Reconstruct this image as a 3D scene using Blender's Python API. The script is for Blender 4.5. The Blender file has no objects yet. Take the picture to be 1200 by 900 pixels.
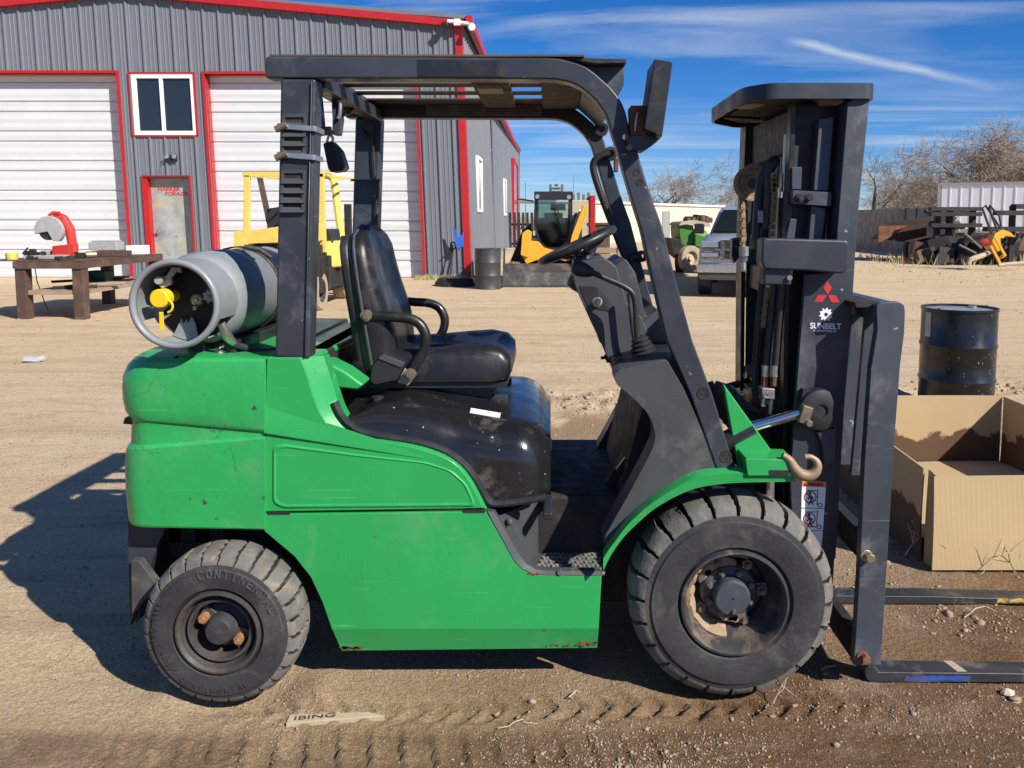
import bpy, math, random
import numpy as np
from mathutils import Vector, Matrix, Quaternion
R = random.Random(7)
S = bpy.context.scene
COL = S.collection
# ---------------------------------------------------------------- camera
F, CX, CY, CAMH = 960.0, 645.0, 346.0, 1.587
PIT = math.atan(89 / 960.0)
SP, CP = math.sin(PIT), math.cos(PIT)
cd = bpy.data.cameras.new("camera")
cam = bpy.data.objects.new("camera", cd)
COL.objects.link(cam)
cam.location = (0, 0, CAMH)
cam.rotation_euler = (math.pi / 2 - PIT, 0, 0)
cd.sensor_width = 36
cd.lens = 28.8
cd.shift_x = -0.0375
cd.shift_y = -0.0867
cd.clip_start = 0.05
cd.clip_end = 4000
S.camera = cam
S.render.resolution_x, S.render.resolution_y = 1024, 768
# ---------------------------------------------------------------- light
SUN = Vector((1.0, -0.85, 1.0)).normalized()
ELEV = math.asin(SUN.z)
ROT = math.atan2(SUN.x, SUN.y)
sl = bpy.data.lights.new("sun", 'SUN')
sl.energy = 5.0
sl.angle = math.radians(0.5)
sl.color = (1.0, 0.93, 0.84)
so = bpy.data.objects.new("sun", sl)
COL.objects.link(so)
so.rotation_euler = (-SUN).to_track_quat('-Z', 'Y').to_euler()
so.location = (20, -17, 20)
S.view_settings.view_transform = 'Standard'
S.view_settings.look = 'None'
S.view_settings.gamma = 1
S.view_settings.exposure = 0.52
W = bpy.data.worlds.new("World")
S.world = W
W.use_nodes = True


def nn(nt, typ, **kw):
    n = nt.nodes.new(typ)
    for k, v in kw.items():
        if k.startswith('i_'):
            k = k[2:]
            n.inputs[int(k) if k.isdigit() else k.replace('_', ' ')].default_value = v
        else:
            setattr(n, k, v)
    return n


def build_world():
    nt = W.node_tree
    nt.nodes.clear()
    L = nt.links.new
    out = nn(nt, 'ShaderNodeOutputWorld')
    bg = nn(nt, 'ShaderNodeBackground', i_Strength=0.060)
    sky = nn(nt, 'ShaderNodeTexSky', sky_type='NISHITA', sun_disc=False, sun_elevation=ELEV,
             sun_rotation=ROT, altitude=1500, air_density=1.0, dust_density=0.1, ozone_density=2.0)
    hs = nn(nt, 'ShaderNodeHueSaturation', i_Saturation=1.2, i_Value=1.0)
    tint = nn(nt, 'ShaderNodeMix', data_type='RGBA', blend_type='MULTIPLY')
    tint.inputs[0].default_value = 1
    L(sky.outputs[0], tint.inputs[6])
    tint.inputs[7].default_value = (0.75, 0.94, 1.32, 1)
    L(tint.outputs[2], hs.inputs['Color'])
    tc = nn(nt, 'ShaderNodeTexCoord')
    sep = nn(nt, 'ShaderNodeSeparateXYZ')
    L(tc.outputs['Generated'], sep.inputs[0])

    def m(op, a, b=None, c=None):
        n = nn(nt, 'ShaderNodeMath', operation=op)
        for i, v in enumerate((a, b, c)):
            if v is None:
                continue
            if isinstance(v, (int, float)):
                n.inputs[i].default_value = v
            else:
                L(v, n.inputs[i])
        return n.outputs[0]
    zz = m('ADD', m('MAXIMUM', sep.outputs[2], 0.0), 0.06)
    u = m('DIVIDE', sep.outputs[0], zz)
    v = m('DIVIDE', sep.outputs[1], zz)
    cb = nn(nt, 'ShaderNodeCombineXYZ')
    L(m('MULTIPLY', u, 0.32), cb.inputs[0])
    L(m('ADD', m('MULTIPLY', v, 1.25), m('MULTIPLY', u, 0.12)), cb.inputs[1])
    n1 = nn(nt, 'ShaderNodeTexNoise', i_Scale=1.0, i_Detail=8.0, i_Roughness=0.58, i_Distortion=1.1)
    L(cb.outputs[0], n1.inputs['Vector'])
    mr = nn(nt, 'ShaderNodeMapRange', i_1=0.47, i_2=0.80)
    L(n1.outputs[0], mr.inputs[0])
    cb2 = nn(nt, 'ShaderNodeCombineXYZ')
    L(m('MULTIPLY', u, 0.5), cb2.inputs[0])
    L(m('MULTIPLY', v, 0.5), cb2.inputs[1])
    n2 = nn(nt, 'ShaderNodeTexNoise', i_Scale=0.8, i_Detail=3.0)
    L(cb2.outputs[0], n2.inputs['Vector'])
    mr2 = nn(nt, 'ShaderNodeMapRange', i_1=0.34, i_2=0.55)
    L(n2.outputs[0], mr2.inputs[0])
    cl = m('MULTIPLY', m('MULTIPLY', mr.outputs[0], mr2.outputs[0]), 0.8)
    # condensation trail: a line through two directions in the sky
    def dirpx(px, py):
        a = (px - CX) / F
        b = (CY - py) / F
        d = Vector((a, CP + b * SP, -SP + b * CP)).normalized()
        return d
    d0, d1 = dirpx(915, 45), dirpx(1175, 107)
    nrm = d0.cross(d1).normalized()
    tan = (d1 - d0).normalized()
    def dot(vec):
        n = nn(nt, 'ShaderNodeVectorMath', operation='DOT_PRODUCT')
        L(tc.outputs['Generated'], n.inputs[0])
        n.inputs[1].default_value = vec
        return n.outputs['Value']
    n3 = nn(nt, 'ShaderNodeTexNoise', i_Scale=14.0, i_Detail=5.0)
    L(tc.outputs['Generated'], n3.inputs['Vector'])
    wob = m('MULTIPLY', m('SUBTRACT', n3.outputs[0], 0.5), 0.012)
    dist = m('ABSOLUTE', m('ADD', dot(nrm), wob))
    trail = nn(nt, 'ShaderNodeMapRange', i_1=0.0, i_2=0.0065, i_3=1.0, i_4=0.0)
    L(dist, trail.inputs[0])
    al = dot(tan)
    a0, a1 = d0.dot(tan), d1.dot(tan)
    e0 = nn(nt, 'ShaderNodeMapRange', i_1=a0, i_2=a0 + 0.03)
    e1 = nn(nt, 'ShaderNodeMapRange', i_1=a1, i_2=a1 - 0.10)
    L(al, e0.inputs[0])
    L(al, e1.inputs[0])
    tr = m('MULTIPLY', m('MULTIPLY', trail.outputs[0], m('MULTIPLY', e0.outputs[0], e1.outputs[0])), m('MULTIPLY', n3.outputs[0], 0.95))
    cl = m('MINIMUM', m('ADD', cl, tr), 0.9)
    mix = nn(nt, 'ShaderNodeMix', data_type='RGBA')
    L(cl, mix.inputs['Factor'])
    L(hs.outputs[0], mix.inputs[6])
    mix.inputs[7].default_value = (8.6, 9.2, 10.0, 1)
    L(mix.outputs[2], bg.inputs['Color'])
    L(bg.outputs[0], out.inputs[0])


build_world()


# ---------------------------------------------------------------- helpers
def at(px, py, Y):
    """point seen at photo pixel (px, py) on the upright plane Y metres ahead"""
    a = (px - CX) / F
    b = (CY - py) / F
    t = Y / (CP + b * SP)
    return Vector((a * t, Y, CAMH + (-SP + b * CP) * t))


def gnd(px, py, z=0.0):
    a = (px - CX) / F
    b = (CY - py) / F
    dz = -SP + b * CP
    t = (z - CAMH) / dz
    return Vector((a * t, (CP + b * SP) * t, z))


def XZ(pts, Y):
    return [(at(p[0], p[1], Y).x, at(p[0], p[1], Y).z) for p in pts]


def spl(pts, n=6, closed=False):
    """Catmull-Rom through points of any dimension"""
    P = [tuple(p) for p in pts]
    out = []
    N = len(P)
    rng = range(N if closed else N - 1)
    for i in rng:
        if closed:
            a, b, c, d = P[(i - 1) % N], P[i], P[(i + 1) % N], P[(i + 2) % N]
        else:
            a, b, c, d = P[max(i - 1, 0)], P[i], P[i + 1], P[min(i + 2, N - 1)]
        for k in range(n):
            t = k / n
            out.append(tuple(0.5 * (2 * b[j] + (c[j] - a[j]) * t + (2 * a[j] - 5 * b[j] + 4 * c[j] - d[j]) * t * t
                             + (3 * b[j] - a[j] - 3 * c[j] + d[j]) * t ** 3) for j in range(len(b))))
    if not closed:
        out.append(P[-1])
    return out


def rnd(poly, r, n=4):
    """round the corners of a 2D polygon"""
    out = []
    N = len(poly)
    for i in range(N):
        p = Vector(poly[i][:2])
        rr = poly[i][2] if len(poly[i]) > 2 else r
        a, b = Vector(poly[i - 1][:2]), Vector(poly[(i + 1) % N][:2])
        la, lb = (a - p).length, (b - p).length
        q = min(rr, la * 0.48, lb * 0.48)
        if q < 1e-5:
            out.append(tuple(p))
            continue
        s, e = p + (a - p) * (q / la), p + (b - p) * (q / lb)
        for k in range(n + 1):
            t = k / n
            out.append(tuple((1 - t) ** 2 * s + 2 * t * (1 - t) * p + t * t * e))
    return out


class MB:
    def __init__(s):
        s.v, s.f = [], []

    def add(s, vs, fs):
        o = len(s.v)
        s.v += [tuple(v) for v in vs]
        s.f += [tuple(i + o for i in f) for f in fs]
        return s

    def box(s, x0, x1, y0, y1, z0, z1):
        v = [(x, y, z) for z in (z0, z1) for y in (y0, y1) for x in (x0, x1)]
        return s.add(v, [(0, 2, 3, 1), (4, 5, 7, 6), (0, 1, 5, 4), (2, 6, 7, 3), (0, 4, 6, 2), (1, 3, 7, 5)])

    def obox(s, c, size, rot=(0, 0, 0)):
        from mathutils import Euler
        m = Euler(rot).to_matrix()
        c = Vector(c)
        hx, hy, hz = size[0] / 2, size[1] / 2, size[2] / 2
        v = [c + m @ Vector((x, y, z)) for z in (-hz, hz) for y in (-hy, hy) for x in (-hx, hx)]
        return s.add(v, [(0, 2, 3, 1), (4, 5, 7, 6), (0, 1, 5, 4), (2, 6, 7, 3), (0, 4, 6, 2), (1, 3, 7, 5)])

    def bar(s, p, q, w, h, side=(0, 1, 0)):
        """rectangular beam; w across 'side', h across the other normal"""
        p, q = Vector(p), Vector(q)
        d = (q - p).normalized()
        a = Vector(side)
        a = (a - d * a.dot(d))
        if a.length < 1e-4:
            a = d.orthogonal()
        a.normalize()
        b = d.cross(a)
        a, b = a * w / 2, b * h / 2
        v = [e + i * a + j * b for e in (p, q) for i, j in ((-1, -1), (1, -1), (1, 1), (-1, 1))]
        return s.add(v, [(0, 1, 2, 3), (7, 6, 5, 4), (0, 4, 5, 1), (1, 5, 6, 2), (2, 6, 7, 3), (3, 7, 4, 0)])

    def tube(s, path, r, n=10, closed=False, caps=True, flat=1.0):
        P = [Vector(p) for p in path]
        N = len(P)
        rs = r if isinstance(r, (list, tuple)) else [r] * N
        T = []
        for i in range(N):
            if closed:
                t = P[(i + 1) % N] - P[i - 1]
            else:
                t = P[min(i + 1, N - 1)] - P[max(i - 1, 0)]
            T.append(t.normalized() if t.length > 1e-9 else Vector((0, 0, 1)))
        u = T[0].orthogonal().normalized()
        vs = []
        for i in range(N):
            if i:
                q = T[i - 1].rotation_difference(T[i])
                u = q @ u
            u = (u - T[i] * u.dot(T[i])).normalized()
            w = T[i].cross(u)
            for k in range(n):
                a = 2 * math.pi * k / n
                vs.append(P[i] + (u * math.cos(a) + w * math.sin(a) * flat) * rs[i])
        fs = []
        for i in range(N if closed else N - 1):
            j = (i + 1) % N
            for k in range(n):
                l = (k + 1) % n
                fs.append((i * n + k, i * n + l, j * n + l, j * n + k))
        if caps and not closed:
            fs.append(tuple(range(n - 1, -1, -1)))
            fs.append(tuple((N - 1) * n + k for k in range(n)))
        return s.add(vs, fs)

    def lathe(s, prof, c, axis=(0, 1, 0), n=32, fn=None, up=(0, 0, 1), caps=False):
        """prof: (r, t) along axis from c; fn(k, a, r, t)->(r, t) to dent it"""
        ax = Vector(axis).normalized()
        u = Vector(up)
        u = (u - ax * u.dot(ax))
        if u.length < 1e-5:
            u = ax.orthogonal()
        u.normalize()
        w = ax.cross(u)
        c = Vector(c)
        m = len(prof)
        vs = []
        for k in range(n):
            a = 2 * math.pi * k / n
            d = u * math.cos(a) + w * math.sin(a)
            for i, (r, t) in enumerate(prof):
                if fn:
                    r, t = fn(i, a, r, t)
                vs.append(c + d * r + ax * t)
        fs = []
        for k in range(n):
            l = (k + 1) % n
            for i in range(m - 1):
                fs.append((k * m + i, k * m + i + 1, l * m + i + 1, l * m + i))
        if caps:
            fs.append(tuple(k * m for k in range(n)))
            fs.append(tuple(k * m + m - 1 for k in range(n - 1, -1, -1)))
        return s.add(vs, fs)

    def cyl(s, p, q, r, n=16, r2=None):
        p, q = Vector(p), Vector(q)
        d = q - p
        return s.lathe([(r, 0), (r if r2 is None else r2, d.length)], p, d, n, caps=True)

    def prism(s, poly, y0, y1):
        """(x, z) outline pushed from depth y0 to y1"""
        n = len(poly)
        ar = sum(poly[i - 1][0] * poly[i][1] - poly[i][0] * poly[i - 1][1] for i in range(n))
        if ar < 0:
            poly = poly[::-1]
        v = [(p[0], y0, p[1]) for p in poly] + [(p[0], y1, p[1]) for p in poly]
        f = [tuple(range(n)), tuple(range(2 * n - 1, n - 1, -1))]
        f += [(i, i + n, (i + 1) % n + n, (i + 1) % n) for i in range(n)]
        return s.add(v, f)

    def slab(s, poly, z0, z1):
        """(x, y) outline pushed from z0 to z1"""
        n = len(poly)
        ar = sum(poly[i - 1][0] * poly[i][1] - poly[i][0] * poly[i - 1][1] for i in range(n))
        if ar < 0:
            poly = poly[::-1]
        v = [(p[0], p[1], z0) for p in poly] + [(p[0], p[1], z1) for p in poly]
        f = [tuple(range(n - 1, -1, -1)), tuple(range(n, 2 * n))]
        f += [(i, (i + 1) % n, (i + 1) % n + n, i + n) for i in range(n)]
        return s.add(v, f)

    def ring(s, outer, inner, y0, y1):
        """frame between two matched outlines (x, z)"""
        n = len(outer)
        v = []
        for y in (y0, y1):
            v += [(p[0], y, p[1]) for p in outer] + [(p[0], y, p[1]) for p in inner]
        f = []
        for i in range(n):
            j = (i + 1) % n
            f += [(i, j, j + n, i + n), (2 * n + i, 3 * n + i, 3 * n + j, 2 * n + j),
                  (i, 2 * n + i, 2 * n + j, j), (n + i, n + j, 3 * n + j, 3 * n + i)]
        return s.add(v, f)

    def loft(s, rings, closed=True, caps=True):
        n = len(rings[0])
        v = [p for r in rings for p in r]
        f = []
        for i in range(len(rings) - 1):
            for k in range(n if closed else n - 1):
                l = (k + 1) % n
                f.append((i * n + k, i * n + l, (i + 1) * n + l, (i + 1) * n + k))
        if caps:
            f.append(tuple(range(n - 1, -1, -1)))
            f.append(tuple((len(rings) - 1) * n + k for k in range(n)))
        return s.add(v, f)

    def quad(s, a, b, c, d):
        return s.add([a, b, c, d], [(0, 1, 2, 3)])


def loc_of(o):
    v = Vector((0, 0, 0))
    while o:
        v = v + o.location
        o = o.parent if False else None
    return v


def link(o, parent=None):
    COL.objects.link(o)
    if parent is not None:
        o.parent = parent
        if parent.get('_base') is not None:
            o.matrix_parent_inverse = Matrix.Translation(-Vector(parent['_base']))
    return o


def part(mb, name, mat, parent=None, bevel=0.0, seg=2, ang=32, label=None, fix=True, flat=False):
    """link a builder's faces as ONE mesh object"""
    me = bpy.data.meshes.new(name)
    me.from_pydata([tuple(v) for v in mb.v], [], mb.f)
    me.validate()
    if fix:
        import bmesh
        bm = bmesh.new()
        bm.from_mesh(me)
        bmesh.ops.recalc_face_normals(bm, faces=bm.faces)
        bm.to_mesh(me)
        bm.free()
    me.materials.append(mat)
    if not flat:
        me.polygons.foreach_set('use_smooth', [True] * len(me.polygons))
        me.set_sharp_from_angle(angle=math.radians(ang))
    o = bpy.data.objects.new(name, me)
    if bevel > 0:
        b = o.modifiers.new('bevel', 'BEVEL')
        b.width = bevel
        b.segments = seg
        b.limit_method = 'ANGLE'
        b.angle_limit = math.radians(30)
        b.harden_normals = True
        me.polygons.foreach_set('use_smooth', [True] * len(me.polygons))
    link(o, parent)
    if label:
        o['label'] = label
    return o


def tag(o, label, cat=None, group=None, kind=None):
    if label:
        o['label'] = label
    if cat:
        o['category'] = cat
    if group:
        o['group'] = group
    if kind:
        o['kind'] = kind
    return o


def thing(name, label, cat, base, group=None):
    o = bpy.data.objects.new(name, None)
    o.empty_display_size = 0.2
    o.location = base
    o['_base'] = tuple(base)
    COL.objects.link(o)
    return tag(o, label, cat, group)


def structure(o):
    o['kind'] = 'structure'
    return o


def copy_thing(o, delta, label=None, rz=None, scale=None):
    kids = [c for c in COL.objects if c.parent == o]
    r = o.copy()
    COL.objects.link(r)
    r.location = o.location + Vector(delta)
    if rz is not None:
        r.rotation_euler = (0, 0, rz)
    if scale is not None:
        r.scale = (scale,) * 3
    if label:
        r['label'] = label
    for c in kids:
        d = c.copy()
        COL.objects.link(d)
        d.parent = r
        for g in [q for q in COL.objects if q.parent == c]:
            e = g.copy()
            COL.objects.link(e)
            e.parent = d
    return r


_fonts = {}


def text_mesh(txt, size, depth=0.0, bold=False):
    """flat letters as (verts, faces) in local x, y; z is depth"""
    cu = bpy.data.curves.new('letters', 'FONT')
    cu.body = txt
    cu.size = size
    cu.extrude = depth
    cu.offset = size * 0.018 if bold else 0
    cu.resolution_u = 3
    o = bpy.data.objects.new('letters', cu)
    COL.objects.link(o)
    dg = bpy.context.evaluated_depsgraph_get()
    dg.update()
    me = bpy.data.meshes.new_from_object(o.evaluated_get(dg))
    vs = [v.co.copy() for v in me.vertices]
    fs = [tuple(p.vertices) for p in me.polygons]
    bpy.data.objects.remove(o)
    bpy.data.curves.remove(cu)
    bpy.data.meshes.remove(me)
    return vs, fs


def add_text(mb, txt, org, xdir, ydir, size, width=None, depth=0.001, bold=False, height=None):
    vs, fs = text_mesh(txt, size, depth, bold)
    if not vs:
        return
    x0, x1 = min(v.x for v in vs), max(v.x for v in vs)
    y0, y1 = min(v.y for v in vs), max(v.y for v in vs)
    sx = width / (x1 - x0) if width else 1
    sy = height / (y1 - y0) if height else 1
    xd, yd = Vector(xdir), Vector(ydir)
    nd = xd.cross(yd).normalized()
    mb.add([Vector(org) + xd * ((v.x - x0) * sx) + yd * ((v.y - y0) * sy) + nd * v.z for v in vs], fs)


# ---------------------------------------------------------------- materials
def mat(name, col, rough=0.5, metal=0.0, var=0.15, sc=5.0, bump=0.0, bsc=80.0, dirt=None, scr=0.0, coat=0.0, spec=0.5,
        stretch=None, rvar=0.12, chips=None, crack=0.0):
    m = bpy.data.materials.new(name)
    m.use_nodes = True
    nt = m.node_tree
    L = nt.links.new
    b = nt.nodes['Principled BSDF']
    tc = nn(nt, 'ShaderNodeTexCoord')
    vec = tc.outputs['Object']
    if stretch:
        mp = nn(nt, 'ShaderNodeMapping')
        mp.inputs['Scale'].default_value = stretch
        L(vec, mp.inputs[0])
        vec = mp.outputs[0]
    n1 = nn(nt, 'ShaderNodeTexNoise', i_Scale=sc, i_Detail=7.0, i_Roughness=0.62)
    L(vec, n1.inputs['Vector'])
    mr = nn(nt, 'ShaderNodeMapRange', i_1=0.25, i_2=0.75, i_3=1 - var, i_4=1 + var)
    L(n1.outputs[0], mr.inputs[0])
    mx = nn(nt, 'ShaderNodeMix', data_type='RGBA', blend_type='MULTIPLY')
    mx.inputs[0].default_value = 1
    mx.inputs[6].default_value = (*col, 1)
    L(mr.outputs[0], mx.inputs[7])
    c = mx.outputs[2]
    r = nn(nt, 'ShaderNodeMapRange', i_1=0.3, i_2=0.7, i_3=max(rough - rvar, 0.03), i_4=min(rough + rvar, 1))
    n3 = nn(nt, 'ShaderNodeTexNoise', i_Scale=sc * 2.3, i_Detail=5.0)
    L(vec, n3.inputs['Vector'])
    L(n3.outputs[0], r.inputs[0])
    ro = r.outputs[0]

    def overlay(c, fac, colour):
        q = nn(nt, 'ShaderNodeMix', data_type='RGBA')
        L(fac, q.inputs[0])
        L(c, q.inputs[6])
        q.inputs[7].default_value = (*colour, 1)
        return q.outputs[2]
    if dirt:
        dc, amt, dsc = dirt
        n2 = nn(nt, 'ShaderNodeTexNoise', i_Scale=dsc, i_Detail=9.0, i_Roughness=0.7, i_Distortion=0.4)
        L(tc.outputs['Object'], n2.inputs['Vector'])
        m2 = nn(nt, 'ShaderNodeMapRange', i_1=0.62 - 0.28 * amt, i_2=0.80 - 0.2 * amt, i_3=0.0, i_4=min(0.35 + amt, 1.0))
        L(n2.outputs[0], m2.inputs[0])
        c = overlay(c, m2.outputs[0], dc)
        q = nn(nt, 'ShaderNodeMix', data_type='FLOAT')
        L(m2.outputs[0], q.inputs[0])
        L(ro, q.inputs[2])
        q.inputs[3].default_value = 0.85
        ro = q.outputs[0]
    if scr > 0:
        for sv, rot in (((3, 3, 160), 0.15), ((140, 4, 5), 0.5)):
            mp = nn(nt, 'ShaderNodeMapping')
            mp.inputs['Scale'].default_value = sv
            mp.inputs['Rotation'].default_value = (0.1, rot, 0.2)
            L(tc.outputs['Object'], mp.inputs[0])
            n4 = nn(nt, 'ShaderNodeTexNoise', i_Scale=1.0, i_Detail=3.0, i_Roughness=0.5)
            L(mp.outputs[0], n4.inputs['Vector'])
            m4 = nn(nt, 'ShaderNodeMapRange', i_1=0.69, i_2=0.76, i_3=0.0, i_4=scr if sv[2] == 160 else scr * .22)
            L(n4.outputs[0], m4.inputs[0])
            c = overlay(c, m4.outputs[0], tuple(min(x * 2.2 + 0.10, 0.6) for x in col))
    if chips:
        cc, amt, csc = chips
        n5 = nn(nt, 'ShaderNodeTexNoise', i_Scale=csc, i_Detail=4.0, i_Roughness=0.55)
        L(tc.outputs['Object'], n5.inputs['Vector'])
        m5 = nn(nt, 'ShaderNodeMapRange', i_1=0.74 - 0.1 * amt, i_2=0.76 - 0.1 * amt)
        L(n5.outputs[0], m5.inputs[0])
        c = overlay(c, m5.outputs[0], cc)
    ck = None
    if crack:
        nd = nn(nt, 'ShaderNodeTexNoise', i_Scale=9.0, i_Detail=5.0)
        L(tc.outputs['Object'], nd.inputs['Vector'])
        va = nn(nt, 'ShaderNodeVectorMath', operation='MULTIPLY_ADD')
        L(nd.outputs['Color'], va.inputs[0])
        va.inputs[1].default_value = (.22, .22, .22)
        L(tc.outputs['Object'], va.inputs[2])
        vo = nn(nt, 'ShaderNodeTexVoronoi', feature='DISTANCE_TO_EDGE', i_Scale=4.2)
        L(va.outputs[0], vo.inputs['Vector'])
        m7 = nn(nt, 'ShaderNodeMapRange', i_1=0.007, i_2=0.002)
        L(vo.outputs['Distance'], m7.inputs[0])
        nm = nn(nt, 'ShaderNodeTexNoise', i_Scale=2.6, i_Detail=3.0)
        L(tc.outputs['Object'], nm.inputs['Vector'])
        m8 = nn(nt, 'ShaderNodeMapRange', i_1=0.50, i_2=0.56, i_3=0.0, i_4=crack)
        L(nm.outputs[0], m8.inputs[0])
        mm = nn(nt, 'ShaderNodeMath', operation='MULTIPLY')
        L(m7.outputs[0], mm.inputs[0])
        L(m8.outputs[0], mm.inputs[1])
        ck = mm.outputs[0]
        c = overlay(c, ck, (0.012, 0.05, 0.02))
    L(c, b.inputs['Base Color'])
    L(ro, b.inputs['Roughness'])
    b.inputs['Metallic'].default_value = metal
    b.inputs['Specular IOR Level'].default_value = spec
    b.inputs['Coat Weight'].default_value = coat
    b.inputs['Coat Roughness'].default_value = 0.15
    if bump > 0:
        n6 = nn(nt, 'ShaderNodeTexNoise', i_Scale=bsc, i_Detail=6.0, i_Roughness=0.6)
        L(vec, n6.inputs['Vector'])
        bp = nn(nt, 'ShaderNodeBump', i_Strength=min(bump, 1.0), i_Distance=0.01)
        L(n6.outputs[0], bp.inputs['Height'])
        L(bp.outputs[0], b.inputs['Normal'])
    return m




def ribbed(m, per_m, strength):
    nt = m.node_tree
    tc = nn(nt, 'ShaderNodeTexCoord')
    w = nn(nt, 'ShaderNodeTexWave', wave_type='BANDS', bands_direction='Z', i_Scale=per_m / 3.1416 * 0.5, i_Distortion=0.0)
    nt.links.new(tc.outputs['Object'], w.inputs['Vector'])
    bp = nn(nt, 'ShaderNodeBump', i_Strength=strength, i_Distance=0.02)
    nt.links.new(w.outputs['Fac'], bp.inputs['Height'])
    nt.links.new(bp.outputs[0], nt.nodes['Principled BSDF'].inputs['Normal'])


DUST = (0.36, 0.27, 0.19)
MUD = (0.24, 0.16, 0.10)
RUST = (0.16, 0.055, 0.02)
M = {}
M['green'] = mat('green_paint', (0.022, 0.325, 0.082), 0.40, var=0.17, sc=1.7, bump=0.06, bsc=40, dirt=((0.10, 0.31, 0.14), 0.26, 4.5), scr=0.55, coat=0.25, chips=((0.05, 0.06, 0.04), 0.35, 16))
M['green_cast'] = mat('green_cast_paint', (0.022, 0.325, 0.082), 0.45, var=0.14, sc=2.5, bump=0.22, bsc=22, dirt=((0.12, 0.30, 0.14), 0.25, 4), scr=0.4, coat=0.2, chips=((0.05, 0.07, 0.03), 0.45, 26), crack=0.65)
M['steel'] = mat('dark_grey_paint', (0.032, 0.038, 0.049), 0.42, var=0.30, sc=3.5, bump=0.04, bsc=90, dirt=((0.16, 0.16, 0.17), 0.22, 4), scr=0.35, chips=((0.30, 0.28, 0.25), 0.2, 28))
M['steel_lit'] = mat('sunlit_grey_paint', (0.046, 0.055, 0.069), 0.45, var=0.32, sc=3, bump=0.05, bsc=70, dirt=((0.22, 0.22, 0.22), 0.3, 4), scr=0.5, chips=((0.3, 0.3, 0.3), 0.3, 24))  # lighter copy of the dark grey, sunlight painted into its colour
M['black'] = mat('black_paint', (0.018, 0.019, 0.021), 0.4, var=0.3, sc=6, bump=0.05, dirt=((0.10, 0.085, 0.07), 0.2, 5), scr=0.2)
M['under'] = mat('greasy_black_steel', (0.014, 0.013, 0.013), 0.7, var=0.4, sc=9, bump=0.3, dirt=((0.07, 0.05, 0.035), 0.45, 6))
M['plastic'] = mat('grey_moulded_plastic', (0.052, 0.056, 0.062), 0.55, var=0.14, sc=4, bump=0.10, bsc=260, dirt=((0.20, 0.18, 0.15), 0.2, 5), scr=0.15)
M['plastic_dark'] = mat('black_moulded_plastic', (0.022, 0.023, 0.025), 0.42, var=0.2, sc=6, bump=0.08, bsc=240, dirt=((0.12, 0.11, 0.10), 0.12, 6))
M['hood'] = mat('glossy_black_cover', (0.012, 0.012, 0.013), 0.22, var=0.3, sc=5, bump=0.10, bsc=35, dirt=((0.20, 0.18, 0.15), 0.18, 7), scr=0.12, coat=0.3, chips=((0.42, 0.41, 0.38), 0.32, 60))
M['vinyl'] = mat('black_vinyl', (0.013, 0.013, 0.015), 0.36, var=0.25, sc=7, bump=0.10, bsc=180, dirt=((0.12, 0.11, 0.10), 0.2, 6))
M['rubber'] = mat('tyre_rubber', (0.030, 0.030, 0.032), 0.7, var=0.35, sc=10, bump=0.25, bsc=70, dirt=((0.13, 0.115, 0.10), 0.38, 6), chips=((0.17, 0.165, 0.155), 0.35, 13), scr=.3)
M['tread'] = mat('muddy_tread', (0.125, 0.120, 0.110), 0.85, var=0.3, sc=12, bump=0.4, bsc=45, dirt=((0.27, 0.225, 0.17), 0.5, 11))
M['hose'] = mat('black_hose', (0.025, 0.026, 0.028), 0.5, var=0.2, sc=12, dirt=((0.15, 0.13, 0.10), 0.2, 9))
M['rim'] = mat('rim_paint', (0.040, 0.042, 0.046), 0.42, var=0.25, sc=8, dirt=((0.26, 0.18, 0.12), 0.45, 9), bump=0.1, scr=0.2)
M['rim_rust'] = mat('rusty_rim', (0.050, 0.045, 0.042), 0.6, var=0.3, sc=8, dirt=((0.13, 0.075, 0.045), 0.4, 11), bump=0.25)
M['mudcake'] = mat('caked_mud', (0.34, 0.24, 0.15), 0.95, var=0.3, sc=20, bump=0.8, bsc=60)
M['bolt'] = mat('worn_bolt', (0.20, 0.17, 0.14), 0.5, metal=0.5, var=0.3, sc=20, dirt=((0.25, 0.17, 0.10), 0.5, 25))
M['chrome'] = mat('chrome_rod', (0.62, 0.64, 0.66), 0.15, metal=1.0, var=0.08, sc=9, rvar=0.05)
M['zinc'] = mat('zinc_steel', (0.55, 0.54, 0.52), 0.35, metal=0.9, var=0.15, sc=14)
M['tank'] = mat('grey_tank_paint', (0.215, 0.24, 0.25), 0.42, var=0.10, sc=6, bump=0.05, dirt=((0.36, 0.36, 0.34), 0.25, 5), scr=0.2, coat=0.2)
M['valve'] = mat('dull_brass', (0.45, 0.38, 0.24), 0.4, metal=0.8, var=0.2, sc=20)
M['yellow_cap'] = mat('yellow_plastic', (0.85, 0.55, 0.01), 0.42, var=0.08, sc=9)
M['rubber_strap'] = mat('strap_rubber', (0.018, 0.018, 0.020), 0.6, var=0.2, sc=12)
M['chain'] = mat('dusty_chain', (0.32, 0.23, 0.13), 0.75, metal=0.3, var=0.3, sc=25, bump=0.3)
M['brown_plate'] = mat('dusty_brown_plate', (0.055, 0.045, 0.038), 0.8, var=0.3, sc=9, bump=0.2, dirt=((0.12, 0.09, 0.06), 0.4, 9))
M['rust'] = mat('rust', (0.17, 0.070, 0.032), 0.85, var=0.4, sc=6, bump=0.4, bsc=40, dirt=((0.07, 0.035, 0.022), 0.5, 4))
M['red_mark'] = mat('red_print', (0.52, 0.025, 0.03), 0.5, var=0.06)
M['white_mark'] = mat('white_print', (0.80, 0.80, 0.80), 0.5, var=0.05)
M['orange_mark'] = mat('orange_print', (0.80, 0.20, 0.03), 0.5, var=0.05)
M['dark_mark'] = mat('black_print', (0.03, 0.02, 0.02), 0.5, var=0.05)
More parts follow.
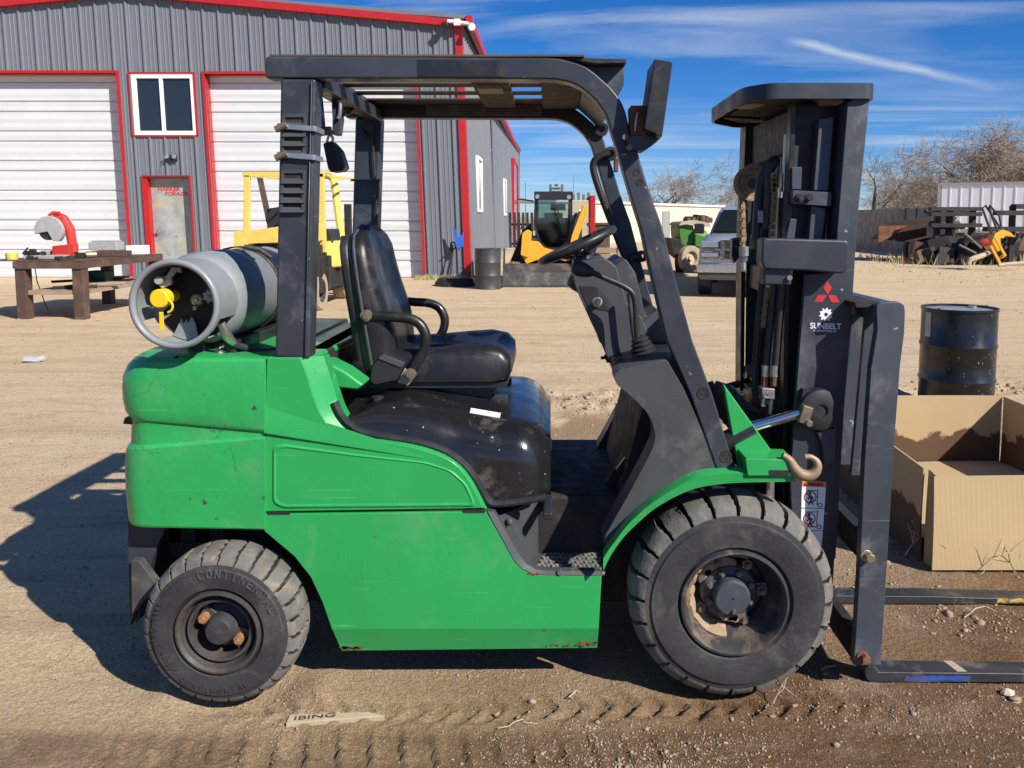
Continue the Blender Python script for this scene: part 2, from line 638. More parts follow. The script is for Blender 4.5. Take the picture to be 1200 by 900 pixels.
M['grey_mark'] = mat('grey_label', (0.17, 0.175, 0.18), 0.6, var=0.12, sc=14)
M['red_label'] = mat('maroon_print', (0.20, 0.02, 0.03), 0.5, var=0.05)
M['blue_paint'] = mat('worn_blue_paint', (0.02, 0.07, 0.34), 0.6, var=0.3, sc=20, dirt=((0.05, 0.05, 0.055), 0.75, 30))
M['yellow_worn'] = mat('worn_yellow_paint', (0.62, 0.40, 0.03), 0.6, var=0.2, sc=20, dirt=((0.07, 0.07, 0.07), 0.75, 26))
M['blue_lens'] = mat('blue_lens', (0.015, 0.02, 0.16), 0.25, var=0.1)
M['card'] = mat('cardboard', (0.44, 0.325, 0.175), 0.85, var=0.06, sc=3, bump=0.04, bsc=300)
M['wall'] = mat('grey_wall_steel', (0.155, 0.172, 0.195), 0.45, var=0.06, sc=1.2, stretch=(1, 1, 0.15))
M['wall_side'] = mat('grey_side_steel', (0.150, 0.160, 0.175), 0.5, var=0.06, sc=0.8)
M['redtrim'] = mat('red_trim_steel', (0.42, 0.016, 0.018), 0.4, var=0.08, sc=3)
M['white_door'] = mat('white_door_steel', (0.60, 0.625, 0.63), 0.5, var=0.04, sc=1.5, dirt=((0.62, 0.60, 0.55), 0.05, 1.5))
ribbed(M['white_door'], 9.0, 0.35)
M['white_vinyl'] = mat('white_vinyl', (0.82, 0.82, 0.80), 0.45, var=0.04)
M['glass_dark'] = mat('dark_glass', (0.018, 0.026, 0.036), 0.08, var=0.1, spec=0.6, rvar=0.03)
M['glass_sky'] = mat('side_glass', (0.30, 0.40, 0.50), 0.08, var=0.1, spec=0.8, rvar=0.03)
M['bare_door'] = mat('weathered_door', (0.30, 0.33, 0.33), 0.5, var=0.45, sc=2.2, dirt=((0.42, 0.38, 0.22), 0.55, 1.6), chips=((0.22, 0.15, 0.07), 0.6, 5))
M['bench'] = mat('rusty_brown_steel', (0.085, 0.050, 0.036), 0.7, var=0.3, sc=5, bump=0.1, dirt=((0.19, 0.11, 0.07), 0.4, 5))
M['wood'] = mat('old_wood', (0.30, 0.22, 0.15), 0.85, var=0.3, sc=6, bump=0.2, stretch=(1, 6, 6))
M['yellow'] = mat('faded_yellow_paint', (0.66, 0.50, 0.11), 0.5, var=0.15, sc=6, dirt=((0.25, 0.18, 0.08), 0.18, 6), chips=((0.04, 0.03, 0.03), 0.4, 12))
M['orange_yellow'] = mat('machine_yellow', (0.72, 0.36, 0.025), 0.45, var=0.12, sc=4, dirt=((0.30, 0.20, 0.08), 0.15, 5))
M['tan_tyre'] = mat('dusty_tyre', (0.34, 0.27, 0.19), 0.9, var=0.2, sc=9, bump=0.3)
M['barrel'] = mat('black_drum_paint', (0.010, 0.010, 0.011), 0.30, var=0.3, sc=5, bump=0.05, coat=0.1, chips=((0.50, 0.50, 0.48), 0.25, 30), dirt=((0.10, 0.09, 0.075), 0.15, 4))
M['barrel_grey'] = mat('charcoal_drum_paint', (0.040, 0.041, 0.042), 0.5, var=0.2, sc=4, dirt=((0.11, 0.10, 0.09), 0.2, 3))
M['tool_red'] = mat('tool_red', (0.52, 0.035, 0.03), 0.45, var=0.1)
M['tool_grey'] = mat('cast_grey', (0.36, 0.36, 0.35), 0.5, var=0.15, sc=12)
M['silver'] = mat('silver_car_paint', (0.40, 0.42, 0.45), 0.32, metal=0.35, var=0.05, sc=2, coat=0.5, rvar=0.03)
M['lamp'] = mat('clear_lamp', (0.30, 0.33, 0.38), 0.12, metal=0.3, var=0.25, sc=20)
M['cream'] = mat('cream_siding', (0.66, 0.58, 0.42), 0.7, var=0.06, sc=1)
M['tractor'] = mat('tractor_green', (0.06, 0.20, 0.03), 0.5, var=0.2, sc=4, dirt=((0.20, 0.16, 0.10), 0.25, 4))
M['lime'] = mat('light_green_paint', (0.22, 0.42, 0.08), 0.5, var=0.12)
M['tan'] = mat('tan_dusty_panel', (0.46, 0.38, 0.26), 0.8, var=0.2, sc=6)
M['trailer'] = mat('white_trailer_side', (0.78, 0.80, 0.82), 0.5, var=0.07, sc=0.6, dirt=((0.45, 0.43, 0.40), 0.15, 0.8))
M['fence'] = mat('weathered_fence_sheet', (0.135, 0.13, 0.13), 0.6, metal=0.2, var=0.15, sc=1.2, dirt=((0.16, 0.11, 0.08), 0.2, 1.0))
M['bark'] = mat('bare_bark', (0.33, 0.268, 0.208), 0.9, var=0.25, sc=3)
M['bark_dark'] = mat('dark_bark', (0.115, 0.088, 0.07), 0.9, var=0.25, sc=3)
M['straw'] = mat('dry_grass', (0.42, 0.36, 0.17), 0.9, var=0.3, sc=2)
M['greenbin'] = mat('green_bin', (0.015, 0.09, 0.07), 0.5, var=0.15)
M['stone'] = mat('gravel_stone', (0.30, 0.225, 0.16), 0.9, var=0.45, sc=24, bump=0.2)
M['twig'] = mat('pale_twig', (0.52, 0.42, 0.30), 0.9, var=0.25, sc=20)
M['plank'] = mat('grey_wood', (0.40, 0.33, 0.23), 0.85, var=0.2, sc=10, bump=0.2, stretch=(2, 14, 14))
M['litter'] = mat('pale_litter', (0.45, 0.46, 0.50), 0.6)
M['fork'] = mat('worn_fork_steel', (0.035, 0.037, 0.042), 0.45, metal=0.2, var=0.35, sc=7, bump=0.1, dirt=((0.26, 0.22, 0.18), 0.4, 7), scr=0.8, stretch=(0.4, 3, 3))
M['blue_shovel'] = mat('blue_plastic', (0.03, 0.12, 0.55), 0.45)


# ---------------------------------------------------------------- ground
def _hash(ix, iy, seed):
    n = (ix * 374761393 + iy * 668265263 + seed * 1442695041) & 0xFFFFFFFF
    n = ((n ^ (n >> 13)) * 1274126177) & 0xFFFFFFFF
    return ((n ^ (n >> 16)) & 0xFFFF) / 65535.0


def vnoise(x, y, seed=0):
    ix, iy = np.floor(x).astype(np.int64), np.floor(y).astype(np.int64)
    fx, fy = x - ix, y - iy
    fx, fy = fx * fx * (3 - 2 * fx), fy * fy * (3 - 2 * fy)
    a, b = _hash(ix, iy, seed), _hash(ix + 1, iy, seed)
    c, d = _hash(ix, iy + 1, seed), _hash(ix + 1, iy + 1, seed)
    return (a * (1 - fx) + b * fx) * (1 - fy) + (c * (1 - fx) + d * fx) * fy - 0.5


def band(v, a, b, s):
    return 1 / (1 + np.exp(-(v - a) / s)) * 1 / (1 + np.exp((v - b) / s))


def ground_h(x, y):
    x, y = np.asarray(x, float), np.asarray(y, float)
    near = np.clip((14 - y) / 9, 0, 1)
    h = 0.030 * vnoise(x * 0.35, y * 0.5, 1) + 0.020 * vnoise(x * 1.1, y * 1.6, 2) * near
    h += (0.012 * vnoise(x * 4, y * 5, 3) + 0.007 * vnoise(x * 11, y * 12, 4) + 0.005 * vnoise(x * 31, y * 33, 5)
          + 0.003 * vnoise(x * 70, y * 72, 6)) * near
    flat = band(y, 2.15, 3.9, 0.15) * band(x, -2.2, 1.5, 0.2)
    h = h * (1 - 0.55 * flat)
    # pressed wheel tracks along the truck's side
    c1 = 2.53 + 0.02 * np.sin(x * 1.3)
    t1 = band(y, c1 - 0.07, c1 + 0.07, 0.012) * band(x, -0.95, 1.05, 0.15)
    ph = (x * 11.8 + np.abs(y - c1) * 9 + 0.25 * vnoise(x * 3, y * 3, 9)) % 1.0
    lug = np.clip((0.22 - np.abs(ph - 0.5)) / 0.10, 0, 1)
    h += t1 * (-0.012 + 0.024 * lug * (0.6 + 0.8 * vnoise(x * 2.2, y * 6, 10)))
    e1 = np.exp(-((y - c1 + 0.085) / 0.018) ** 2) * band(x, -0.35, 0.6, 0.1)
    h += e1 * 0.026 * (0.6 + 1.6 * vnoise(x * 13, y * 4, 11))
    c2 = 2.31 + 0.015 * np.sin(x * 0.9 + 1)
    t2 = band(y, c2 - 0.075, c2 + 0.075, 0.015) * band(x, -1.3, 0.3, 0.15)
    ph = (x * 10.4 + (y - c2) * 2.5) % 1.0
    lug = np.clip((0.15 - np.abs(ph - 0.5)) / 0.07, 0, 1)
    h += t2 * (-0.016 + 0.020 * lug * (0.7 + vnoise(x * 2, y * 2, 12)))
    for tx_, ty_, dp, wx, wy in ((-1.03, 2.63, .034, .16, .13), (.58, 2.65, .020, .20, .13)):
        h += -dp * np.exp(-((x - tx_) / wx) ** 4 - ((y - ty_) / wy) ** 4)
        h += dp * .5 * np.exp(-(((x - tx_) / (wx * 1.6)) ** 2 - 1) ** 2 * 6 - ((y - ty_) / wy) ** 2)
    # ruts of the yard and a gravel berm behind the truck
    for k, (yy, am, wd) in enumerate(((4.6, .014, .16), (5.6, .012, .2), (8.4, .018, .3), (9.6, .02, .3), (11.6, .02, .35))):
        cc = yy + 0.06 * x + 0.12 * vnoise(x * 0.5, yy + 0 * x, 20 + k)
        h += -am * np.exp(-((y - cc) / wd) ** 2) * (0.7 + vnoise(x * 0.8, y * 2, 30 + k))
    bm = np.exp(-((y - 7.0 - 0.10 * x) / 0.45) ** 2) * band(x, -0.6, 5.5, 0.3)
    h += bm * (0.05 + 0.10 * vnoise(x * 3, y * 4, 40) + 0.06 * vnoise(x * 12, y * 12, 41))
    return h


def build_ground():
    def axis(segs, far, back):
        v = []
        a = segs[0][0]
        for lo, hi, st in segs:
            v += list(np.arange(lo, hi, st))
        v.append(segs[-1][1])
        st = segs[-1][2]
        while v[-1] < far:
            st *= 1.28
            v.append(v[-1] + st)
        st = segs[0][2]
        pre = []
        p = a
        while p > back:
            st *= 1.35
            p -= st
            pre.append(p)
        return np.array(pre[::-1] + v)
    xs = axis([(-7, -1.9, 0.06), (-1.9, 1.9, 0.013), (1.9, 7, 0.06)], 1500, -1500)
    ys = axis([(2.05, 2.95, 0.011), (2.95, 4.6, 0.03), (4.6, 9, 0.06), (9, 16, 0.16)], 2500, -300)
    X, Y = np.meshgrid(xs, ys)
    Z = ground_h(X, Y)
    n, m = len(xs), len(ys)
    co = np.stack([X, Y, Z], -1).reshape(-1, 3)
    i = np.arange(n * m).reshape(m, n)
    q = np.stack([i[:-1, :-1], i[:-1, 1:], i[1:, 1:], i[1:, :-1]], -1).reshape(-1, 4)
    me = bpy.data.meshes.new('ground')
    me.vertices.add(len(co))
    me.vertices.foreach_set('co', co.ravel())
    me.loops.add(q.size)
    me.loops.foreach_set('vertex_index', q.ravel())
    me.polygons.add(len(q))
    me.polygons.foreach_set('loop_start', np.arange(0, q.size, 4))
    me.polygons.foreach_set('loop_total', np.full(len(q), 4))
    me.polygons.foreach_set('use_smooth', np.ones(len(q), bool))
    me.update()
    m_ = bpy.data.materials.new('yard_dirt')
    m_.use_nodes = True
    nt = m_.node_tree
    L = nt.links.new
    b = nt.nodes['Principled BSDF']
    b.inputs['Roughness'].default_value = 0.95
    b.inputs['Specular IOR Level'].default_value = 0.15
    tc = nn(nt, 'ShaderNodeTexCoord')
    pos = tc.outputs['Object']

    def noise(scale, det=6, rough=.6, st=None, dis=0.0):
        v = pos
        if st:
            mp = nn(nt, 'ShaderNodeMapping')
            mp.inputs['Scale'].default_value = st
            L(pos, mp.inputs[0])
            v = mp.outputs[0]
        q = nn(nt, 'ShaderNodeTexNoise', i_Scale=scale, i_Detail=det, i_Roughness=rough, i_Distortion=dis)
        L(v, q.inputs['Vector'])
        return q.outputs[0]

    def mr(v, a, b_, c=0., d=1.):
        q = nn(nt, 'ShaderNodeMapRange', i_1=a, i_2=b_, i_3=c, i_4=d)
        L(v, q.inputs[0])
        return q.outputs[0]

    def mixc(f, a, b_, mode='MIX'):
        q = nn(nt, 'ShaderNodeMix', data_type='RGBA', blend_type=mode)
        for s, v in ((0, f), (6, a), (7, b_)):
            if isinstance(v, tuple):
                q.inputs[s].default_value = (*v, 1)
            elif isinstance(v, float):
                q.inputs[s].default_value = v
            else:
                L(v, q.inputs[s])
        return q.outputs[2]

    def mul(a, b_, op='MULTIPLY'):
        q = nn(nt, 'ShaderNodeMath', operation=op)
        for s, v in ((0, a), (1, b_)):
            if isinstance(v, float):
                q.inputs[s].default_value = v
            else:
                L(v, q.inputs[s])
        return q.outputs[0]
    tan, brown, pale = (0.68, 0.518, 0.328), (0.200, 0.115, 0.062), (0.72, 0.59, 0.42)
    sep = nn(nt, 'ShaderNodeSeparateXYZ')
    L(pos, sep.inputs[0])
    # moister, darker soil near and to the right of the truck; dry pale soil further off
    lim = mul(sep.outputs[1], mul(sep.outputs[0], -0.55), 'ADD')
    lim = mul(lim, mul(mul(noise(1.1, 5), 0.5, 'SUBTRACT'), 1.3), 'ADD')
    moist = mr(lim, 3.9, 2.1)
    patches = mr(noise(0.45, 7, .65), 0.45, 0.62, 0.0, 0.45)
    streak = mr(noise(1.0, 6, .6, (0.25, 2.2, 1), 0.6), 0.50, 0.68, 0.0, 0.5)
    c = mixc(patches, tan, pale)
    c = mixc(streak, c, (0.44, 0.33, 0.22))
    c = mixc(moist, c, brown)
    c = mixc(mr(noise(3.0, 6, .65, None, 0.5), 0.52, 0.66, 0.0, 0.4), c, (0.48, 0.38, 0.27))
    pd = mul(mul(mr(sep.outputs[1], 5.5, 5.9), mr(sep.outputs[1], 6.8, 6.4)), mul(mr(sep.outputs[0], -0.9, -0.2), mr(noise(1.3, 5), 0.40, 0.50)))
    c = mixc(mul(pd, 0.75), c, (0.27, 0.165, 0.095))
    # damp rut in the foreground
    r2 = mul(mr(sep.outputs[1], 2.44, 2.38), mr(noise(2.0, 5), 0.36, 0.50))
    c = mixc(mul(r2, 0.65), c, (0.16, 0.098, 0.055))
    fine = mr(noise(1.0, 7, .7, (1.1, 7.0, 1), 0.8), 0.52, 0.66, 0.0, 0.45)
    c = mixc(fine, c, (0.37, 0.265, 0.165))
    clod = mul(mr(noise(9.0, 3, .5, (1, 1.6, 1)), 0.66, 0.72), mr(noise(0.8, 4), 0.42, 0.6))
    c = mixc(mul(clod, 0.6), c, (0.20, 0.13, 0.08))
    # speckle of fine grit
    vr = nn(nt, 'ShaderNodeTexVoronoi', i_Scale=150.0)
    L(pos, vr.inputs['Vector'])
    g = mixc(mr(vr.outputs['Distance'], 0.15, 0.55), (1.25, 1.22, 1.18), (0.78, 0.78, 0.78))
    c = mixc(0.8, c, g, 'MULTIPLY')
    hs = mixc(mr(noise(60.0, 4, .7), 0.3, 0.7), (0.72, 0.72, 0.72), (1.25, 1.25, 1.25))
    c = mixc(0.8, c, hs, 'MULTIPLY')
    vg = nn(nt, 'ShaderNodeTexVoronoi', i_Scale=38.0, i_Randomness=1.0)
    L(pos, vg.inputs['Vector'])
    peb = mul(mr(vg.outputs['Distance'], 0.20, 0.12), mr(noise(2.4, 4), 0.5, 0.6))
    c = mixc(mul(peb, 0.55), c, (0.58, 0.49, 0.38))
    L(c, b.inputs['Base Color'])
    hh = mul(mul(noise(230.0, 3, .7), 0.45), mul(noise(60.0, 5, .7), 1.1), 'ADD')
    hh = mul(hh, mul(noise(17.0, 6, .7), 1.0), 'ADD')
    hh = mul(hh, mul(peb, 0.5), 'ADD')
    bp = nn(nt, 'ShaderNodeBump', i_Strength=0.9, i_Distance=0.018)
    L(hh, bp.inputs['Height'])
    L(bp.outputs[0], b.inputs['Normal'])
    me.materials.append(m_)
    o = bpy.data.objects.new('ground', me)
    COL.objects.link(o)
    structure(o)
    tag(o, 'tan packed dirt yard with tyre tracks')


build_ground()


def scatter_stones():
    rg = np.random.default_rng(3)
    t = (1 + 5 ** .5) / 2
    ico = np.array([(-1, t, 0), (1, t, 0), (-1, -t, 0), (1, -t, 0), (0, -1, t), (0, 1, t), (0, -1, -t), (0, 1, -t),
                    (t, 0, -1), (t, 0, 1), (-t, 0, -1), (-t, 0, 1)]) / 1.9
    fc = np.array([(0, 11, 5), (0, 5, 1), (0, 1, 7), (0, 7, 10), (0, 10, 11), (1, 5, 9), (5, 11, 4), (11, 10, 2), (10, 7, 6),
                   (7, 1, 8), (3, 9, 4), (3, 4, 2), (3, 2, 6), (3, 6, 8), (3, 8, 9), (4, 9, 5), (2, 4, 11), (6, 2, 10),
                   (8, 6, 7), (9, 8, 1)])
    px, py, pr = [], [], []

    def put(n, x0, x1, y0, y1, r, s, dens=None):
        x, y = rg.uniform(x0, x1, n), rg.uniform(y0, y1, n)
        k = vnoise(x * 2.3, y * 3.5, 77) + 0.5 + rg.uniform(-.35, .35, n)
        keep = k > 0.5
        if dens is not None:
            keep &= rg.uniform(0, 1, n) < dens(x, y)
        rr = np.clip(r * np.exp(rg.normal(0, s, n)), r * .4, r * 5)
        px.append(x[keep]); py.append(y[keep]); pr.append(rr[keep])
    put(52000, -1.8, 1.8, 2.1, 3.0, 0.0019, 0.4)
    put(5000, 0.1, 1.8, 2.12, 2.55, 0.0028, 0.45)
    put(500, -1.8, 1.9, 2.1, 3.2, 0.0042, 0.4)
    put(9000, -4.5, 5.5, 3.0, 7.0, 0.004, 0.45)
    put(9000, -0.6, 5.5, 5.9, 8.2, 0.009, 0.5, lambda x, y: np.exp(-((y - 6.9 - .1 * x) / .45) ** 2))
    put(5000, 0.9, 2.4, 3.0, 5.2, 0.0045, 0.5)
    put(4000, -9, 12, 7.0, 18.0, 0.007, 0.5)
    put(500, 6, 30, 14.0, 34.0, 0.02, 0.5)
    x, y, r = np.concatenate(px), np.concatenate(py), np.concatenate(pr)
    n = len(x)
    z = ground_h(x, y)
    v = ico[None] * r[:, None, None] * rg.uniform(.6, 1.3, (n, 12, 1)) * rg.uniform(.7, 1.35, (n, 1, 3))
    v[:, :, 2] *= 0.75
    v += np.stack([x, y, z + r * .12], -1)[:, None]
    f = (fc[None] + (np.arange(n) * 12)[:, None, None]).reshape(-1, 3)
    me = bpy.data.meshes.new('gravel')
    me.vertices.add(n * 12)
    me.vertices.foreach_set('co', v.ravel())
    me.loops.add(f.size)
    me.loops.foreach_set('vertex_index', f.ravel())
    me.polygons.add(len(f))
    me.polygons.foreach_set('loop_start', np.arange(0, f.size, 3))
    me.polygons.foreach_set('loop_total', np.full(len(f), 3))
    me.update()
    me.materials.append(M['stone'])
    o = bpy.data.objects.new('gravel', me)
    COL.objects.link(o)
    tag(o, 'loose pale gravel strewn over the dirt yard', kind='stuff')


scatter_stones()


def grass(name, n, fx, h0, label):
    mb = MB()
    for _ in range(n):
        x, y = fx()
        h = h0 * R.uniform(.4, 1.2)
        a = R.uniform(0, 6.28)
        w = 0.006 + h * 0.05
        lx, ly = R.uniform(-.5, .5) * h, R.uniform(-.5, .5) * h
        z = float(ground_h(x, y)) - 0.01
        mb.add([(x - w * math.cos(a), y - w * math.sin(a), z), (x + w * math.cos(a), y + w * math.sin(a), z),
                (x + lx, y + ly, z + h)], [(0, 1, 2)])
    o = part(mb, name, M['straw'], fix=False)
    tag(o, label, kind='stuff')


def _right_grass():
    y = R.uniform(20, 34)
    return 9.5 + R.uniform(-1, 1) * 0.4 * y * 0.3 + R.uniform(0, 12), y


grass('dry_grass', 4500, _right_grass, 0.06, 'sparse dry grass in front of the scrap rack')
grass('dry_grass', 500, lambda: (R.uniform(-3.6, -2.3), R.uniform(21.4, 22.0)), 0.14, 'pale grass tuft at the foot of the workshop wall')
grass('dry_grass', 900, lambda: (R.uniform(-1.4, 1.8), R.uniform(24, 34)), 0.3, 'strip of grass behind the skid steer')
grass('dry_grass', 900, lambda: (R.uniform(12, 22), R.uniform(28, 33)), 0.40, 'tall dead weeds under the scrap rack')


# ---------------------------------------------------------------- workshop
BY = 22.1


def lean(u, y):
    """facade column u (its pixel x at row 10) followed down to row y"""
    return u + (0.0823 - 0.000079 * u) * (y - 10)


def fac(u, y, d=0.0):
    v = at(lean(u, y), y, BY)
    return Vector((v.x, BY - d, v.z))


RIDGE = 147
def roof_y(u):
    return -13.0 + abs(u - RIDGE) * 0.0955


ws = thing('workshop', 'large grey steel workshop with red trim and white roller doors', 'workshop', (-12, BY, 0))
OPEN = [(-165, 131, 86, 326.5, 'big'), (146.7, 221.7, 86.5, 158.5, 'win'), (154.3, 209.2, 207, 326.5, 'man'), (235.2, 482.4, 87, 326.5, 'big')]
ribs = [1.5 + 18.0 * k for k in range(-14, 30)]
cuts = sorted(set(ribs + [o[0] for o in OPEN] + [o[1] for o in OPEN] + [532.0]))
cuts = [c for c in cuts if c <= 532.5]
for u0, u1 in zip(cuts, cuts[1:]):
    if u1 - u0 < 0.3:
        continue
    um = (u0 + u1) / 2
    top = roof_y(um) + 6
    spans = [(top, 327.0)]
    for a, b_, y0, y1, _k in OPEN:
        if a - .1 <= um <= b_ + .1:
            ns = []
            for s, e in spans:
                if y0 > s:
                    ns.append((s, min(e, y0)))
                if y1 < e:
                    ns.append((y1, e))
            spans = [q for q in ns if q[1] - q[0] > 1.5]
    rib = any(abs(u0 - r) < .2 for r in ribs)
    for s, e in spans:
        prof = []
        if rib:
            prof += [(u0, 0.0), (u0 + 1.1, 0.045), (u0 + 2.6, 0.045), (u0 + 3.6, 0.0)]
        else:
            prof += [(u0, 0.0)]
        for t in (0.45, 0.72):
            uc = u0 + (u1 - u0) * t
            if uc > prof[-1][0] + 1.5 and uc + 1.2 < u1:
                prof += [(uc - .8, 0.0), (uc - .2, 0.012), (uc + .5, 0.012), (uc + 1.0, 0.0)]
        prof.append((u1, 0.0))
        mb = MB()
        ts = roof_y(u0) + 6 if s == top else s
        te = roof_y(u1) + 6 if s == top else s
        A = [fac(u, ts + (te - ts) * (u - u0) / (u1 - u0), d) for u, d in prof]
        B = [fac(u, e, d) for u, d in prof]
        mb.loft([[*A, fac(u1, te, -.05), fac(u0, ts, -.05)], [*B, fac(u1, e, -.05), fac(u0, e, -.05)]])
        part(mb, 'wall_panel', M['wall'], ws, ang=25)


def trim_frame(a, b, y0, y1, w, d, parent, bottom=False):
    for (p, q) in (((a - w, y0 - w), (a, y1)), ((b, y0 - w), (b + w, y1))):
        mb = MB()
        mb.loft([[fac(p[0], p[1], d), fac(q[0], p[1], d), fac(q[0], p[1], -.06), fac(p[0], p[1], -.06)],
                 [fac(p[0], q[1], d), fac(q[0], q[1], d), fac(q[0], q[1], -.06), fac(p[0], q[1], -.06)]])
        part(mb, 'trim', M['redtrim'], parent)
    for yy in ((y0 - w, y0),) + (((y1, y1 + w),) if bottom else ()):
        mb = MB()
        mb.loft([[fac(a, yy[0], d), fac(a, yy[1], d), fac(a, yy[1], -.06), fac(a, yy[0], -.06)],
                 [fac(b, yy[0], d), fac(b, yy[1], d), fac(b, yy[1], -.06), fac(b, yy[0], -.06)]])
        part(mb, 'trim', M['redtrim'], parent)


def fquad(mb, a, b, y0, y1, d0, d1):
    """block on the facade between columns a-b and rows y0-y1, from depth d0 (out) to d1 (in)"""
    mb.loft([[fac(a, y0, d0), fac(b, y0, d0), fac(b, y1, d0), fac(a, y1, d0)],
             [fac(a, y0, d1), fac(b, y0, d1), fac(b, y1, d1), fac(a, y1, d1)]])


for a, b_, y0, y1, k in OPEN:
    if k == 'big':
        trim_frame(a, b_, y0, y1, 3.2, 0.05, ws)
        # reveals
        for (p, q, r_, s_, mt) in ((a, a + .6, y0, y1, 'redtrim'), (b_ - .6, b_, y0, y1, 'redtrim'), (a + .6, b_ - .6, y0, y0 + .8, 'redtrim')):
            mb = MB()
            fquad(mb, p, q, r_, s_, -.05, -.30)
            part(mb, 'reveal', M[mt], ws)
        od = MB()
        fquad(od, a, b_, y0, y1, -.30, -.34)
        od = part(od, 'overhead_door', M['white_door'], ws)
        y = y0 + 8.0
        i = 0
        while y < y1 - 1:
            hgt = 23.2 if i % 2 == 0 else 12.0
            e = min(y + hgt, y1)
            mb = MB()
            aa, bb = a + .6, b_ - .6
            prof = [(y + .5, -.298), (y + 1.2, -.262), ((y + e) / 2, -.258), (e - 1.2, -.262), (e - .4, -.298)]
            mb.loft([[fac(aa, yy, d) for yy, d in prof], [fac(bb, yy, d) for yy, d in prof]], closed=False, caps=False)
            mb.loft([[fac(aa, prof[0][0], -.299), fac(aa, prof[-1][0], -.299)], [fac(bb, prof[0][0], -.299), fac(bb, prof[-1][0], -.299)]], closed=False, caps=False)
            part(mb, 'door_panel', M['white_door'], od)
            y = e
            i += 1
        hd = MB()
        fquad(hd, a + .6, b_ - .6, y0 + .8, y0 + 8.2, -.255, -.298)
        part(hd, 'door_header', M['white_door'], od)
    elif k == 'win':
        trim_frame(a, b_, y0, y1, 1.8, 0.05, ws, True)
        w = MB()
        out = [fac(a, y0), fac(b_, y0), fac(b_, y1), fac(a, y1)]
        for (p, q, r_, s_) in ((a, b_, y0, y0 + 5.5), (a, b_, y1 - 5, y1), (a, a + 7, y0 + 5.5, y1 - 5), (b_ - 4.5, b_, y0 + 5.5, y1 - 5), (a + 34, a + 38, y0 + 5.5, y1 - 5)):
            fquad(w, p, q, r_, s_, 0.03, -.06)
        w = part(w, 'window', M['white_vinyl'], ws, bevel=0.008)
        for (p, q) in ((a + 7, a + 34), (a + 38, b_ - 4.5)):
            g = MB()
            fquad(g, p, q, y0 + 5.5, y1 - 5, -.02, -.04)
            part(g, 'pane', M['glass_dark'], w)
    else:
        trim_frame(a, b_, y0, y1, 1.6, 0.05, ws)
        for (p, q, r_, s_, mt) in ((a, a + 4, y0, y1, 'redtrim'), (b_ - 2.5, b_, y0, y1, 'wall'), (a + 4, b_ - 2.5, y0, y0 + 2.5, 'wall')):
            mb = MB()
            fquad(mb, p, q, r_, s_, -.05 if mt == 'wall' else 0.0, -.22)
            part(mb, 'door_jamb', M[mt], ws)
        d = MB()
        fquad(d, a + 4, b_ - 2.5, y0 + 2.5, y1, -.19, -.23)
        d = part(d, 'door', M['bare_door'], ws, label='weathered bare metal entrance door with red lettering')
        kn = MB()
        c = fac(a + 10, 272, -.13)
        kn.lathe([(0.0, -.02), (.05, -.015), (.055, .01), (.03, .03), (.025, .065)], c, (0, 1, 0), 12)
        part(kn, 'handle', M['zinc'], d)
        tx = MB()
        o1 = fac(a + 12.5, 223.5, -.186)
        add_text(tx, 'HARKER', o1, (1, 0, 0.0), (-.02, 0, 1), 1, width=.60, height=.105, depth=.003, bold=True)
        o2 = fac(a + 20.8, 229.2, -.186)
        add_text(tx, 'FORAGE', o2, (1, 0, 0.0), (-.02, 0, 1), 1, width=.60, height=.105, depth=.003, bold=True)
        part(tx, 'lettering', M['tool_red'], d, flat=True)
# gable fascia, corner trims
for s in (-1, 1):
    mb = MB()
    ue = RIDGE + s * 395
    ra = [fac(RIDGE, roof_y(RIDGE) + y, d) for y, d in ((0, .16), (8.5, .16), (8.5, -.1), (0, -.1))]
    rb = [fac(ue, roof_y(ue) + y, d) for y, d in ((0, .16), (8.5, .16), (8.5, -.1), (0, -.1))]
    mb.loft([ra, rb])
    part(mb, 'fascia', M['redtrim'], ws)
mb = MB()
fquad(mb, 532, 540.3, 33, 327, .06, -.3)
part(mb, 'corner_trim', M['redtrim'], ws)
# side wall, roof, gutter
c_top, c_bot = fac(540, 24), fac(540, 327)
XA = c_bot.x
def side_x(Y):
    return XA + 0.012 * (Y - BY)
Y1, Y2 = 30.0, 49.0
ZE, ZE2 = c_top.z, 5.6
y = BY + .3
prevz = 0
while y < Y1 - .01:
    e = min(y + 0.41, Y1)
    mb = MB()
    x0, x1 = side_x(y), side_x(e)
    dz = c_top.x - c_bot.x
    prof = [(x0, y), (x0 + .035, y + .03), (x0 + .035, y + .07), (x0, y + .10), (x1, e)]
    mb.loft([[(px_, py_, -.1) for px_, py_ in prof] + [(x1 - .05, e, -.1), (x0 - .05, y, -.1)],
             [(px_ + dz, py_, ZE) for px_, py_ in prof] + [(x1 - .05 + dz, e, ZE), (x0 - .05 + dz, y, ZE)]])
    part(mb, 'wall_panel', M['wall_side'], ws, ang=25)
    y = e
mb = MB()
rx = fac(RIDGE, roof_y(RIDGE)).x
rz = fac(RIDGE, roof_y(RIDGE) - 1).z
ex = c_top.x + .16
lx = 2 * rx - ex
mb.loft([[(lx, BY - .1, ZE), (rx, BY - .1, rz), (ex, BY - .1, ZE + .12), (ex, BY - .1, ZE + .02), (rx, BY - .1, rz - .15), (lx, BY - .1, ZE - .1)],
         [(lx, Y1, ZE), (rx, Y1, rz), (ex, Y1, ZE + .12), (ex, Y1, ZE + .02), (rx, Y1, rz - .15), (lx, Y1, ZE - .1)]])
part(mb, 'roof', M['wall'], ws)
mb = MB()
mb.box(ex - .02, ex + .13, BY - .15, Y1, ZE - .12, ZE + .10)
part(mb, 'gutter', M['redtrim'], ws)
mb = MB()
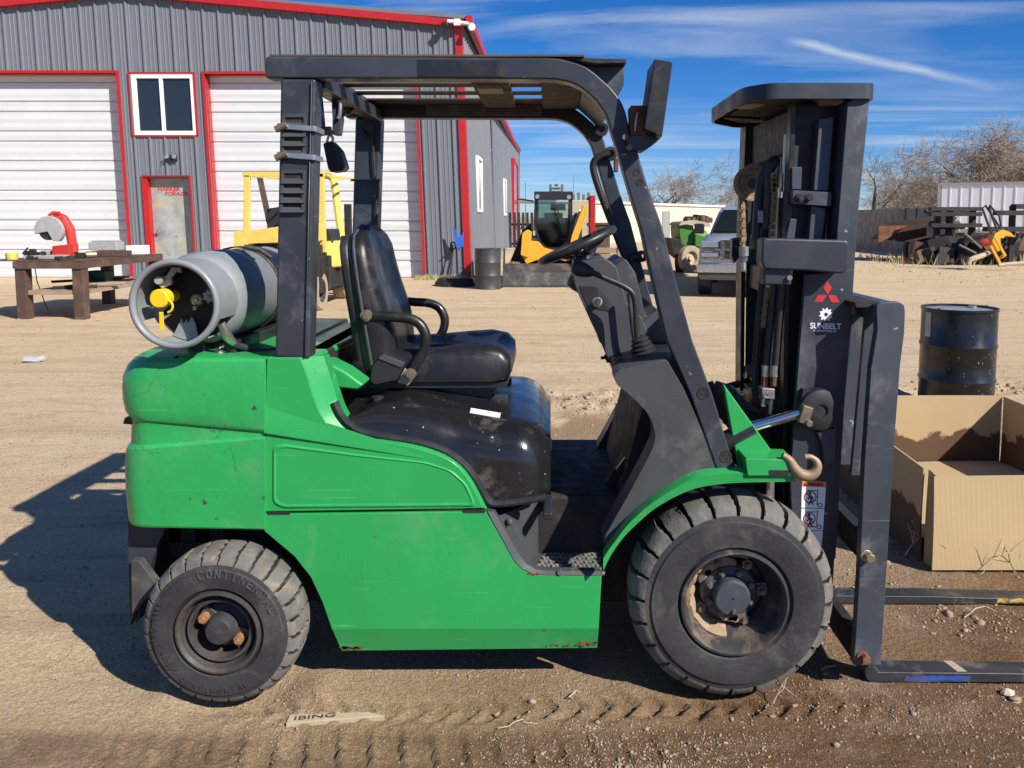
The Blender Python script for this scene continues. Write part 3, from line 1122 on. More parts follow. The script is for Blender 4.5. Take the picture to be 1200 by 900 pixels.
mb.box(lx, side_x(Y1) - .15, Y1 - .1, Y1, 0, ZE - .1)
part(mb, 'rear_wall', M['wall_side'], ws)
mb = MB()
mb.box(lx, lx + .1, BY + .2, Y1 - .2, 0, ZE - .1)
part(mb, 'far_wall', M['wall_side'], ws)


def side_window(parent, yc, w, z0, z1, xoff=0.0):
    x = side_x(yc) + xoff - .028 * (z0 + z1) / 2
    f = MB()
    for (a, b_, c_, d_) in ((-w / 2, w / 2, z0, z0 + .09), (-w / 2, w / 2, z1 - .09, z1), (-w / 2, -w / 2 + .1, z0 + .09, z1 - .09), (w / 2 - .1, w / 2, z0 + .09, z1 - .09)):
        f.box(x - .03, x + .07, yc + a, yc + b_, c_, d_)
    f = part(f, 'window', M['white_vinyl'], parent)
    g = MB()
    g.box(x - .02, x + .02, yc - w / 2 + .1, yc + w / 2 - .1, z0 + .09, z1 - .09)
    part(g, 'pane', M['glass_sky'], f)


side_window(ws, 25.0, 1.5, 1.80, 3.45)

an = thing('workshop_annex', 'lower grey steel annex behind the workshop with a red doorway', 'annex', (-4, 40, 0))
y = Y1 + .01
while y < Y2 - .01:
    e = min(y + 1.0, Y2)
    mb = MB()
    x0, x1 = side_x(y) + .05, side_x(e) + .05
    dz = -.11
    prof = [(x0, y), (x0 + .035, y + .05), (x0 + .035, y + .12), (x0, y + .2), (x1, e)]
    mb.loft([[(px_, py_, -.1) for px_, py_ in prof] + [(x1 - .05, e, -.1), (x0 - .05, y, -.1)],
             [(px_ + dz, py_, ZE2) for px_, py_ in prof] + [(x1 - .05 + dz, e, ZE2), (x0 - .05 + dz, y, ZE2)]])
    part(mb, 'wall_panel', M['wall'], an, ang=25)
    y = e
mb = MB()
mb.box(-16, side_x(Y2), Y2, Y2 + .1, 0, ZE2)
part(mb, 'rear_wall', M['wall_side'], an)
mb = MB()
mb.box(-16, side_x(Y1) - .2, Y1 + .02, Y1 + .1, 0, ZE2)
part(mb, 'rear_wall', M['wall_side'], an)
mb = MB()
mb.loft([[(-16, Y1 + .02, ZE2 + .9), (side_x(Y1) + .1, Y1 + .02, ZE2 + .06), (side_x(Y1) + .1, Y1 + .02, ZE2), (-16, Y1 + .02, ZE2 + .8)],
         [(-16, Y2 + .2, ZE2 + .9), (side_x(Y2) + .1, Y2 + .2, ZE2 + .06), (side_x(Y2) + .1, Y2 + .2, ZE2), (-16, Y2 + .2, ZE2 + .8)]])
part(mb, 'roof', M['wall'], an)
mb = MB()
mb.box(side_x(40) - .05, side_x(40) + .12, Y1 + .1, Y2 + .2, ZE2 - .14, ZE2 + .04)
part(mb, 'gutter', M['redtrim'], an)
side_window(an, 35.6, 1.4, 1.75, 3.30, .06)
mb = MB()
for yy in (41.0, 45.0):
    x = side_x(yy)
    mb.box(x - .1, x + .12, yy - .12, yy + .12, 0, 4.6)
mb.box(side_x(43) - .1, side_x(43) + .12, 41.12, 44.88, 4.4, 4.6)
part(mb, 'door_frame', M['redtrim'], an)
mb = MB()
mb.box(side_x(43) - .2, side_x(43) + .09, 41.12, 44.88, 0, 4.4)
part(mb, 'door', M['glass_dark'], an)
mb = MB()
mb.cyl((side_x(46) - .5, 46, ZE2), (side_x(46) - .5, 46, ZE2 + .55), .16, 10)
part(mb, 'vent_pipe', M['wall_side'], an)

# emergency lamp, cord, camera on the facade
li = thing('emergency_lamp', 'small black twin emergency lamp above the entrance door', 'lamp', tuple(fac(189.5, 185, .03)))
c = fac(190, 185.5, .05)
mb = MB()
mb.obox(c, (.30, .09, .16))
part(mb, 'housing', M['plastic_dark'], li, bevel=.02)
for sx in (-.1, .1):
    mb = MB()
    mb.lathe([(0, -.075), (.05, -.07), (.062, -.03), (.05, .0)], c + Vector((sx, -.03, .03)), (0, 1, 0), 12)
    part(mb, 'lamp_head', M['lamp'], li)
p0, p1 = fac(181.8, 185, .06), fac(170, 206, .08)
mb = MB()
mb.tube([p0, (p0 + p1) / 2 + Vector((.02, 0, -.05)), p1], .012, 6)
part(mb, 'cord', M['zinc'], li)
sc = thing('security_camera', 'white security camera with two spot heads on the workshop corner', 'camera', tuple(fac(535, 30, .1)))
c = fac(536, 28.5, .2)
mb = MB()
mb.obox(c, (.16, .16, .16))
mb.cyl(c + Vector((-.25, -.05, .02)), c + Vector((.05, 0, .02)), .05, 10)
mb.cyl(c + Vector((.05, 0, .0)), c + Vector((.30, -.03, -.04)), .05, 10)
part(mb, 'mount', M['white_vinyl'], sc)
for dx, dz in ((-.3, -.08), (.38, -.12)):
    mb = MB()
    mb.lathe([(0, -.11), (.09, -.11), (.10, .0), (.05, .12)], c + Vector((dx, -.06, dz)), (.25 if dx < 0 else -.2, 1, .35), 14, caps=True)
    part(mb, 'camera_head', M['white_vinyl'] if dx > 0 else M['black'], sc)


# ---------------------------------------------------------------- workbench and what lies on it
wb = thing('workbench', 'long rusty steel workbench standing in front of the left roller door', 'workbench', (-7.9, 14, 0))
TZ = 0.94
WX0, WX1, WY0, WY1 = -8.42, -7.36, 12.85, 15.5
mb = MB()
mb.slab([(WX0 - .55, WY0 + .05), (WX1 + .01, WY0 - .02), (WX1 + .02, WY1), (WX0 - .5, WY1)], TZ - .012, TZ)
part(mb, 'bench_top', M['bench'], wb)
mb = MB()
for a, b_ in (((WX0, WY0), (WX1, WY0)), ((WX1, WY0), (WX1, WY1)), ((WX0, WY0), (WX0, WY1)), ((WX0, WY1), (WX1, WY1))):
    mb.bar((a[0], a[1], TZ - .07), (b_[0], b_[1], TZ - .07), .05, .11, (0, 0, 1) if False else (1, 0, 0) if a[0] == b_[0] else (0, 1, 0))
part(mb, 'apron', M['bench'], wb)
for (x, y) in ((WX0 + .08, WY0 + .09), (WX1 - .08, WY0 + .09), (WX0 + .08, WY1 - .1), (WX1 - .08, WY1 - .1)):
    mb = MB()
    mb.box(x - .085, x + .085, y - .085, y + .085, -.02, TZ - .015)
    part(mb, 'leg', M['bench'], wb, bevel=.008)
mb = MB()
mb.box(WX0 + .18, WX1 - .18, WY0 + .02, WY1 - .05, .40, .47)
mb.box(WX1 - .19, WX1 + .02, WY0 + .18, WY1 - .2, .41, .47)
part(mb, 'shelf', M['wood'], wb)


def small(name, label, cat, fn, m, base, **kw):
    mb = MB()
    fn(mb)
    o = part(mb, name, M[m], **kw)
    return tag(o, label, cat)


# chop saw
def P3(px, py, Y):
    return at(px, py, Y)


SY = 13.5
cs = thing('chop_saw', 'red chop saw with a grey blade guard raised on the workbench', 'saw', (at(60, 302, SY).x, SY, TZ))
mb = MB()
b0, b1 = at(35, 301, SY), at(86, 301, SY)
mb.box(b0.x, b1.x, SY - .18, SY + .18, TZ + .002, TZ + .07)
mb.box(b1.x - .45, b1.x - .35, SY - .15, SY + .15, TZ + .07, TZ + .14)
part(mb, 'base', M['tool_grey'], cs, bevel=.01)
mb = MB()
cc = at(59.5, 270, SY)
pts = []
for k in range(0, 15):
    a = math.radians(-50 + k * 17.5)
    pts.append((cc.x + .235 * math.cos(a), cc.z + .235 * math.sin(a)))
pts += [(cc.x - .02, cc.z - .02), (cc.x + .06, cc.z - .17)]
mb.prism(pts, SY - .07, SY + .04)
part(mb, 'blade_guard', M['tool_grey'], cs, bevel=.012)
mb = MB()
mb.lathe([(0, -.04), (.14, -.04), (.14, .02), (0, .02)], (cc.x - .03, SY - .0, cc.z - .02), (0, 1, 0), 24)
part(mb, 'blade', M['under'], cs)
mb = MB()
path = [at(62, 252, SY), at(72, 256, SY), at(79, 268, SY), at(82, 284, SY), at(83, 296, SY)]
mb.tube([p + Vector((0, .06, 0)) for p in path], [.07, .075, .08, .075, .08], 8)
mb.prism(XZ([(66, 288), (86, 286), (86, 300), (66, 298)], SY), SY - .12, SY + .15)
part(mb, 'arm', M['tool_red'], cs, bevel=.008)
mb = MB()
mb.tube([at(61, 256, SY), at(58, 252, SY), at(62, 249.5, SY), at(70, 250, SY)], .03, 8)
part(mb, 'grip', M['tool_red'], cs)
for i, (x0, x1, y0, y1, Y, m_, nm, lb, ct) in enumerate([
        (109, 141, 284, 293.5, 14.5, 'tool_grey', 'steel_box', 'long grey steel box on the workbench behind the saw', 'metal box'),
        (112, 150, 293.7, 300.5, 14.3, 'bench', 'metal_plate', 'dull flat plate lying under the grey steel box', 'plate'),
        (152, 171, 286.5, 297, 15.2, 'white_vinyl', 'white_carton', 'small white carton at the far end of the workbench', 'carton')]):
    a, b_ = at(x0, y1, Y), at(x1, y0, Y)
    mb = MB()
    z0 = TZ + .001 if i != 0 else TZ + .105
    h = b_.z - a.z
    mb.box(a.x, b_.x, Y - .14, Y + .14, z0, z0 + h if i != 1 else TZ + .103)
    if i == 0:
        mb.box(a.x + .04, b_.x - .03, Y - .12, Y + .12, z0 + h, z0 + h + .03)
    tag(part(mb, nm, M[m_], bevel=.01), lb, ct)
mb = MB()
c = at(14, 302, 13.2)
mb.lathe([(0, 0), (.085, 0), (.09, .02), (.09, .10), (.07, .115), (0, .115)], (c.x, 13.2, TZ + .001), (0, 0, 1), 18)
tag(part(mb, 'yellow_tin', M['yellow'],), 'round yellow tin at the left end of the workbench', 'tin')
mb = MB()
c = at(116, 300, 13.9)
mb.cyl((c.x - .05, 13.6, TZ + .06), (c.x + .06, 13.7, TZ + .06), .055, 14)
tag(part(mb, 'brass_fitting', M['valve']), 'short brass coloured fitting beside the grey steel box', 'fitting')
for k, (px, Y, ln, lb) in enumerate([(42, 13.15, .30, 'dark clamp bar lying on the saw base left of the guard'), (92, 13.6, .22, 'bent dark bracket between the saw and the grey box'),
                                     (75, 12.95, .16, 'small heap of dark chain at the front edge under the saw')]):
    mb = MB()
    c = at(px, 300, Y)
    rr = random.Random(k)
    zb = TZ + (.072 if k == 0 else .002)
    for q in range(7):
        x = c.x + rr.uniform(-.5, .5) * ln
        yq = Y + rr.uniform(-.06, .06)
        h = rr.uniform(.03, .10)
        mb.obox((x, yq, zb + h / 2), (rr.uniform(.03, .14), .04, h), (0, 0, rr.uniform(0, 3)))
    mb.bar((c.x - ln * .6, Y, zb + .025), (c.x + ln * .5, Y + .03, zb + .03), .03, .03)
    if k == 0:
        mb.bar((c.x - ln * .7, Y, zb + .02), (c.x - ln * .4, Y, zb + .12), .02, .02)
    tag(part(mb, 'clamp' if k == 0 else 'bracket' if k == 1 else 'loose_chain', M['under']), lb, 'tool')
mb = MB()
a = at(104, 326, 14.3)
mb.box(a.x, a.x + .34, 14.2, 14.5, .472, .472 + .22)
mb.cyl((a.x + .05, 14.2, .60), (a.x + .05, 14.1, .60), .07, 12)
tag(part(mb, 'green_box', M['greenbin'], bevel=.02), 'dark green toolbox on the shelf under the workbench', 'toolbox')
rr = random.Random(5)
for k in range(6):
    mb = MB()
    x = WX0 + .25 + rr.uniform(0, .75)
    y = WY0 + .2 + k * .35
    mb.bar((x - .25, y, .50 + .02 * (k % 3)), (x + rr.uniform(.15, .35), y + rr.uniform(-.1, .4), .50 + .025 * (k % 3)), .10, .04)
    tag(part(mb, 'scrap_bar', M['wood'] if k % 2 else M['under']), 'offcut of wood or dark bar piled on the workbench shelf', 'offcut', 'offcuts on the workbench shelf')
mb = MB()
q = at(47, 312, 13.2)
mb.tube([(q.x, 13.05, TZ - .02), (q.x + .03, 13.05, .6), (q.x + .12, 13.1, .2), (q.x + .12, 13.2, .015), (q.x + .5, 13.3, .012)], .008, 6)
tag(part(mb, 'power_cord', M['hose']), 'thin dark cord hanging from the workbench to the ground', 'cord')

# ---------------------------------------------------------------- faded yellow forklift behind
yf = thing('yellow_forklift', 'faded yellow forklift parked behind the green one, nose away', 'forklift', (-4.6, 15, 0))
YA, YB = 14.3, 16.2


def beam(mb, a, b_, w, h):
    mb.bar(a, b_, w, h)


for nm, pth, r in (('guard_post', [at(290, 205, YA), at(289, 280, YA)], .075), ('guard_post', [at(376, 203, YA), at(379, 296, YA)], .08)):
    mb = MB()
    mb.bar(pth[0], pth[1], .07, r * 1.4)
    part(mb, nm, M['yellow'], yf, bevel=.012)
mb = MB()
rp = spl([at(374, 205, YB), at(386, 206, YB), at(391.5, 214, YB), at(395, 240, YB), at(399, 270, YB), at(401, 292, YB)], 5)
mb.tube(rp, .085, 8, flat=.7)
part(mb, 'guard_post', M['yellow'], yf)
mb = MB()
mb.bar(at(304, 206, YB + .3), at(316, 262, YB + .3), .06, .10)
part(mb, 'guard_post', M['bench'], yf)
mb = MB()
mb.bar(at(285, 204.5, YA), at(380, 204.5, YA), .07, .08)
a, b_ = at(286, 204.5, YA), at(388, 205.5, YB)
mb.bar(a, Vector((a.x + .5, YB, a.z + .0)), .07, .06)
mb.bar(at(378, 203.5, YA), b_, .07, .07)
for k in range(5):
    x = a.x + .2 + k * .23
    mb.bar((x, YA + .03, a.z + .02), (x + .35, YB, a.z + .02), .04, .03)
part(mb, 'guard_roof', M['yellow'], yf)
mb = MB()
l, r_ = at(274, 300, 13.75).x, at(372, 300, 13.75).x
top, ub = at(300, 270, 13.75).z, at(300, 286, 13.75).z
mb.prism(rnd(XZ([(274, 301), (274, 271), (306, 268.5), (330, 265), (368, 262), (368, 283), (292, 285.5), (286, 289), (284, 301)], 13.7), .02), 13.7, 14.3)
part(mb, 'counterweight', M['yellow'], yf, bevel=.03)
mb = MB()
mb.box(l + .15, r_ - .05, 14.0, 15.6, .30, 1.15)
mb.box(l + .25, r_, 14.5, 16.2, .35, .95)
mb.prism(XZ([(372, 308), (398, 306), (398, 322), (392, 336), (384, 325), (372, 322)], 15.0), 15.0, 15.6)
part(mb, 'chassis', M['under'], yf, bevel=.02)
mb = MB()
sp_ = [(-4.05, 14.32), (-3.75, 15.0), (-3.85, 16.25), (-5.3, 16.25), (-5.3, 14.32)]
mb.slab(rnd(sp_, .12), .72, at(385, 283, 14.6).z)
part(mb, 'body', M['yellow'], yf, bevel=.05)
mb = MB()
mb.prism(rnd(XZ([(384, 268), (396, 268), (400, 292), (386, 296)], 15.6), .03), 15.0, 15.7)
mb.prism(rnd(XZ([(316, 245), (372, 236), (374, 280), (318, 282)], 15.4), .06), 15.2, 15.5)
part(mb, 'seat', M['plastic_dark'], yf, bevel=.04)
mb = MB()
v = at(384, 300, 14.95)
add_text(mb, 'Hy', (-3.985, 14.50, .985), (.40, .915, 0), (0, 0, 1), 1, width=.42, height=.22, depth=.004, bold=True)
part(mb, 'lettering', M['dark_mark'], yf)


def simple_wheel(name, parent, c, axis, r, w, mt='tan_tyre', rim='white_mark'):
    ax = Vector(axis).normalized()
    mb = MB()
    mb.lathe([(r * .58, w * .5), (r * .62, w * .52), (r * .92, w * .5), (r, w * .38), (r, -w * .38), (r * .92, -w * .5), (r * .6, -w * .5), (r * .58, -w * .3)], c, ax, 28)
    t = part(mb, name, M[mt], parent)
    mb = MB()
    mb.lathe([(r * .58, w * .5), (r * .52, w * .2), (r * .50, w * .05), (r * .22, w * .02), (r * .20, w * .3), (0, w * .32)], c, ax, 20)
    mb.lathe([(r * .58, -w * .4), (r * .4, -w * .2), (0, -w * .2)], c, ax, 20)
    part(mb, 'rim', M[rim], t)
    return t


wax = (1.0, -.04, 0)
simple_wheel('wheel', yf, (at(368, 343, 14.2).x, 14.2, .345), wax, .345, .30, rim='rim')
simple_wheel('wheel', yf, (at(402, 338, 16.4).x, 16.4, .36), wax, .36, .26, rim='rim')
simple_wheel('wheel', yf, (-5.45, 14.6, .345), wax, .345, .28, rim='rim')
simple_wheel('wheel', yf, (-5.2, 16.7, .36), wax, .36, .26, rim='rim')
mb = MB()
for x in (-5.0, -4.2):
    mb.box(x - .06, x + .06, 17.0, 17.16, .1, 1.9)
part(mb, 'mast', M['under'], yf)


# ---------------------------------------------------------------- drums
def drum(name, label, c, r, h, mt, lid='black'):
    t = thing(name, label, 'drum', c)
    mb = MB()
    pr = [(0, .01), (r * .96, .01), (r * 1.02, 0), (r * 1.02, .02), (r, .03)]
    for f in (.335, .655):
        z = h * f
        pr += [(r, z - .022), (r * 1.032, z - .006), (r * 1.032, z + .006), (r, z + .022)]
    pr += [(r, h - .025), (r * 1.022, h - .02), (r * 1.022, h), (r * .985, h), (r * .975, h - .02)]
    mb.lathe(pr, c, (0, 0, 1), 48)
    part(mb, 'shell', M[mt], t, ang=40)
    mb = MB()
    mb.lathe([(r * .975, h - .02), (r * .9, h - .022), (r * .88, h - .017), (0, h - .015)], c, (0, 0, 1), 36)
    part(mb, 'lid', M[lid], t)
    mb = MB()
    for a, q in ((.6, .035), (3.5, .022)):
        p = Vector(c) + Vector((r * .72 * math.cos(a), r * .72 * math.sin(a), h - .016))
        mb.cyl(p, p + Vector((0, 0, .015)), q, 12)
    part(mb, 'bung', M['zinc'], t)
    return t


DC = gnd(1139, 490)
dr = drum('black_drum', 'glossy black steel drum speckled with white behind the cardboard box', (DC.x, DC.y + .28, -.02), .288, .885, 'barrel', 'tank')
mb = MB()
vs = []
for k in range(5):
    a = math.radians(186 + k * 3.2)
    vs.append((DC.x + .2905 * math.cos(a), DC.y + .28 + .2905 * math.sin(a)))
mb.loft([[(x, y, .63) for x, y in vs], [(x, y, .83) for x, y in vs]], closed=False, caps=False)
part(mb, 'paper_label', M['tool_grey'], dr)
mb = MB()
rr = random.Random(11)
for k in range(46):
    a = math.radians(rr.choice([rr.gauss(292, 7), rr.gauss(310, 8), rr.uniform(200, 340)]))
    z = rr.choice([rr.uniform(.32, .56), rr.uniform(.1, .84)])
    s = rr.uniform(.002, .007)
    x, y = DC.x + .2895 * math.cos(a), DC.y + .28 + .2895 * math.sin(a)
    tx, ty = -math.sin(a), math.cos(a)
    hz = s * rr.uniform(.7, 3.0)
    mb.add([(x - tx * s, y - ty * s, z), (x, y, z - hz), (x + tx * s, y + ty * s, z + hz * .2), (x, y, z + hz)], [(0, 1, 2, 3)])
part(mb, 'paint_spatter', M['grey_mark'], dr, fix=False)
D2 = gnd(571, 339.5)
drum('charcoal_drum', 'dull charcoal steel drum standing by the workshop corner', (D2.x, D2.y + .2, 0), .295, .93, 'barrel_grey')

# things leaning on the workshop corner
q = gnd(533, 336)
mb = MB()
mb.lathe([(.52, 0), (.50, .10), (.42, .20), (.36, .22), (.32, .12), (0, .10)], (q.x, q.y + .25, -.01), (0, 0, 1), 24)
tag(part(mb, 'rubber_tub', M['under']), 'shallow black rubber tub on the ground at the workshop corner', 'tub')
sh = thing('snow_shovel', 'blue snow shovel leaning blade up on the red corner trim', 'shovel', (at(537, 330, 21.7).x, 21.7, 0))
mb = MB()
mb.bar(at(540, 330, 21.6), at(538, 290, 21.9), .03, .03)
part(mb, 'shaft', M['zinc'], sh)
mb = MB()
bl = XZ([(531, 267), (534, 268), (537, 278), (541, 276), (543.5, 272), (543, 289), (535, 290)], 21.85)
mb.prism(bl, 21.78, 21.84)
part(mb, 'blade', M['blue_shovel'], sh)
br = thing('floor_squeegee', 'dark hand tool with a loop grip leaning on the workshop wall', 'tool', (at(527, 330, 21.7).x, 21.7, 0))
mb = MB()
mb.bar(at(527.5, 327, 21.7), at(530, 293, 21.95), .035, .035)
part(mb, 'shaft', M['under'], br)
mb = MB()
ce = at(531, 288, 21.95)
mb.tube([ce + Vector((.07 * math.cos(a), 0, .10 * math.sin(a))) for a in [k * .628 for k in range(10)]], .022, 6, closed=True)
mb.bar(at(522, 299, 21.95), at(530, 291, 21.95), .03, .04)
part(mb, 'grip', M['under'], br)

# ---------------------------------------------------------------- skid steer
def tint_glass():
    m = bpy.data.materials.new('tinted_glass')
    m.use_nodes = True
    nt = m.node_tree
    nt.nodes.clear()
    o = nn(nt, 'ShaderNodeOutputMaterial')
    a = nn(nt, 'ShaderNodeBsdfTransparent')
    a.inputs[0].default_value = (.50, .58, .56, 1)
    b = nn(nt, 'ShaderNodeBsdfGlossy')
    b.inputs['Roughness'].default_value = .04
    b.inputs['Color'].default_value = (.8, .9, .9, 1)
    f = nn(nt, 'ShaderNodeFresnel', i_IOR=1.9)
    x = nn(nt, 'ShaderNodeMixShader')
    nt.links.new(f.outputs[0], x.inputs[0])
    nt.links.new(a.outputs[0], x.inputs[1])
    nt.links.new(b.outputs[0], x.inputs[2])
    nt.links.new(x.outputs[0], o.inputs[0])
    return m


M['tint_glass'] = tint_glass()
M['tint_dark'] = mat('smoked_glass', (0.010, 0.012, 0.014), 0.12, var=0.1, spec=0.25, rvar=0.03)
ss = thing('skid_steer', 'yellow skid steer loader with a black cab and lowered bucket', 'skid steer', (.1, 20, 0))
YS = 19.6
mb = MB()
cab = XZ([(627, 226), (670, 227), (671.5, 262), (668, 283), (657, 292), (640, 292), (631, 284), (625, 262)], YS)
inn = [((x - .08) * 1.0, z) for x, z in cab]
glass = XZ([(634, 232), (650, 230.5), (664, 236), (667.5, 254), (667, 275), (656, 289), (641, 289), (633, 278), (627.5, 262), (628, 250)], YS)
cx_, cz_ = sum(p[0] for p in cab) / 8, sum(p[1] for p in cab) / 8
ysk = 1.35
top_z = at(640, 226, YS).z
x0_, x1_ = cab[0][0], cab[1][0] + .02
mb.box(x0_, x1_, YS + .06, YS + ysk, top_z - .06, top_z)
mb.box(x0_, x0_ + .05, YS + .06, YS + ysk, 1.55, top_z - .062)
mb.box(x1_ - .05, x1_, YS + .06, YS + ysk, 1.55, top_z - .062)
mb.box(x0_, x1_, YS + .06, YS + ysk, .75, 1.0)
mb.box(x0_, x1_, YS + ysk - .05, YS + ysk, 1.002, 1.62)
for xx in (x0_, x1_ - .07):
    mb.box(xx, xx + .07, YS + .06, YS + .16, 1.002, top_z - .064)
    mb.box(xx, xx + .07, YS + ysk - .10, YS + ysk, 1.622, top_z - .064)
part(mb, 'cab', M['black'], ss)
mb = MB()
xm = (x0_ + x1_) / 2
mb.box(xm - .24, xm + .24, YS + .65, YS + 1.15, 1.0, 1.15)
mb.slab(rnd([(xm - .24, YS + 1.05), (xm + .24, YS + 1.05), (xm + .22, YS + 1.2), (xm - .22, YS + 1.2)], .04), 1.1, 1.75)
part(mb, 'seat', M['plastic'], ss, bevel=.05)
mb = MB()
mb.prism(rnd([(cab[0][0] - .02, top_z + .03), (cab[1][0] + .03, top_z + .03), (cab[1][0] + .03, top_z - .16), (cab[0][0] - .02, top_z - .16)], .03), YS - .12, YS + .3)
part(mb, 'roof_visor', M['black'], ss, bevel=.02)
mb = MB()
ro_ = rnd(cab, .05)
cc_ = (sum(p[0] for p in ro_) / len(ro_), sum(p[1] for p in ro_) / len(ro_))
mb.ring(ro_, [(cc_[0] + (p[0] - cc_[0]) * .84, cc_[1] + (p[1] - cc_[1]) * .89) for p in ro_], YS - .005, YS + .055)
dfr = part(mb, 'door_frame', M['black'], ss)
mb = MB()
mb.prism([(cc_[0] + (p[0] - cc_[0]) * .86, cc_[1] + (p[1] - cc_[1]) * .91) for p in ro_], YS - .020, YS - .006)
part(mb, 'windscreen', M['tint_glass'], dfr)
mb = MB()
mb.bar(at(648, 238, YS - .05), at(662, 262, YS - .05), .02, .03)
part(mb, 'wiper', M['plastic_dark'], dfr)
mb = MB()
wz = XZ([(645, 238), (664, 238), (664, 246), (645, 246)], YS)
mb.prism(wz, YS + 1.30, YS + 1.36)
part(mb, 'rear_window', M['glass_sky'], ss)
for px, py in ((629.5, 230.5), (666.5, 231.2)):
    mb = MB()
    c = at(px, py, YS - .14)
    mb.lathe([(0, -.02), (.045, -.02), (.055, .0), (.05, .05), (0, .05)], c, (0, 1, 0), 14)
    part(mb, 'work_lamp', M['lamp'], ss)
mb = MB()
for k in range(3):
    mb.box(at(644, 222, YS).x + k * .06, at(660, 222, YS).x - k * .06, YS + .3, YS + .9, top_z + .03 + k * .08, top_z + .06 + k * .08)
for px in (645, 659):
    c = at(px, 222, YS)
    mb.box(c.x - .03, c.x + .03, YS + .35, YS + .45, top_z, top_z + .22)
part(mb, 'roof_rack', M['bolt'], ss)
mb = MB()
mb.prism(rnd(XZ([(611, 297), (613, 273), (619, 270), (622, 282), (631, 283), (637, 290), (648, 293), (663, 292), (669, 284), (674, 284), (678, 300), (664, 306), (641, 300), (617, 309)], YS), .02), YS - .18, YS + .02)
part(mb, 'front_frame', M['orange_yellow'], ss, bevel=.02)
for s, pp in ():
    mb = MB()
    P = [at(x, y, YS - .2) for x, y in pp]
    P[-1].y = YS + 1.9
    P[-2].y = YS + .9
    for a, b_ in zip(P, P[1:]):
        mb.bar(a, b_, .14, .22)
    part(mb, 'lift_arm', M['orange_yellow'], ss, bevel=.02)
mb = MB()
mb.prism(rnd(XZ([(610, 299), (612, 273), (618, 269), (623, 272), (622, 286), (619, 302)], YS - .25), .03), YS - .25, YS + .15)
part(mb, 'lift_arm', M['orange_yellow'], ss, bevel=.03)
mb = MB()
mb.prism(rnd(XZ([(667, 291), (670, 276), (678, 255), (684, 240), (690, 241), (686, 257), (678, 277), (676, 290)], YS - .2), .03), YS - .2, YS + .25)
part(mb, 'lift_arm', M['orange_yellow'], ss, bevel=.03)
mb = MB()
for a_, b_, w_ in (((672, 272), (680, 246), .05), ((668, 268), (672, 250), .06)):
    mb.bar(at(*a_, YS + .1), at(*b_, YS + .4), w_, w_)
part(mb, 'hydraulic_ram', M['zinc'], ss)
mb = MB()
mb.prism(XZ([(598, 306), (606, 286), (612, 270), (622, 262), (626, 300), (616, 308)], YS + .3), YS + .3, YS + .6)
part(mb, 'side_guard', M['under'], ss)
mb = MB()
mb.box(at(617, 300, YS).x, at(674, 300, YS).x, YS, YS + 2.6, .35, 1.15)
mb.box(at(670, 300, YS).x, at(683, 300, YS).x, YS + .5, YS + 2.6, .35, 1.75)
part(mb, 'body', M['under'], ss, bevel=.04)
mb = MB()
for x in (at(610, 330, YS).x, at(672, 330, YS).x):
    mb.prism(rnd([(x, .02), (x + .32, .02), (x + .32, .75), (x, .75)], .12), YS - .1, YS + 2.3)
part(mb, 'track', M['rubber'], ss)
mb = MB()
bx0, bx1 = at(589, 330, 19.0).x, at(672, 330, 19.0).x
sec = [(18.95, .01), (18.85, .06), (19.0, .36), (19.25, .52), (19.35, .55), (19.38, .5), (19.1, .30), (19.15, .05), (19.3, .0)]
mb.loft([[(bx0, y, z) for y, z in sec], [(bx1, y, z) for y, z in sec]])
part(mb, 'bucket', mat('worn_bucket_steel', (0.06, 0.058, 0.056), 0.5, metal=0.3, var=0.3, sc=4, dirt=((0.22, 0.21, 0.19), 0.45, 3)), ss, bevel=.01)
side = [(18.9, .02), (18.95, .1), (19.3, .75), (19.45, .9), (19.6, .8), (19.4, .1)]
for x in (bx0, bx1 - .03):
    mb = MB()
    mb.loft([[(x, y, z) for y, z in side], [(x + .03, y, z) for y, z in side]])
    part(mb, 'bucket_side', M['under'], ss)
mb = MB()
mb.box(bx0, bx1, 18.83, 18.9, .0, .035)
part(mb, 'cutting_edge', M['zinc'], ss)
mb = MB()
mb.tube([at(625, 236, YS + .6), at(612, 233.5, YS + .6), at(606, 233.3, YS + .6)], .02, 6)
part(mb, 'mirror_arm', M['under'], ss)

# red and white cargo trailer behind it
rt = thing('cargo_trailer', 'grey box trailer with a bright red corner post behind the skid steer', 'trailer', (1.5, 26, 0))
mb = MB()
a, b_ = at(668, 232, 26), at(697, 229, 26)
mb.box(a.x, b_.x - .15, 26, 29, .7, b_.z - .15)
part(mb, 'box_body', M['tan'], rt, bevel=.03)
mb = MB()
mb.box(b_.x - .15, b_.x + .02, 25.95, 29, .6, b_.z - .0)
part(mb, 'corner_post', M['redtrim'], rt, bevel=.02)
mb = MB()
for k in range(4):
    mb.box(a.x + .08 + k * .16, a.x + .16 + k * .16, 26.3, 26.5, b_.z - .15, b_.z + (.10 if k % 2 else .04))
part(mb, 'roof_rail', M['bolt'], rt)
simple_wheel('wheel', rt, (b_.x - .2, 26.6, .38), (1, -.1, 0), .38, .25, 'rubber', 'rim')
simple_wheel('wheel', rt, (a.x + .2, 26.6, .38), (1, -.1, 0), .38, .25, 'rubber', 'rim')

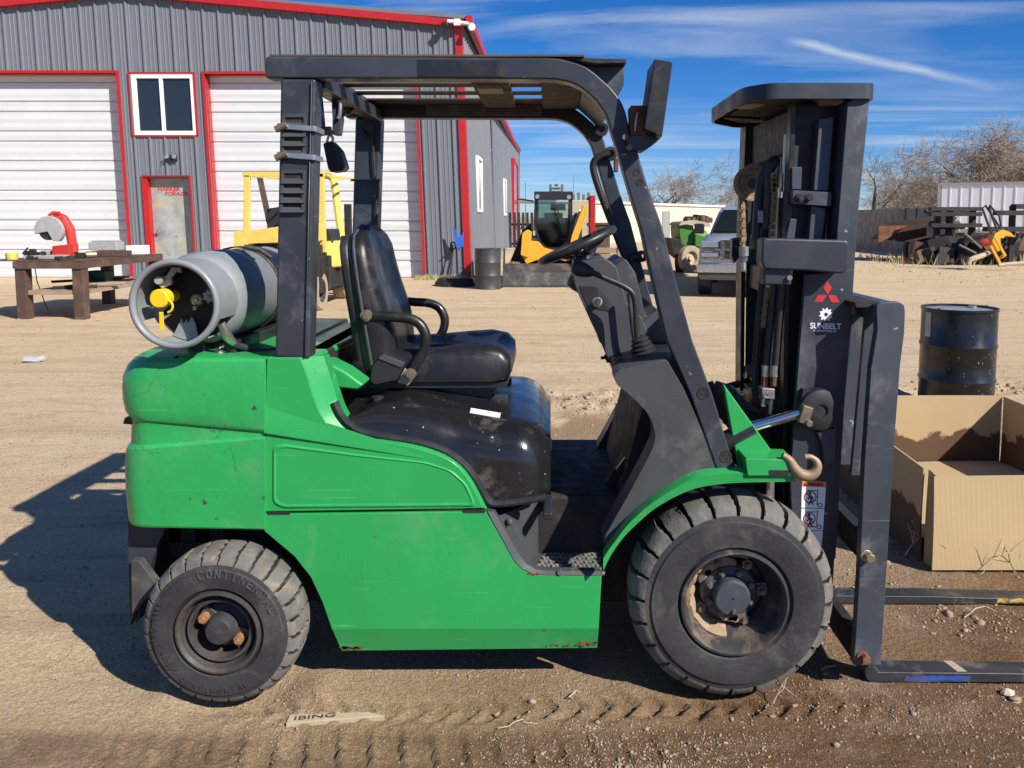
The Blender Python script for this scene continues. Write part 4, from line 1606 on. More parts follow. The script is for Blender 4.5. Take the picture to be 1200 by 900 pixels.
# pallets and blocks beside the annex, dead wood
for k, (px, py, Y, w, h) in enumerate([(599, 293, 33, .8, .25), (603, 287, 34, .7, .45), (609, 270, 38, .3, 1.5)]):
    c = at(px, py, Y)
    mb = MB()
    if k < 2:
        for j in range(3):
            mb.box(c.x - w / 2, c.x + w / 2, Y + j * .3, Y + j * .3 + .12, 0, .12 + h * .5)
        for j in range(4):
            mb.box(c.x - w / 2, c.x + w / 2, Y + j * .22, Y + j * .22 + .12, .12 + h * .5 + .002, .16 + h * .5)
        tag(part(mb, 'timber_stack', M['tan']), ['low stack of pale timber at the foot of the annex', 'taller stack of pale timber at the foot of the annex'][k], 'timber stack')
    else:
        for j in range(6):
            mb.box(c.x - .5 + j * .2, c.x - .38 + j * .2, Y, Y + .05, 0, 1.9)
        mb.box(c.x - .5, c.x + .62, Y + .05, Y + .1, .4, .5)
        mb.box(c.x - .5, c.x + .62, Y + .05, Y + .1, 1.3, 1.4)
        tag(part(mb, 'dark_gate', M['under']), 'dark upright slatted gate beyond the annex', 'gate')
for k, (px, Y, w, h, m_, lb, nm, ct) in enumerate([(709, 24, .9, .75, 'wood', 'weathered wooden crate between the skid steer and the pillar', 'wooden_crate', 'crate'),
                                       (702, 26, .7, 1.4, 'bench', 'tall rusty bin standing behind the wooden crate', 'rusty_bin', 'bin')]):
    c = at(px, 300, Y)
    mb = MB()
    if k == 0:
        for j in range(4):
            mb.box(c.x - w / 2, c.x + w / 2, Y, Y + .03, .03 + j * .19, .19 + j * .19)
            mb.box(c.x - w / 2, c.x - w / 2 + .03, Y + .03, Y + .9, .03 + j * .19, .19 + j * .19)
            mb.box(c.x + w / 2 - .03, c.x + w / 2, Y + .03, Y + .9, .03 + j * .19, .19 + j * .19)
        for x in (c.x - w / 2 + .03, c.x + w / 2 - .09):
            mb.box(x, x + .06, Y - .03, Y, 0, .8)
    else:
        mb.slab(rnd([(c.x - w / 2, Y), (c.x + w / 2, Y), (c.x + w / 2, Y + .7), (c.x - w / 2, Y + .7)], .08), 0, h)
        mb.slab(rnd([(c.x - w / 2 - .04, Y - .04), (c.x + w / 2 + .04, Y - .04), (c.x + w / 2 + .04, Y + .74), (c.x - w / 2 - .04, Y + .74)], .08), h, h + .08)
    tag(part(mb, nm, M[m_], bevel=.01), lb, ct)

# ---------------------------------------------------------------- cream building beyond
cb = thing('cream_building', 'long low cream building with a flat roof beyond the yard', 'building', (8, 55, 0))
A0, A1 = at(650, 237.5, 50), at(846, 248, 72)
hz = 2.62
d = (Vector((A1.x, 72, 0)) - Vector((A0.x, 50, 0)))
ln = d.length
d.normalize()
nrm = Vector((d.y, -d.x, 0))
for k in range(9):
    p = Vector((A0.x, 50, 0)) + d * (ln * k / 9)
    q = Vector((A0.x, 50, 0)) + d * (ln * (k + 1) / 9 - .03)
    mb = MB()
    mb.bar(p + Vector((0, 0, hz / 2)), q + Vector((0, 0, hz / 2)), .2, hz, tuple(nrm))
    part(mb, 'wall_panel', M['cream'], cb)
mb = MB()
p, q = Vector((A0.x, 50, hz)) - nrm * 2, Vector((A1.x, 72, hz)) - nrm * 2
mb.bar(p + Vector((0, 0, .08)) - d * .2, q + Vector((0, 0, .08)) + d * .2, 4.5, .14, tuple(nrm))
part(mb, 'roof', M['white_vinyl'], cb)
mb = MB()
p = at(781, 262, 52)
mb.box(p.x - .25, p.x + .25, 52, 52.3, 0, 2.1)
tag(part(mb, 'utility_box', M['tool_grey'], bevel=.02), 'grey upright utility box in front of the cream building', 'utility box')

# ---------------------------------------------------------------- green swather
tr = thing('green_swather', 'dusty green and cream harvesting machine parked beside the pickup', 'harvester', (4.3, 24, 0))
YT = 23.0
mb = MB()
mb.prism(rnd(XZ([(795, 264), (803, 260), (813, 262), (813, 288), (800, 289), (796, 280)], YT), .1), YT, YT + 1.6)
part(mb, 'side_body', M['tractor'], tr, bevel=.04)
mb = MB()
mb.prism(rnd(XZ([(813, 268), (828, 270), (830, 300), (814, 296)], YT), .06), YT - .15, YT + 1.2)
part(mb, 'front_body', M['lime'], tr, bevel=.04)
mb = MB()
mb.prism(rnd(XZ([(814, 274), (829, 279), (829, 290), (814, 288)], YT), .03), YT - .19, YT - .152)
part(mb, 'side_grille', M['tractor'], tr)
mb = MB()
mb.prism(rnd(XZ([(794, 265), (798, 260), (814, 258), (832, 262), (832, 266), (813, 265), (803, 263)], YT), .05), YT - .1, YT + 1.8)
part(mb, 'top_cover', M['tan'], tr, bevel=.03)
mb = MB()
rr = random.Random(4)
for k in range(8):
    c = at(806 + k * 3.2, 258, YT + .6)
    mb.obox(c, (rr.uniform(.1, .3), .4, rr.uniform(.12, .3)), (0, rr.uniform(-.4, .4), rr.uniform(0, 1)))
c = at(823, 257, YT + .4)
mb.cyl(c - Vector((0, 0, .2)), c + Vector((0, 0, .12)), .09, 10)
part(mb, 'engine_top', M['bench'], tr)
mb = MB()
mb.prism(rnd(XZ([(784, 279), (796, 280), (806, 296), (822, 302), (822, 312), (806, 312), (790, 300)], YT), .05), YT - .05, YT + 1.0)
part(mb, 'header_frame', M['under'], tr, bevel=.02)
simple_wheel('wheel', tr, (at(808, 303, YT - .3).x, YT - .3, at(808, 303, YT - .3).z), (.55, -.85, 0), .36, .20, 'tan_tyre', 'tan')
simple_wheel('wheel', tr, (at(822, 300, YT + 1.4).x, YT + 1.4, .55), (1, -.3, 0), .55, .3, 'rubber', 'tan')
simple_wheel('wheel', tr, (at(797, 300, YT + 1.6).x, YT + 1.6, .40), (1, -.3, 0), .40, .22, 'rubber', 'tan')

# ---------------------------------------------------------------- pickup
pk = thing('pickup_truck', 'silver pickup truck with chrome grille facing the green forklift', 'pickup truck', (3.12, 16.6, 0))
pk.rotation_euler = (0, 0, -.24)
pk.location.x -= .13
PX0, PX1, PY = 3.12, 5.12, 16.6
pc = (PX0 + PX1) / 2


def sym(pts):
    return pts + [(2 * pc - x, z) for x, z in pts[::-1]]


z_h = at(840, 281.5, PY + .1).z
mb = MB()
rings = []
for (y, zt, zb, ins) in ((PY + .02, .98, .62, .06), (PY + .06, z_h - .10, .55, .02), (PY + .25, z_h, .5, 0), (PY + 1.25, z_h + .12, .5, 0), (PY + 3.4, z_h + .1, .5, 0), (PY + 5.6, z_h + .1, .55, .02)):
    x0 = PX0 + ins
    rings.append([(p[0], y, p[1]) for p in sym([(x0 + .03, zb), (x0, zb + .15), (x0, (zb + zt) / 2), (x0 + .02, zt - .12), (x0 + .10, zt - .02), (x0 + .45, zt + .015)])])
mb.loft(rings)
part(mb, 'body', M['silver'], pk, ang=50)
mb = MB()
rings = []
for (y, zt, i0, i1) in ((PY + 1.15, z_h + .10, .14, .16), (PY + 1.75, 1.80, .16, .34), (PY + 2.2, 1.88, .16, .38), (PY + 3.1, 1.86, .16, .36), (PY + 3.45, z_h + .1, .14, .18)):
    rings.append([(p[0], y, p[1]) for p in sym([(PX0 + i0, z_h + .06), (PX0 + i1 - .02, zt - .06), (PX0 + i1 + .08, zt)])])
mb.loft(rings)
cabp = part(mb, 'cab', M['silver'], pk, ang=30)
mb = MB()
a = [(PX0 + .24, PY + 1.16, z_h + .15), (2 * pc - PX0 - .24, PY + 1.16, z_h + .15), (2 * pc - PX0 - .43, PY + 1.70, 1.765), (PX0 + .43, PY + 1.70, 1.765)]
off = Vector((0, -.03, .03))
mb.loft([[Vector(p) + off for p in a], [Vector(p) + off * -.3 for p in a]])
part(mb, 'windscreen', M['tint_dark'], cabp)
for sx in (PX0 + .03, 2 * pc - PX0 - .03):
    mb = MB()
    mb.obox((sx - .1 if sx < pc else sx + .1, PY + 1.45, z_h + .22), (.22, .12, .22))
    part(mb, 'mirror', M['black'], pk, bevel=.03)
mb = MB()
gz0, gz1 = at(840, 303, PY).z, at(840, 281.5, PY).z
mb.box(PX0 + .45, 2 * pc - PX0 - .45, PY - .03, PY + .2, gz0, gz1)
gr = part(mb, 'grille', M['under'], pk)
mb = MB()
zm = (gz0 + gz1) / 2
mb.box(PX0 + .04, 2 * pc - PX0 - .04, PY - .06, PY - .032, zm - .025, zm + .025)
for x in (PX0 + .42, 2 * pc - PX0 - .50):
    mb.prism(rnd([(x, gz1), (x + .08, gz1), (x + .12, zm), (x + .08, gz0), (x, gz0), (x + .03, zm)], .01), PY - .055, PY - .031)
mb.box(PX0 + .04, PX0 + .52, PY - .05, PY - .03, gz0 - .02, gz0 + .02)
part(mb, 'chrome_bar', M['chrome'], gr)
for x in (PX0 + .06, 2 * pc - PX0 - .42):
    for z0, z1 in ((zm + .04, gz1 - .02), (gz0 + .03, zm - .05)):
        mb = MB()
        mb.box(x, x + .36, PY - .035, PY + .15, z0, z1)
        part(mb, 'headlight', M['lamp'], pk, bevel=.02)
mb = MB()
z1, z0 = at(840, 309, PY).z, at(840, 319, PY).z
mb.box(PX0 - .02, 2 * pc - PX0 + .02, PY - .16, PY + .1, z0, z1)
part(mb, 'bumper', M['zinc'], pk, bevel=.03)
mb = MB()
zl = at(840, 327, PY).z
mb.prism(rnd([(PX0, z0 - .003), (PX0 + .05, zl), (2 * pc - PX0 - .05, zl), (2 * pc - PX0, z0 - .003)], .02), PY - .12, PY + .15)
mb.box(PX0 + .1, 2 * pc - PX0 - .1, PY + .15, PY + 5.3, .35, .56)
part(mb, 'lower_valance', M['plastic'], pk, bevel=.02)
for x in (PX0 + .11, 2 * pc - PX0 - .11):
    for y in (PY + .95, PY + 4.4):
        simple_wheel('wheel', pk, (x, y - .1, .40), (1 if x > pc else -1, 0, 0), .40, .28, 'rubber', 'rim')
mb = MB()
mb.cyl((pc - .1, PY + 1.9, 1.86), (pc - .1, PY + 1.9, 1.93), .09, 10)
part(mb, 'roof_beacon', M['black'], pk)

# ---------------------------------------------------------------- right side: fence, scrap, trailer
fn = thing('sheet_fence', 'weathered corrugated sheet fence on dark posts behind the scrap', 'fence', (15, 36, 0))
f0, f1 = Vector((17.6, 46.0, 0)), Vector((12.9, 27.2, 0))
f0 = Vector((at(1003, 290, 46).x, 46, 0))
f1 = Vector((at(1118, 300, 34).x, 34, 0))
fd = (f1 - f0)
fl = fd.length
fd.normalize()
npan = 20
fnrm = Vector((fd.y, -fd.x, 0))
if fnrm.y > 0:
    fnrm = -fnrm
for k in range(npan):
    a = f0 + fd * (fl * k / npan)
    w = fl / npan - .01
    mb = MB()
    pr = []
    for j in range(9):
        pr.append(a + fd * (w * j / 8) + fnrm * (.03 if j % 2 else 0))
    mb.loft([[*pr, pr[-1] - fnrm * .04, pr[0] - fnrm * .05], [p + Vector((0, 0, 2.1)) for p in (*pr, pr[-1] - fnrm * .04, pr[0] - fnrm * .05)]])
    part(mb, 'fence_sheet', M['fence'], fn, ang=15)
for k in range(0, npan + 1, 3):
    a = f0 + fd * (fl * k / npan) + fnrm * .12
    mb = MB()
    mb.box(a.x - .09, a.x + .09, a.y - .09, a.y + .09, 0, 1.75)
    part(mb, 'post', M['under'], fn)
for z in (1.62, .75):
    mb = MB()
    mb.bar(f0 + fnrm * .08 + Vector((0, 0, z)), f1 + fnrm * .08 + Vector((0, 0, z)), .08, .12, tuple(fnrm))
    part(mb, 'rail', M['tan'], fn)
mb = MB()
mb.bar(f0 + fnrm * .05 + Vector((0, 0, 1.93)), f1 + fnrm * .05 + Vector((0, 0, 1.93)), .12, .34, tuple(fnrm))
part(mb, 'cap_strip', M['fence'], fn)

rbn = thing('rusty_skip', 'rusty sloping steel chute bin against the sheet fence', 'skip', tuple(gnd(1050, 296)))
YR = 31.0
mb = MB()
o_ = XZ([(1030, 265), (1064, 264), (1035, 283), (1029, 291)], YR)
mb.prism(o_, YR, YR + .1)
part(mb, 'side_plate', M['rust'], rbn)
mb = MB()
mb.prism(XZ([(1062, 262), (1088, 256), (1088, 284), (1070, 284), (1040, 281)], YR), YR + .15, YR + 1.6)
part(mb, 'hopper', mat('dark_rust', (0.05, 0.026, 0.016), 0.9, var=0.4, sc=3), rbn)
mb = MB()
for px in (1066, 1084):
    c = at(px, 280, YR)
    mb.box(c.x - .05, c.x + .05, YR + .2, YR + .3, 0, 1.2)
part(mb, 'leg', M['under'], rbn)

rk = thing('pipe_rack', 'dark steel pipe rack carrying long beams beside the trailer', 'rack', tuple(gnd(1125, 303)))
YK = 30.0
for px in (1097, 1111, 1138):
    c = at(px, 290, YK)
    for yy in (YK, YK + 2.5):
        mb = MB()
        mb.box(c.x - .09, c.x + .09, yy - .09, yy + .09, 0, at(px, 243, YK).z)
        part(mb, 'upright', M['under'], rk)
for y in (245, 251, 264, 282):
    mb = MB()
    a, b_ = at(1088, y, YK - .1), at(1147, y, YK - .1)
    mb.box(a.x, b_.x, YK - .35, YK - .1, a.z - .07, a.z + .07)
    part(mb, 'shelf_beam', M['under'], rk)
for k, (x0, x1, y) in enumerate([(1084, 1146, 247.5), (1095, 1143, 250), (1090, 1130, 262), (1093, 1136, 266), (1100, 1140, 280)]):
    mb = MB()
    a, b_ = at(x0, y, YK + .3), at(x1, y, YK + .3)
    mb.cyl(a, b_ + Vector((0, .4, 0)), .085, 8)
    tag(part(mb, 'steel_pipe', M['under']), ['topmost long dark pipe on the scrap rack', 'shorter dark pipe just under the topmost one', 'dark pipe resting on the middle rack beam, left one', 'dark pipe resting on the middle rack beam, lower one', 'lowest dark pipe near the rack foot'][k], 'pipe')
# second rack at the right edge
rk2 = thing('pipe_rack', 'dark steel rack with flat beams at the right edge of the yard', 'rack', tuple(gnd(1190, 305)))
for px in (1186, 1216, 1245):
    c = at(px, 290, 28)
    mb = MB()
    mb.box(c.x - .08, c.x + .08, 28, 28.16, 0, at(px, 241, 28).z)
    part(mb, 'upright', M['under'], rk2)
for x0, x1, y in ((1187, 1260, 242), (1166, 1260, 249.5), (1154, 1260, 268.5)):
    mb = MB()
    a, b_ = at(x0, y, 27.8), at(x1, y, 27.8)
    mb.box(a.x, b_.x, 27.6, 27.95, a.z - .08, a.z + .08)
    part(mb, 'shelf_beam', M['under'], rk2)
rr = random.Random(21)
for k in range(16):
    px = 1086 + k * 7.4
    Y = rr.uniform(28.5, 32)
    c = gnd(px, 300)
    x = (px - CX) / F * Y
    mb = MB()
    s = rr.uniform(.18, .42)
    for j in range(4):
        mb.obox((x + rr.uniform(-.3, .3), Y + rr.uniform(-.3, .3), s * rr.uniform(.3, 1)), (s * rr.uniform(.6, 1.6), s, s * rr.uniform(.6, 1.6)), (rr.uniform(-.4, .4), rr.uniform(-.4, .4), rr.uniform(0, 3)))
    mb.bar((x - s, Y, .05), (x + s, Y + .2, rr.uniform(.5, 1.3)), .06, .06)
    mb.obox((x + rr.uniform(-.3, .3), Y + .5, .45), (rr.uniform(.5, .9), .3, rr.uniform(.6, 1.1)), (0, rr.uniform(-.3, .3), rr.uniform(-.4, .4)))  # added dark slab, fills in the shade under the racks
    tag(part(mb, 'scrap_heap', M['under'] if k % 3 else M['bench']), 'dark tangle of scrap iron under the racks', 'scrap', 'scrap iron under the racks')
mb = MB()
c = gnd(1134, 301)
mb.slab(rnd([(c.x - .5, 26.4), (c.x + .38, 26.4), (c.x + .38, 27.3), (c.x - .5, 27.3)], .1), 0, .62)
mb.slab(rnd([(c.x - .54, 26.36), (c.x + .42, 26.36), (c.x + .42, 27.34), (c.x - .54, 27.34)], .1), .62, .70)
tag(part(mb, 'green_tub', M['greenbin'], bevel=.02), 'dark green plastic tub on the ground before the rack', 'tub')

# yellow digging implement
im = thing('trencher', 'yellow trenching implement with looped handles on the dry grass', 'trencher', tuple(gnd(1165, 311)))
YI = 25.5
mb = MB()
mb.tube([at(1135, 310, YI), at(1137, 304, YI), at(1150, 300, YI), at(1164, 293, YI + .2)], .085, 8)
mb.tube([at(1170, 311, YI), at(1180, 309.5, YI), at(1205, 308, YI)], .06, 8)
part(mb, 'skid_frame', M['tan'], im)
mb = MB()
mb.prism(rnd(XZ([(1166, 274), (1175, 269), (1184, 272), (1190, 278), (1180, 276), (1172, 280), (1174, 292), (1166, 297), (1160, 290)], YI), .03), YI, YI + .35)
mb.bar(at(1161, 288, YI - .1), at(1172, 309, YI - .1), .06, .07)
mb.bar(at(1165, 276, YI - .1), at(1178, 300, YI - .1), .06, .07)
mb.tube([at(1170, 303, YI), at(1178, 299, YI)], .05, 6)
part(mb, 'yellow_body', M['orange_yellow'], im, bevel=.015)
for dx in (0, 8):
    mb = MB()
    q = [at(1162 + dx, 274, YI + .1), at(1151 + dx, 244, YI + .1), at(1155 + dx * .6, 241, YI + .15), at(1163 + dx, 253, YI + .2), at(1174, 270, YI + .2)]
    mb.tube(q, .035, 6)
    part(mb, 'handle_loop', M['hose'], im)
for dx in (0, 6):
    mb = MB()
    mb.tube([at(1124 + dx, 287 - dx * 2.4, YI - .1), at(1144 + dx, 297 - dx, YI - .1)], .028, 6)
    part(mb, 'lever', M['bolt'], im)
mb = MB()
c = at(1154, 284, YI)
mb.lathe([(0, -.12), (.10, -.10), (.12, 0), (.10, .1), (0, .12)], c, (1, -.4, .2), 14)
part(mb, 'engine_cap', M['tool_red'], im)
# big trailer
tl = thing('semi_trailer', 'long white semi trailer body standing behind the pipe racks', 'trailer', (20, 48, 0))
t0 = Vector((at(1102, 216, 46).x, 46, 0))
t1 = Vector((at(1232, 202, 43.5).x, 43.5, 0))
td = (t1 - t0)
tlen = td.length
td.normalize()
tn = Vector((td.y, -td.x, 0))
if tn.y > 0:
    tn = -tn
tz0, tz1 = 0.95, at(1102, 216, 46).z
for k in range(10):
    a = t0 + td * (tlen * k / 10)
    b_ = t0 + td * (tlen * (k + 1) / 10 - .02)
    mb = MB()
    mb.bar(a + Vector((0, 0, (tz0 + tz1) / 2)) - tn * .1, b_ + Vector((0, 0, (tz0 + tz1) / 2)) - tn * .1, .2, tz1 - tz0 - .1, tuple(tn))
    part(mb, 'side_panel', M['trailer'], tl)
for k in range(9):
    a = t0 + td * (tlen * (k + 1) / 10 - .01) + tn * .01
    mb = MB()
    mb.bar(a + Vector((0, 0, tz0)), a + Vector((0, 0, tz1)), .03, .05, tuple(tn))
    part(mb, 'rivet_strip', M['trailer'], tl)
mb = MB()
mb.bar(t0 + Vector((0, 0, tz1)) - tn * 1.2 - td * .1, t1 + Vector((0, 0, tz1)) - tn * 1.2, 2.5, .14, tuple(tn))
mb.bar(t0 + Vector((0, 0, tz0)) - tn * 1.2, t1 + Vector((0, 0, tz0)) - tn * 1.2, 2.4, .2, tuple(tn))
part(mb, 'roof_rail', M['tool_grey'], tl)
mb = MB()
mb.bar(t0 + Vector((0, 0, tz0)) + tn * .03 - td * .05, t0 + Vector((0, 0, tz1)) + tn * .03 - td * .05, .08, .14, tuple(tn))
mb.bar(t0 + Vector((0, 0, (tz0 + tz1) / 2)) - tn * 1.2, t0 + Vector((0, 0, (tz0 + tz1) / 2)) - tn * 1.2 + td * .1, 2.4, tz1 - tz0, tuple(tn))
part(mb, 'end_frame', M['tool_grey'], tl)
for k in (.15, .22, .85, .9):
    c = t0 + td * tlen * k - tn * .5
    simple_wheel('wheel', tl, (c.x, c.y, .5), tuple(tn), .5, .3, 'rubber', 'tool_grey')


# ---------------------------------------------------------------- bare trees
def grow(seed, height, spread, levels=6):
    rr = random.Random(seed)
    tk, cr = MB(), MB()

    def seg(mb, p, q, r0, r1, n):
        d = (q - p)
        if d.length < 1e-4:
            return
        d.normalize()
        a = d.orthogonal().normalized()
        b_ = d.cross(a)
        v = [e + (a * math.cos(6.283 * k / n) + b_ * math.sin(6.283 * k / n)) * r for e, r in ((p, r0), (q, r1)) for k in range(n)]
        mb.add(v, [(k, (k + 1) % n, n + (k + 1) % n, n + k) for k in range(n)])

    def branch(p, d, ln, r, lev):
        n = 7 if lev == 0 else 5 if lev < 3 else 3
        mb = tk if lev < 2 else cr
        steps = 4 if lev < 3 else 3
        pts = [p]
        for s in range(steps):
            d = (d + Vector((rr.gauss(0, 1), rr.gauss(0, 1), rr.gauss(0.12, 1))) * (.10 if lev == 0 else .20)).normalized()
            q = p + d * ln / steps
            r1 = r * (.82 if lev < 3 else .72)
            seg(mb, p, q, r, r1, n)
            p, r = q, r1
            pts.append(p)
            if lev < levels and (s > 0 or lev > 0):
                k = 1 if lev < 2 else rr.choice([1, 1, 2])
                for _ in range(k):
                    side = Vector((rr.gauss(0, 1), rr.gauss(0, 1), rr.gauss(0, .6)))
                    side = (side - d * side.dot(d)).normalized()
                    nd = (d * rr.uniform(.5, .9) + side * rr.uniform(.5, 1.0) * spread).normalized()
                    branch(p, nd, ln * rr.uniform(.55, .80), max(r * rr.uniform(.5, .75), .011), lev + 1)
    nst = rr.choice([1, 2, 3])
    for _ in range(nst):
        branch(Vector((rr.uniform(-.2, .2), rr.uniform(-.2, .2), -.1)), Vector((rr.gauss(0, .22), rr.gauss(0, .22), 1)).normalized(), height * .34, height * .022, 0)
    h = max(v[2] for v in cr.v)
    return tk, cr, h


def mesh_of(mb, name, m_):
    me = bpy.data.meshes.new(name)
    me.from_pydata(mb.v, [], mb.f)
    me.materials.append(m_)
    return me


TREES = []
for s in range(4):
    tk, cr, h = grow(31 + s, 8.0, 1.0, 5)
    TREES.append((mesh_of(tk, 'trunk', M['bark_dark' if s == 1 else 'bark']), mesh_of(cr, 'crown', M['bark']), h))


def tree(px, top, Y, var, label, rot=0.0, wide=1.0, group=None):
    x = (px - CX) / F * Y
    z = at(px, top, Y).z
    o = thing('bare_tree', label, 'tree', (x, Y, 0), group)
    k = 1.14 * z / TREES[var][2]
    for nm, me in (('trunk', TREES[var][0]), ('crown', TREES[var][1])):
        c = bpy.data.objects.new(nm, me)
        COL.objects.link(c)
        c.parent = o
    o.rotation_euler = (0, 0, rot)
    o.scale = (k * wide, k * wide, k)
    return o


tree(797, 190, 78, 3, 'spreading bare tree alone above the cream building roof', .4, 1.5)
tree(872, 203, 90, 2, 'small bare tree seen behind the chain wheel of the mast', 2.0)
TG = 'bare trees along the right boundary'
TL = ['bare tree right beside the mast edge, first of the boundary row', 'low thin bare tree in the dip of the boundary row above the fence', 'pale bare tree above the middle of the sheet fence', 'bare tree with dense twigs left of the trailer front corner', 'dark limbed bare tree rising right behind the front corner of the trailer',
      'bare tree over the left third of the trailer roof', 'tallest bare tree, peaking over the middle of the trailer roof', 'lower bare tree over the trailer roof, right of the tallest', 'tall bare tree over the trailer roof at the photo edge']
for k, (px, top, Y, v) in enumerate([(1016, 178, 66, 1), (1040, 205, 75, 2), (1066, 196, 68, 3), (1088, 176, 60, 0), (1112, 163, 62, 1), (1136, 158, 58, 2), (1158, 148, 60, 3), (1178, 172, 64, 0), (1198, 152, 58, 1), (1222, 150, 62, 2), (1250, 146, 60, 3),
                                     (1052, 212, 82, 0), (1100, 190, 76, 3), (1125, 180, 78, 0), (1147, 172, 80, 1), (1190, 176, 80, 2)]):
    tree(px, top, Y, v, (TL[k] if k < len(TL) else 'fainter bare tree further back in the row behind the fence'), k * 1.37, 1.15, TG)
mb = MB()
rr = random.Random(9)
for k in range(1500):
    x = rr.uniform(-14, 62)
    Y = rr.uniform(115, 150)
    h = rr.uniform(1.2, 3.6)
    for j in range(3):
        q = Vector((x + rr.uniform(-.9, .9), Y, h * rr.uniform(.6, 1)))
        w = .10
        mb.add([(x - w, Y, 0), (x + w, Y, 0), q], [(0, 1, 2)])
tag(part(mb, 'far_brush', M['bark'], fix=False), 'line of bare brush on the far side of the fields', kind='stuff')
for px, top, Y, lb in ((616, 213, 60, 'thin pale aerial pole behind the skid steer, nearer the annex'), (672, 205, 70, 'thin pale aerial pole above the red trailer post'), (717, 226, 60, 'short dark utility pole between the grab handle and the pillar')):
    mb = MB()
    x = (px - CX) / F * Y
    mb.cyl((x, Y, 0), (x, Y, at(px, top, Y).z), .035 if px < 700 else .09, 6, .025 if px < 700 else .06)
    tag(part(mb, 'aerial_pole' if px < 700 else 'utility_pole', M['zinc'] if px < 700 else M['bark_dark']), lb, 'pole')


# ================================================================ the green forklift
NY, FY = 2.62, 3.70          # near and far outer planes
MY = (NY + FY) / 2           # middle plane
fk = thing('green_forklift', 'big green and black forklift carrying a grey gas bottle, its mast to the right', 'forklift', (-.3, MY, 0))

# ---- wheels
def tyre(name, c, r, w, rim_r, nl, depth_lug, seed, skew=0.10):
    rr = random.Random(seed)
    seg = nl * 20
    wob = [rr.uniform(-.004, .004) for _ in range(nl)]
    prof = [(rim_r, .012), (rim_r + .012, -.004), (rim_r + .03, -.006), (r * .70, -.010), (r * .80, -.008), (r * .812, -.002), (r * .845, 0.0), (r * .862, .001), (r * .90, .006), (r * .945, .018), (r * .985, .040),
            (r, .065), (r, w * .5), (r, w - .05), (r * .97, w - .02), (r * .88, w), (rim_r + .02, w), (rim_r, w - .02)]

    def fn(i, a, rad, t):
        ph = a / (2 * math.pi) * nl
        if 8 <= i <= 13:
            ph += (i - 8) * .035
        fr = ph % 1.0
        j = int(ph) % nl
        if 9 <= i <= 12:
            rad += wob[j] * .6
        wd = (.13, .17, .20, .22, .22)[min(max(i - 8, 0), 4)]
        if 8 <= i <= 13 and .04 < fr < wd:
            rad -= depth_lug * (.75 if i < 12 else 1.0)
            t += depth_lug * (.75 if i < 12 else .2)
        return rad, t
    mb = MB()
    mb.lathe(prof, c, (0, 1, 0), seg, fn)
    return mb


def wheel(name, c, r, w, rim_r, nl, lug, seed, front, label=None):
    mb = tyre(name, c, r, w, rim_r, nl, lug, seed)
    o = part(mb, 'wheel', M['rubber'], fk, ang=24, label=label)
    # worn tread faces carry their own dusty rubber
    o.data.materials.append(M['tread'])
    cv = Vector(c)
    for p in o.data.polygons:
        q = p.center - cv
        if math.hypot(q.x, q.z) > r * .87:
            p.material_index = 1
    o.data.materials.append(M['under'])  # slot faces coloured near-black as painted groove shade
    for p in o.data.polygons:
        k, i = divmod(p.index, 17)
        if 8 <= i <= 12:
            rr_ = [math.hypot(o.data.vertices[v].co.x - cv.x, o.data.vertices[v].co.z - cv.z) for v in p.vertices]
            fr = ((k + .5) / 20 + (i - 7.5) * .035) % 1.0
            if .05 < fr < .20:
                p.material_index = 2
    return o


FWX = at(861, 703, 2.56).x
FWR = .339
FW = (FWX, 2.555, at(861, 706.5, 2.56).z)
fw = wheel('front', FW, FWR, .19, .178, 24, .028, 3, True)


def lathe_part(prof, c, name, m_, parent, n=40, ang=32, fn=None):
    mb = MB()
    mb.lathe(prof, c, (0, 1, 0), n, fn)
    return part(mb, name, M[m_], parent, ang=ang)


lathe_part([(.180, .012), (.176, -.006), (.168, -.008), (.160, .004), (.156, .04), (.150, .060), (.132, .085), (.126, .10), (.120, .128), (.112, .132), (.06, .132)], FW, 'rim', 'rim', fw, 56)
rr = random.Random(2)
lathe_part([(.150, .062), (.146, .058), (.128, .090), (.120, .120), (.118, .128)], FW, 'mud_ring', 'mudcake', fw, 60,
           fn=lambda i, a, r, t: (r - (.004 + .010 * max(0, math.sin(a * 1.0 + 2.6)) * abs(math.sin(a * 9))) * (i in (1, 2, 3)), t - .002 if -.2 < math.sin(a + 2.9) else t + .03))
lathe_part([(.100, .13), (.096, .092), (.088, .082), (.074, .080), (.060, .080), (.0595, .040), (.054, .032), (.004, .030), (.004, .036), (0, .036)], FW, 'hub', 'steel_lit', fw, 36)  # lighter grey paints in the sun on the hub
for k in range(8):
    a = 2 * math.pi * (k + .5) / 8
    mb = MB()
    p = Vector(FW) + Vector((.074 * math.cos(a), .066, .074 * math.sin(a)))
    mb.cyl(p, p + Vector((0, .016, 0)), .011, 6)
    mb.cyl(p + Vector((0, -.004, 0)), p, .006, 6)
    part(mb, 'hub_bolt', M['bolt'], fw)
for k in range(6):
    a = math.radians([112, 152, 58, 2, -62, -150][k])
    mb = MB()
    p = Vector(FW) + Vector((.110 * math.cos(a), .085, .110 * math.sin(a)))
    mb.cyl(p, p + Vector((0, .045, 0)), .019, 6)
    mb.cyl(p + Vector((0, -.016, 0)), p, .009, 8)
    if k in (0, 1, 3):
        mb.obox(p + Vector((0, .02, 0)), (.036, .02, .044), (0, -a, 0))
    part(mb, 'lug_nut', M['bolt'], fw)
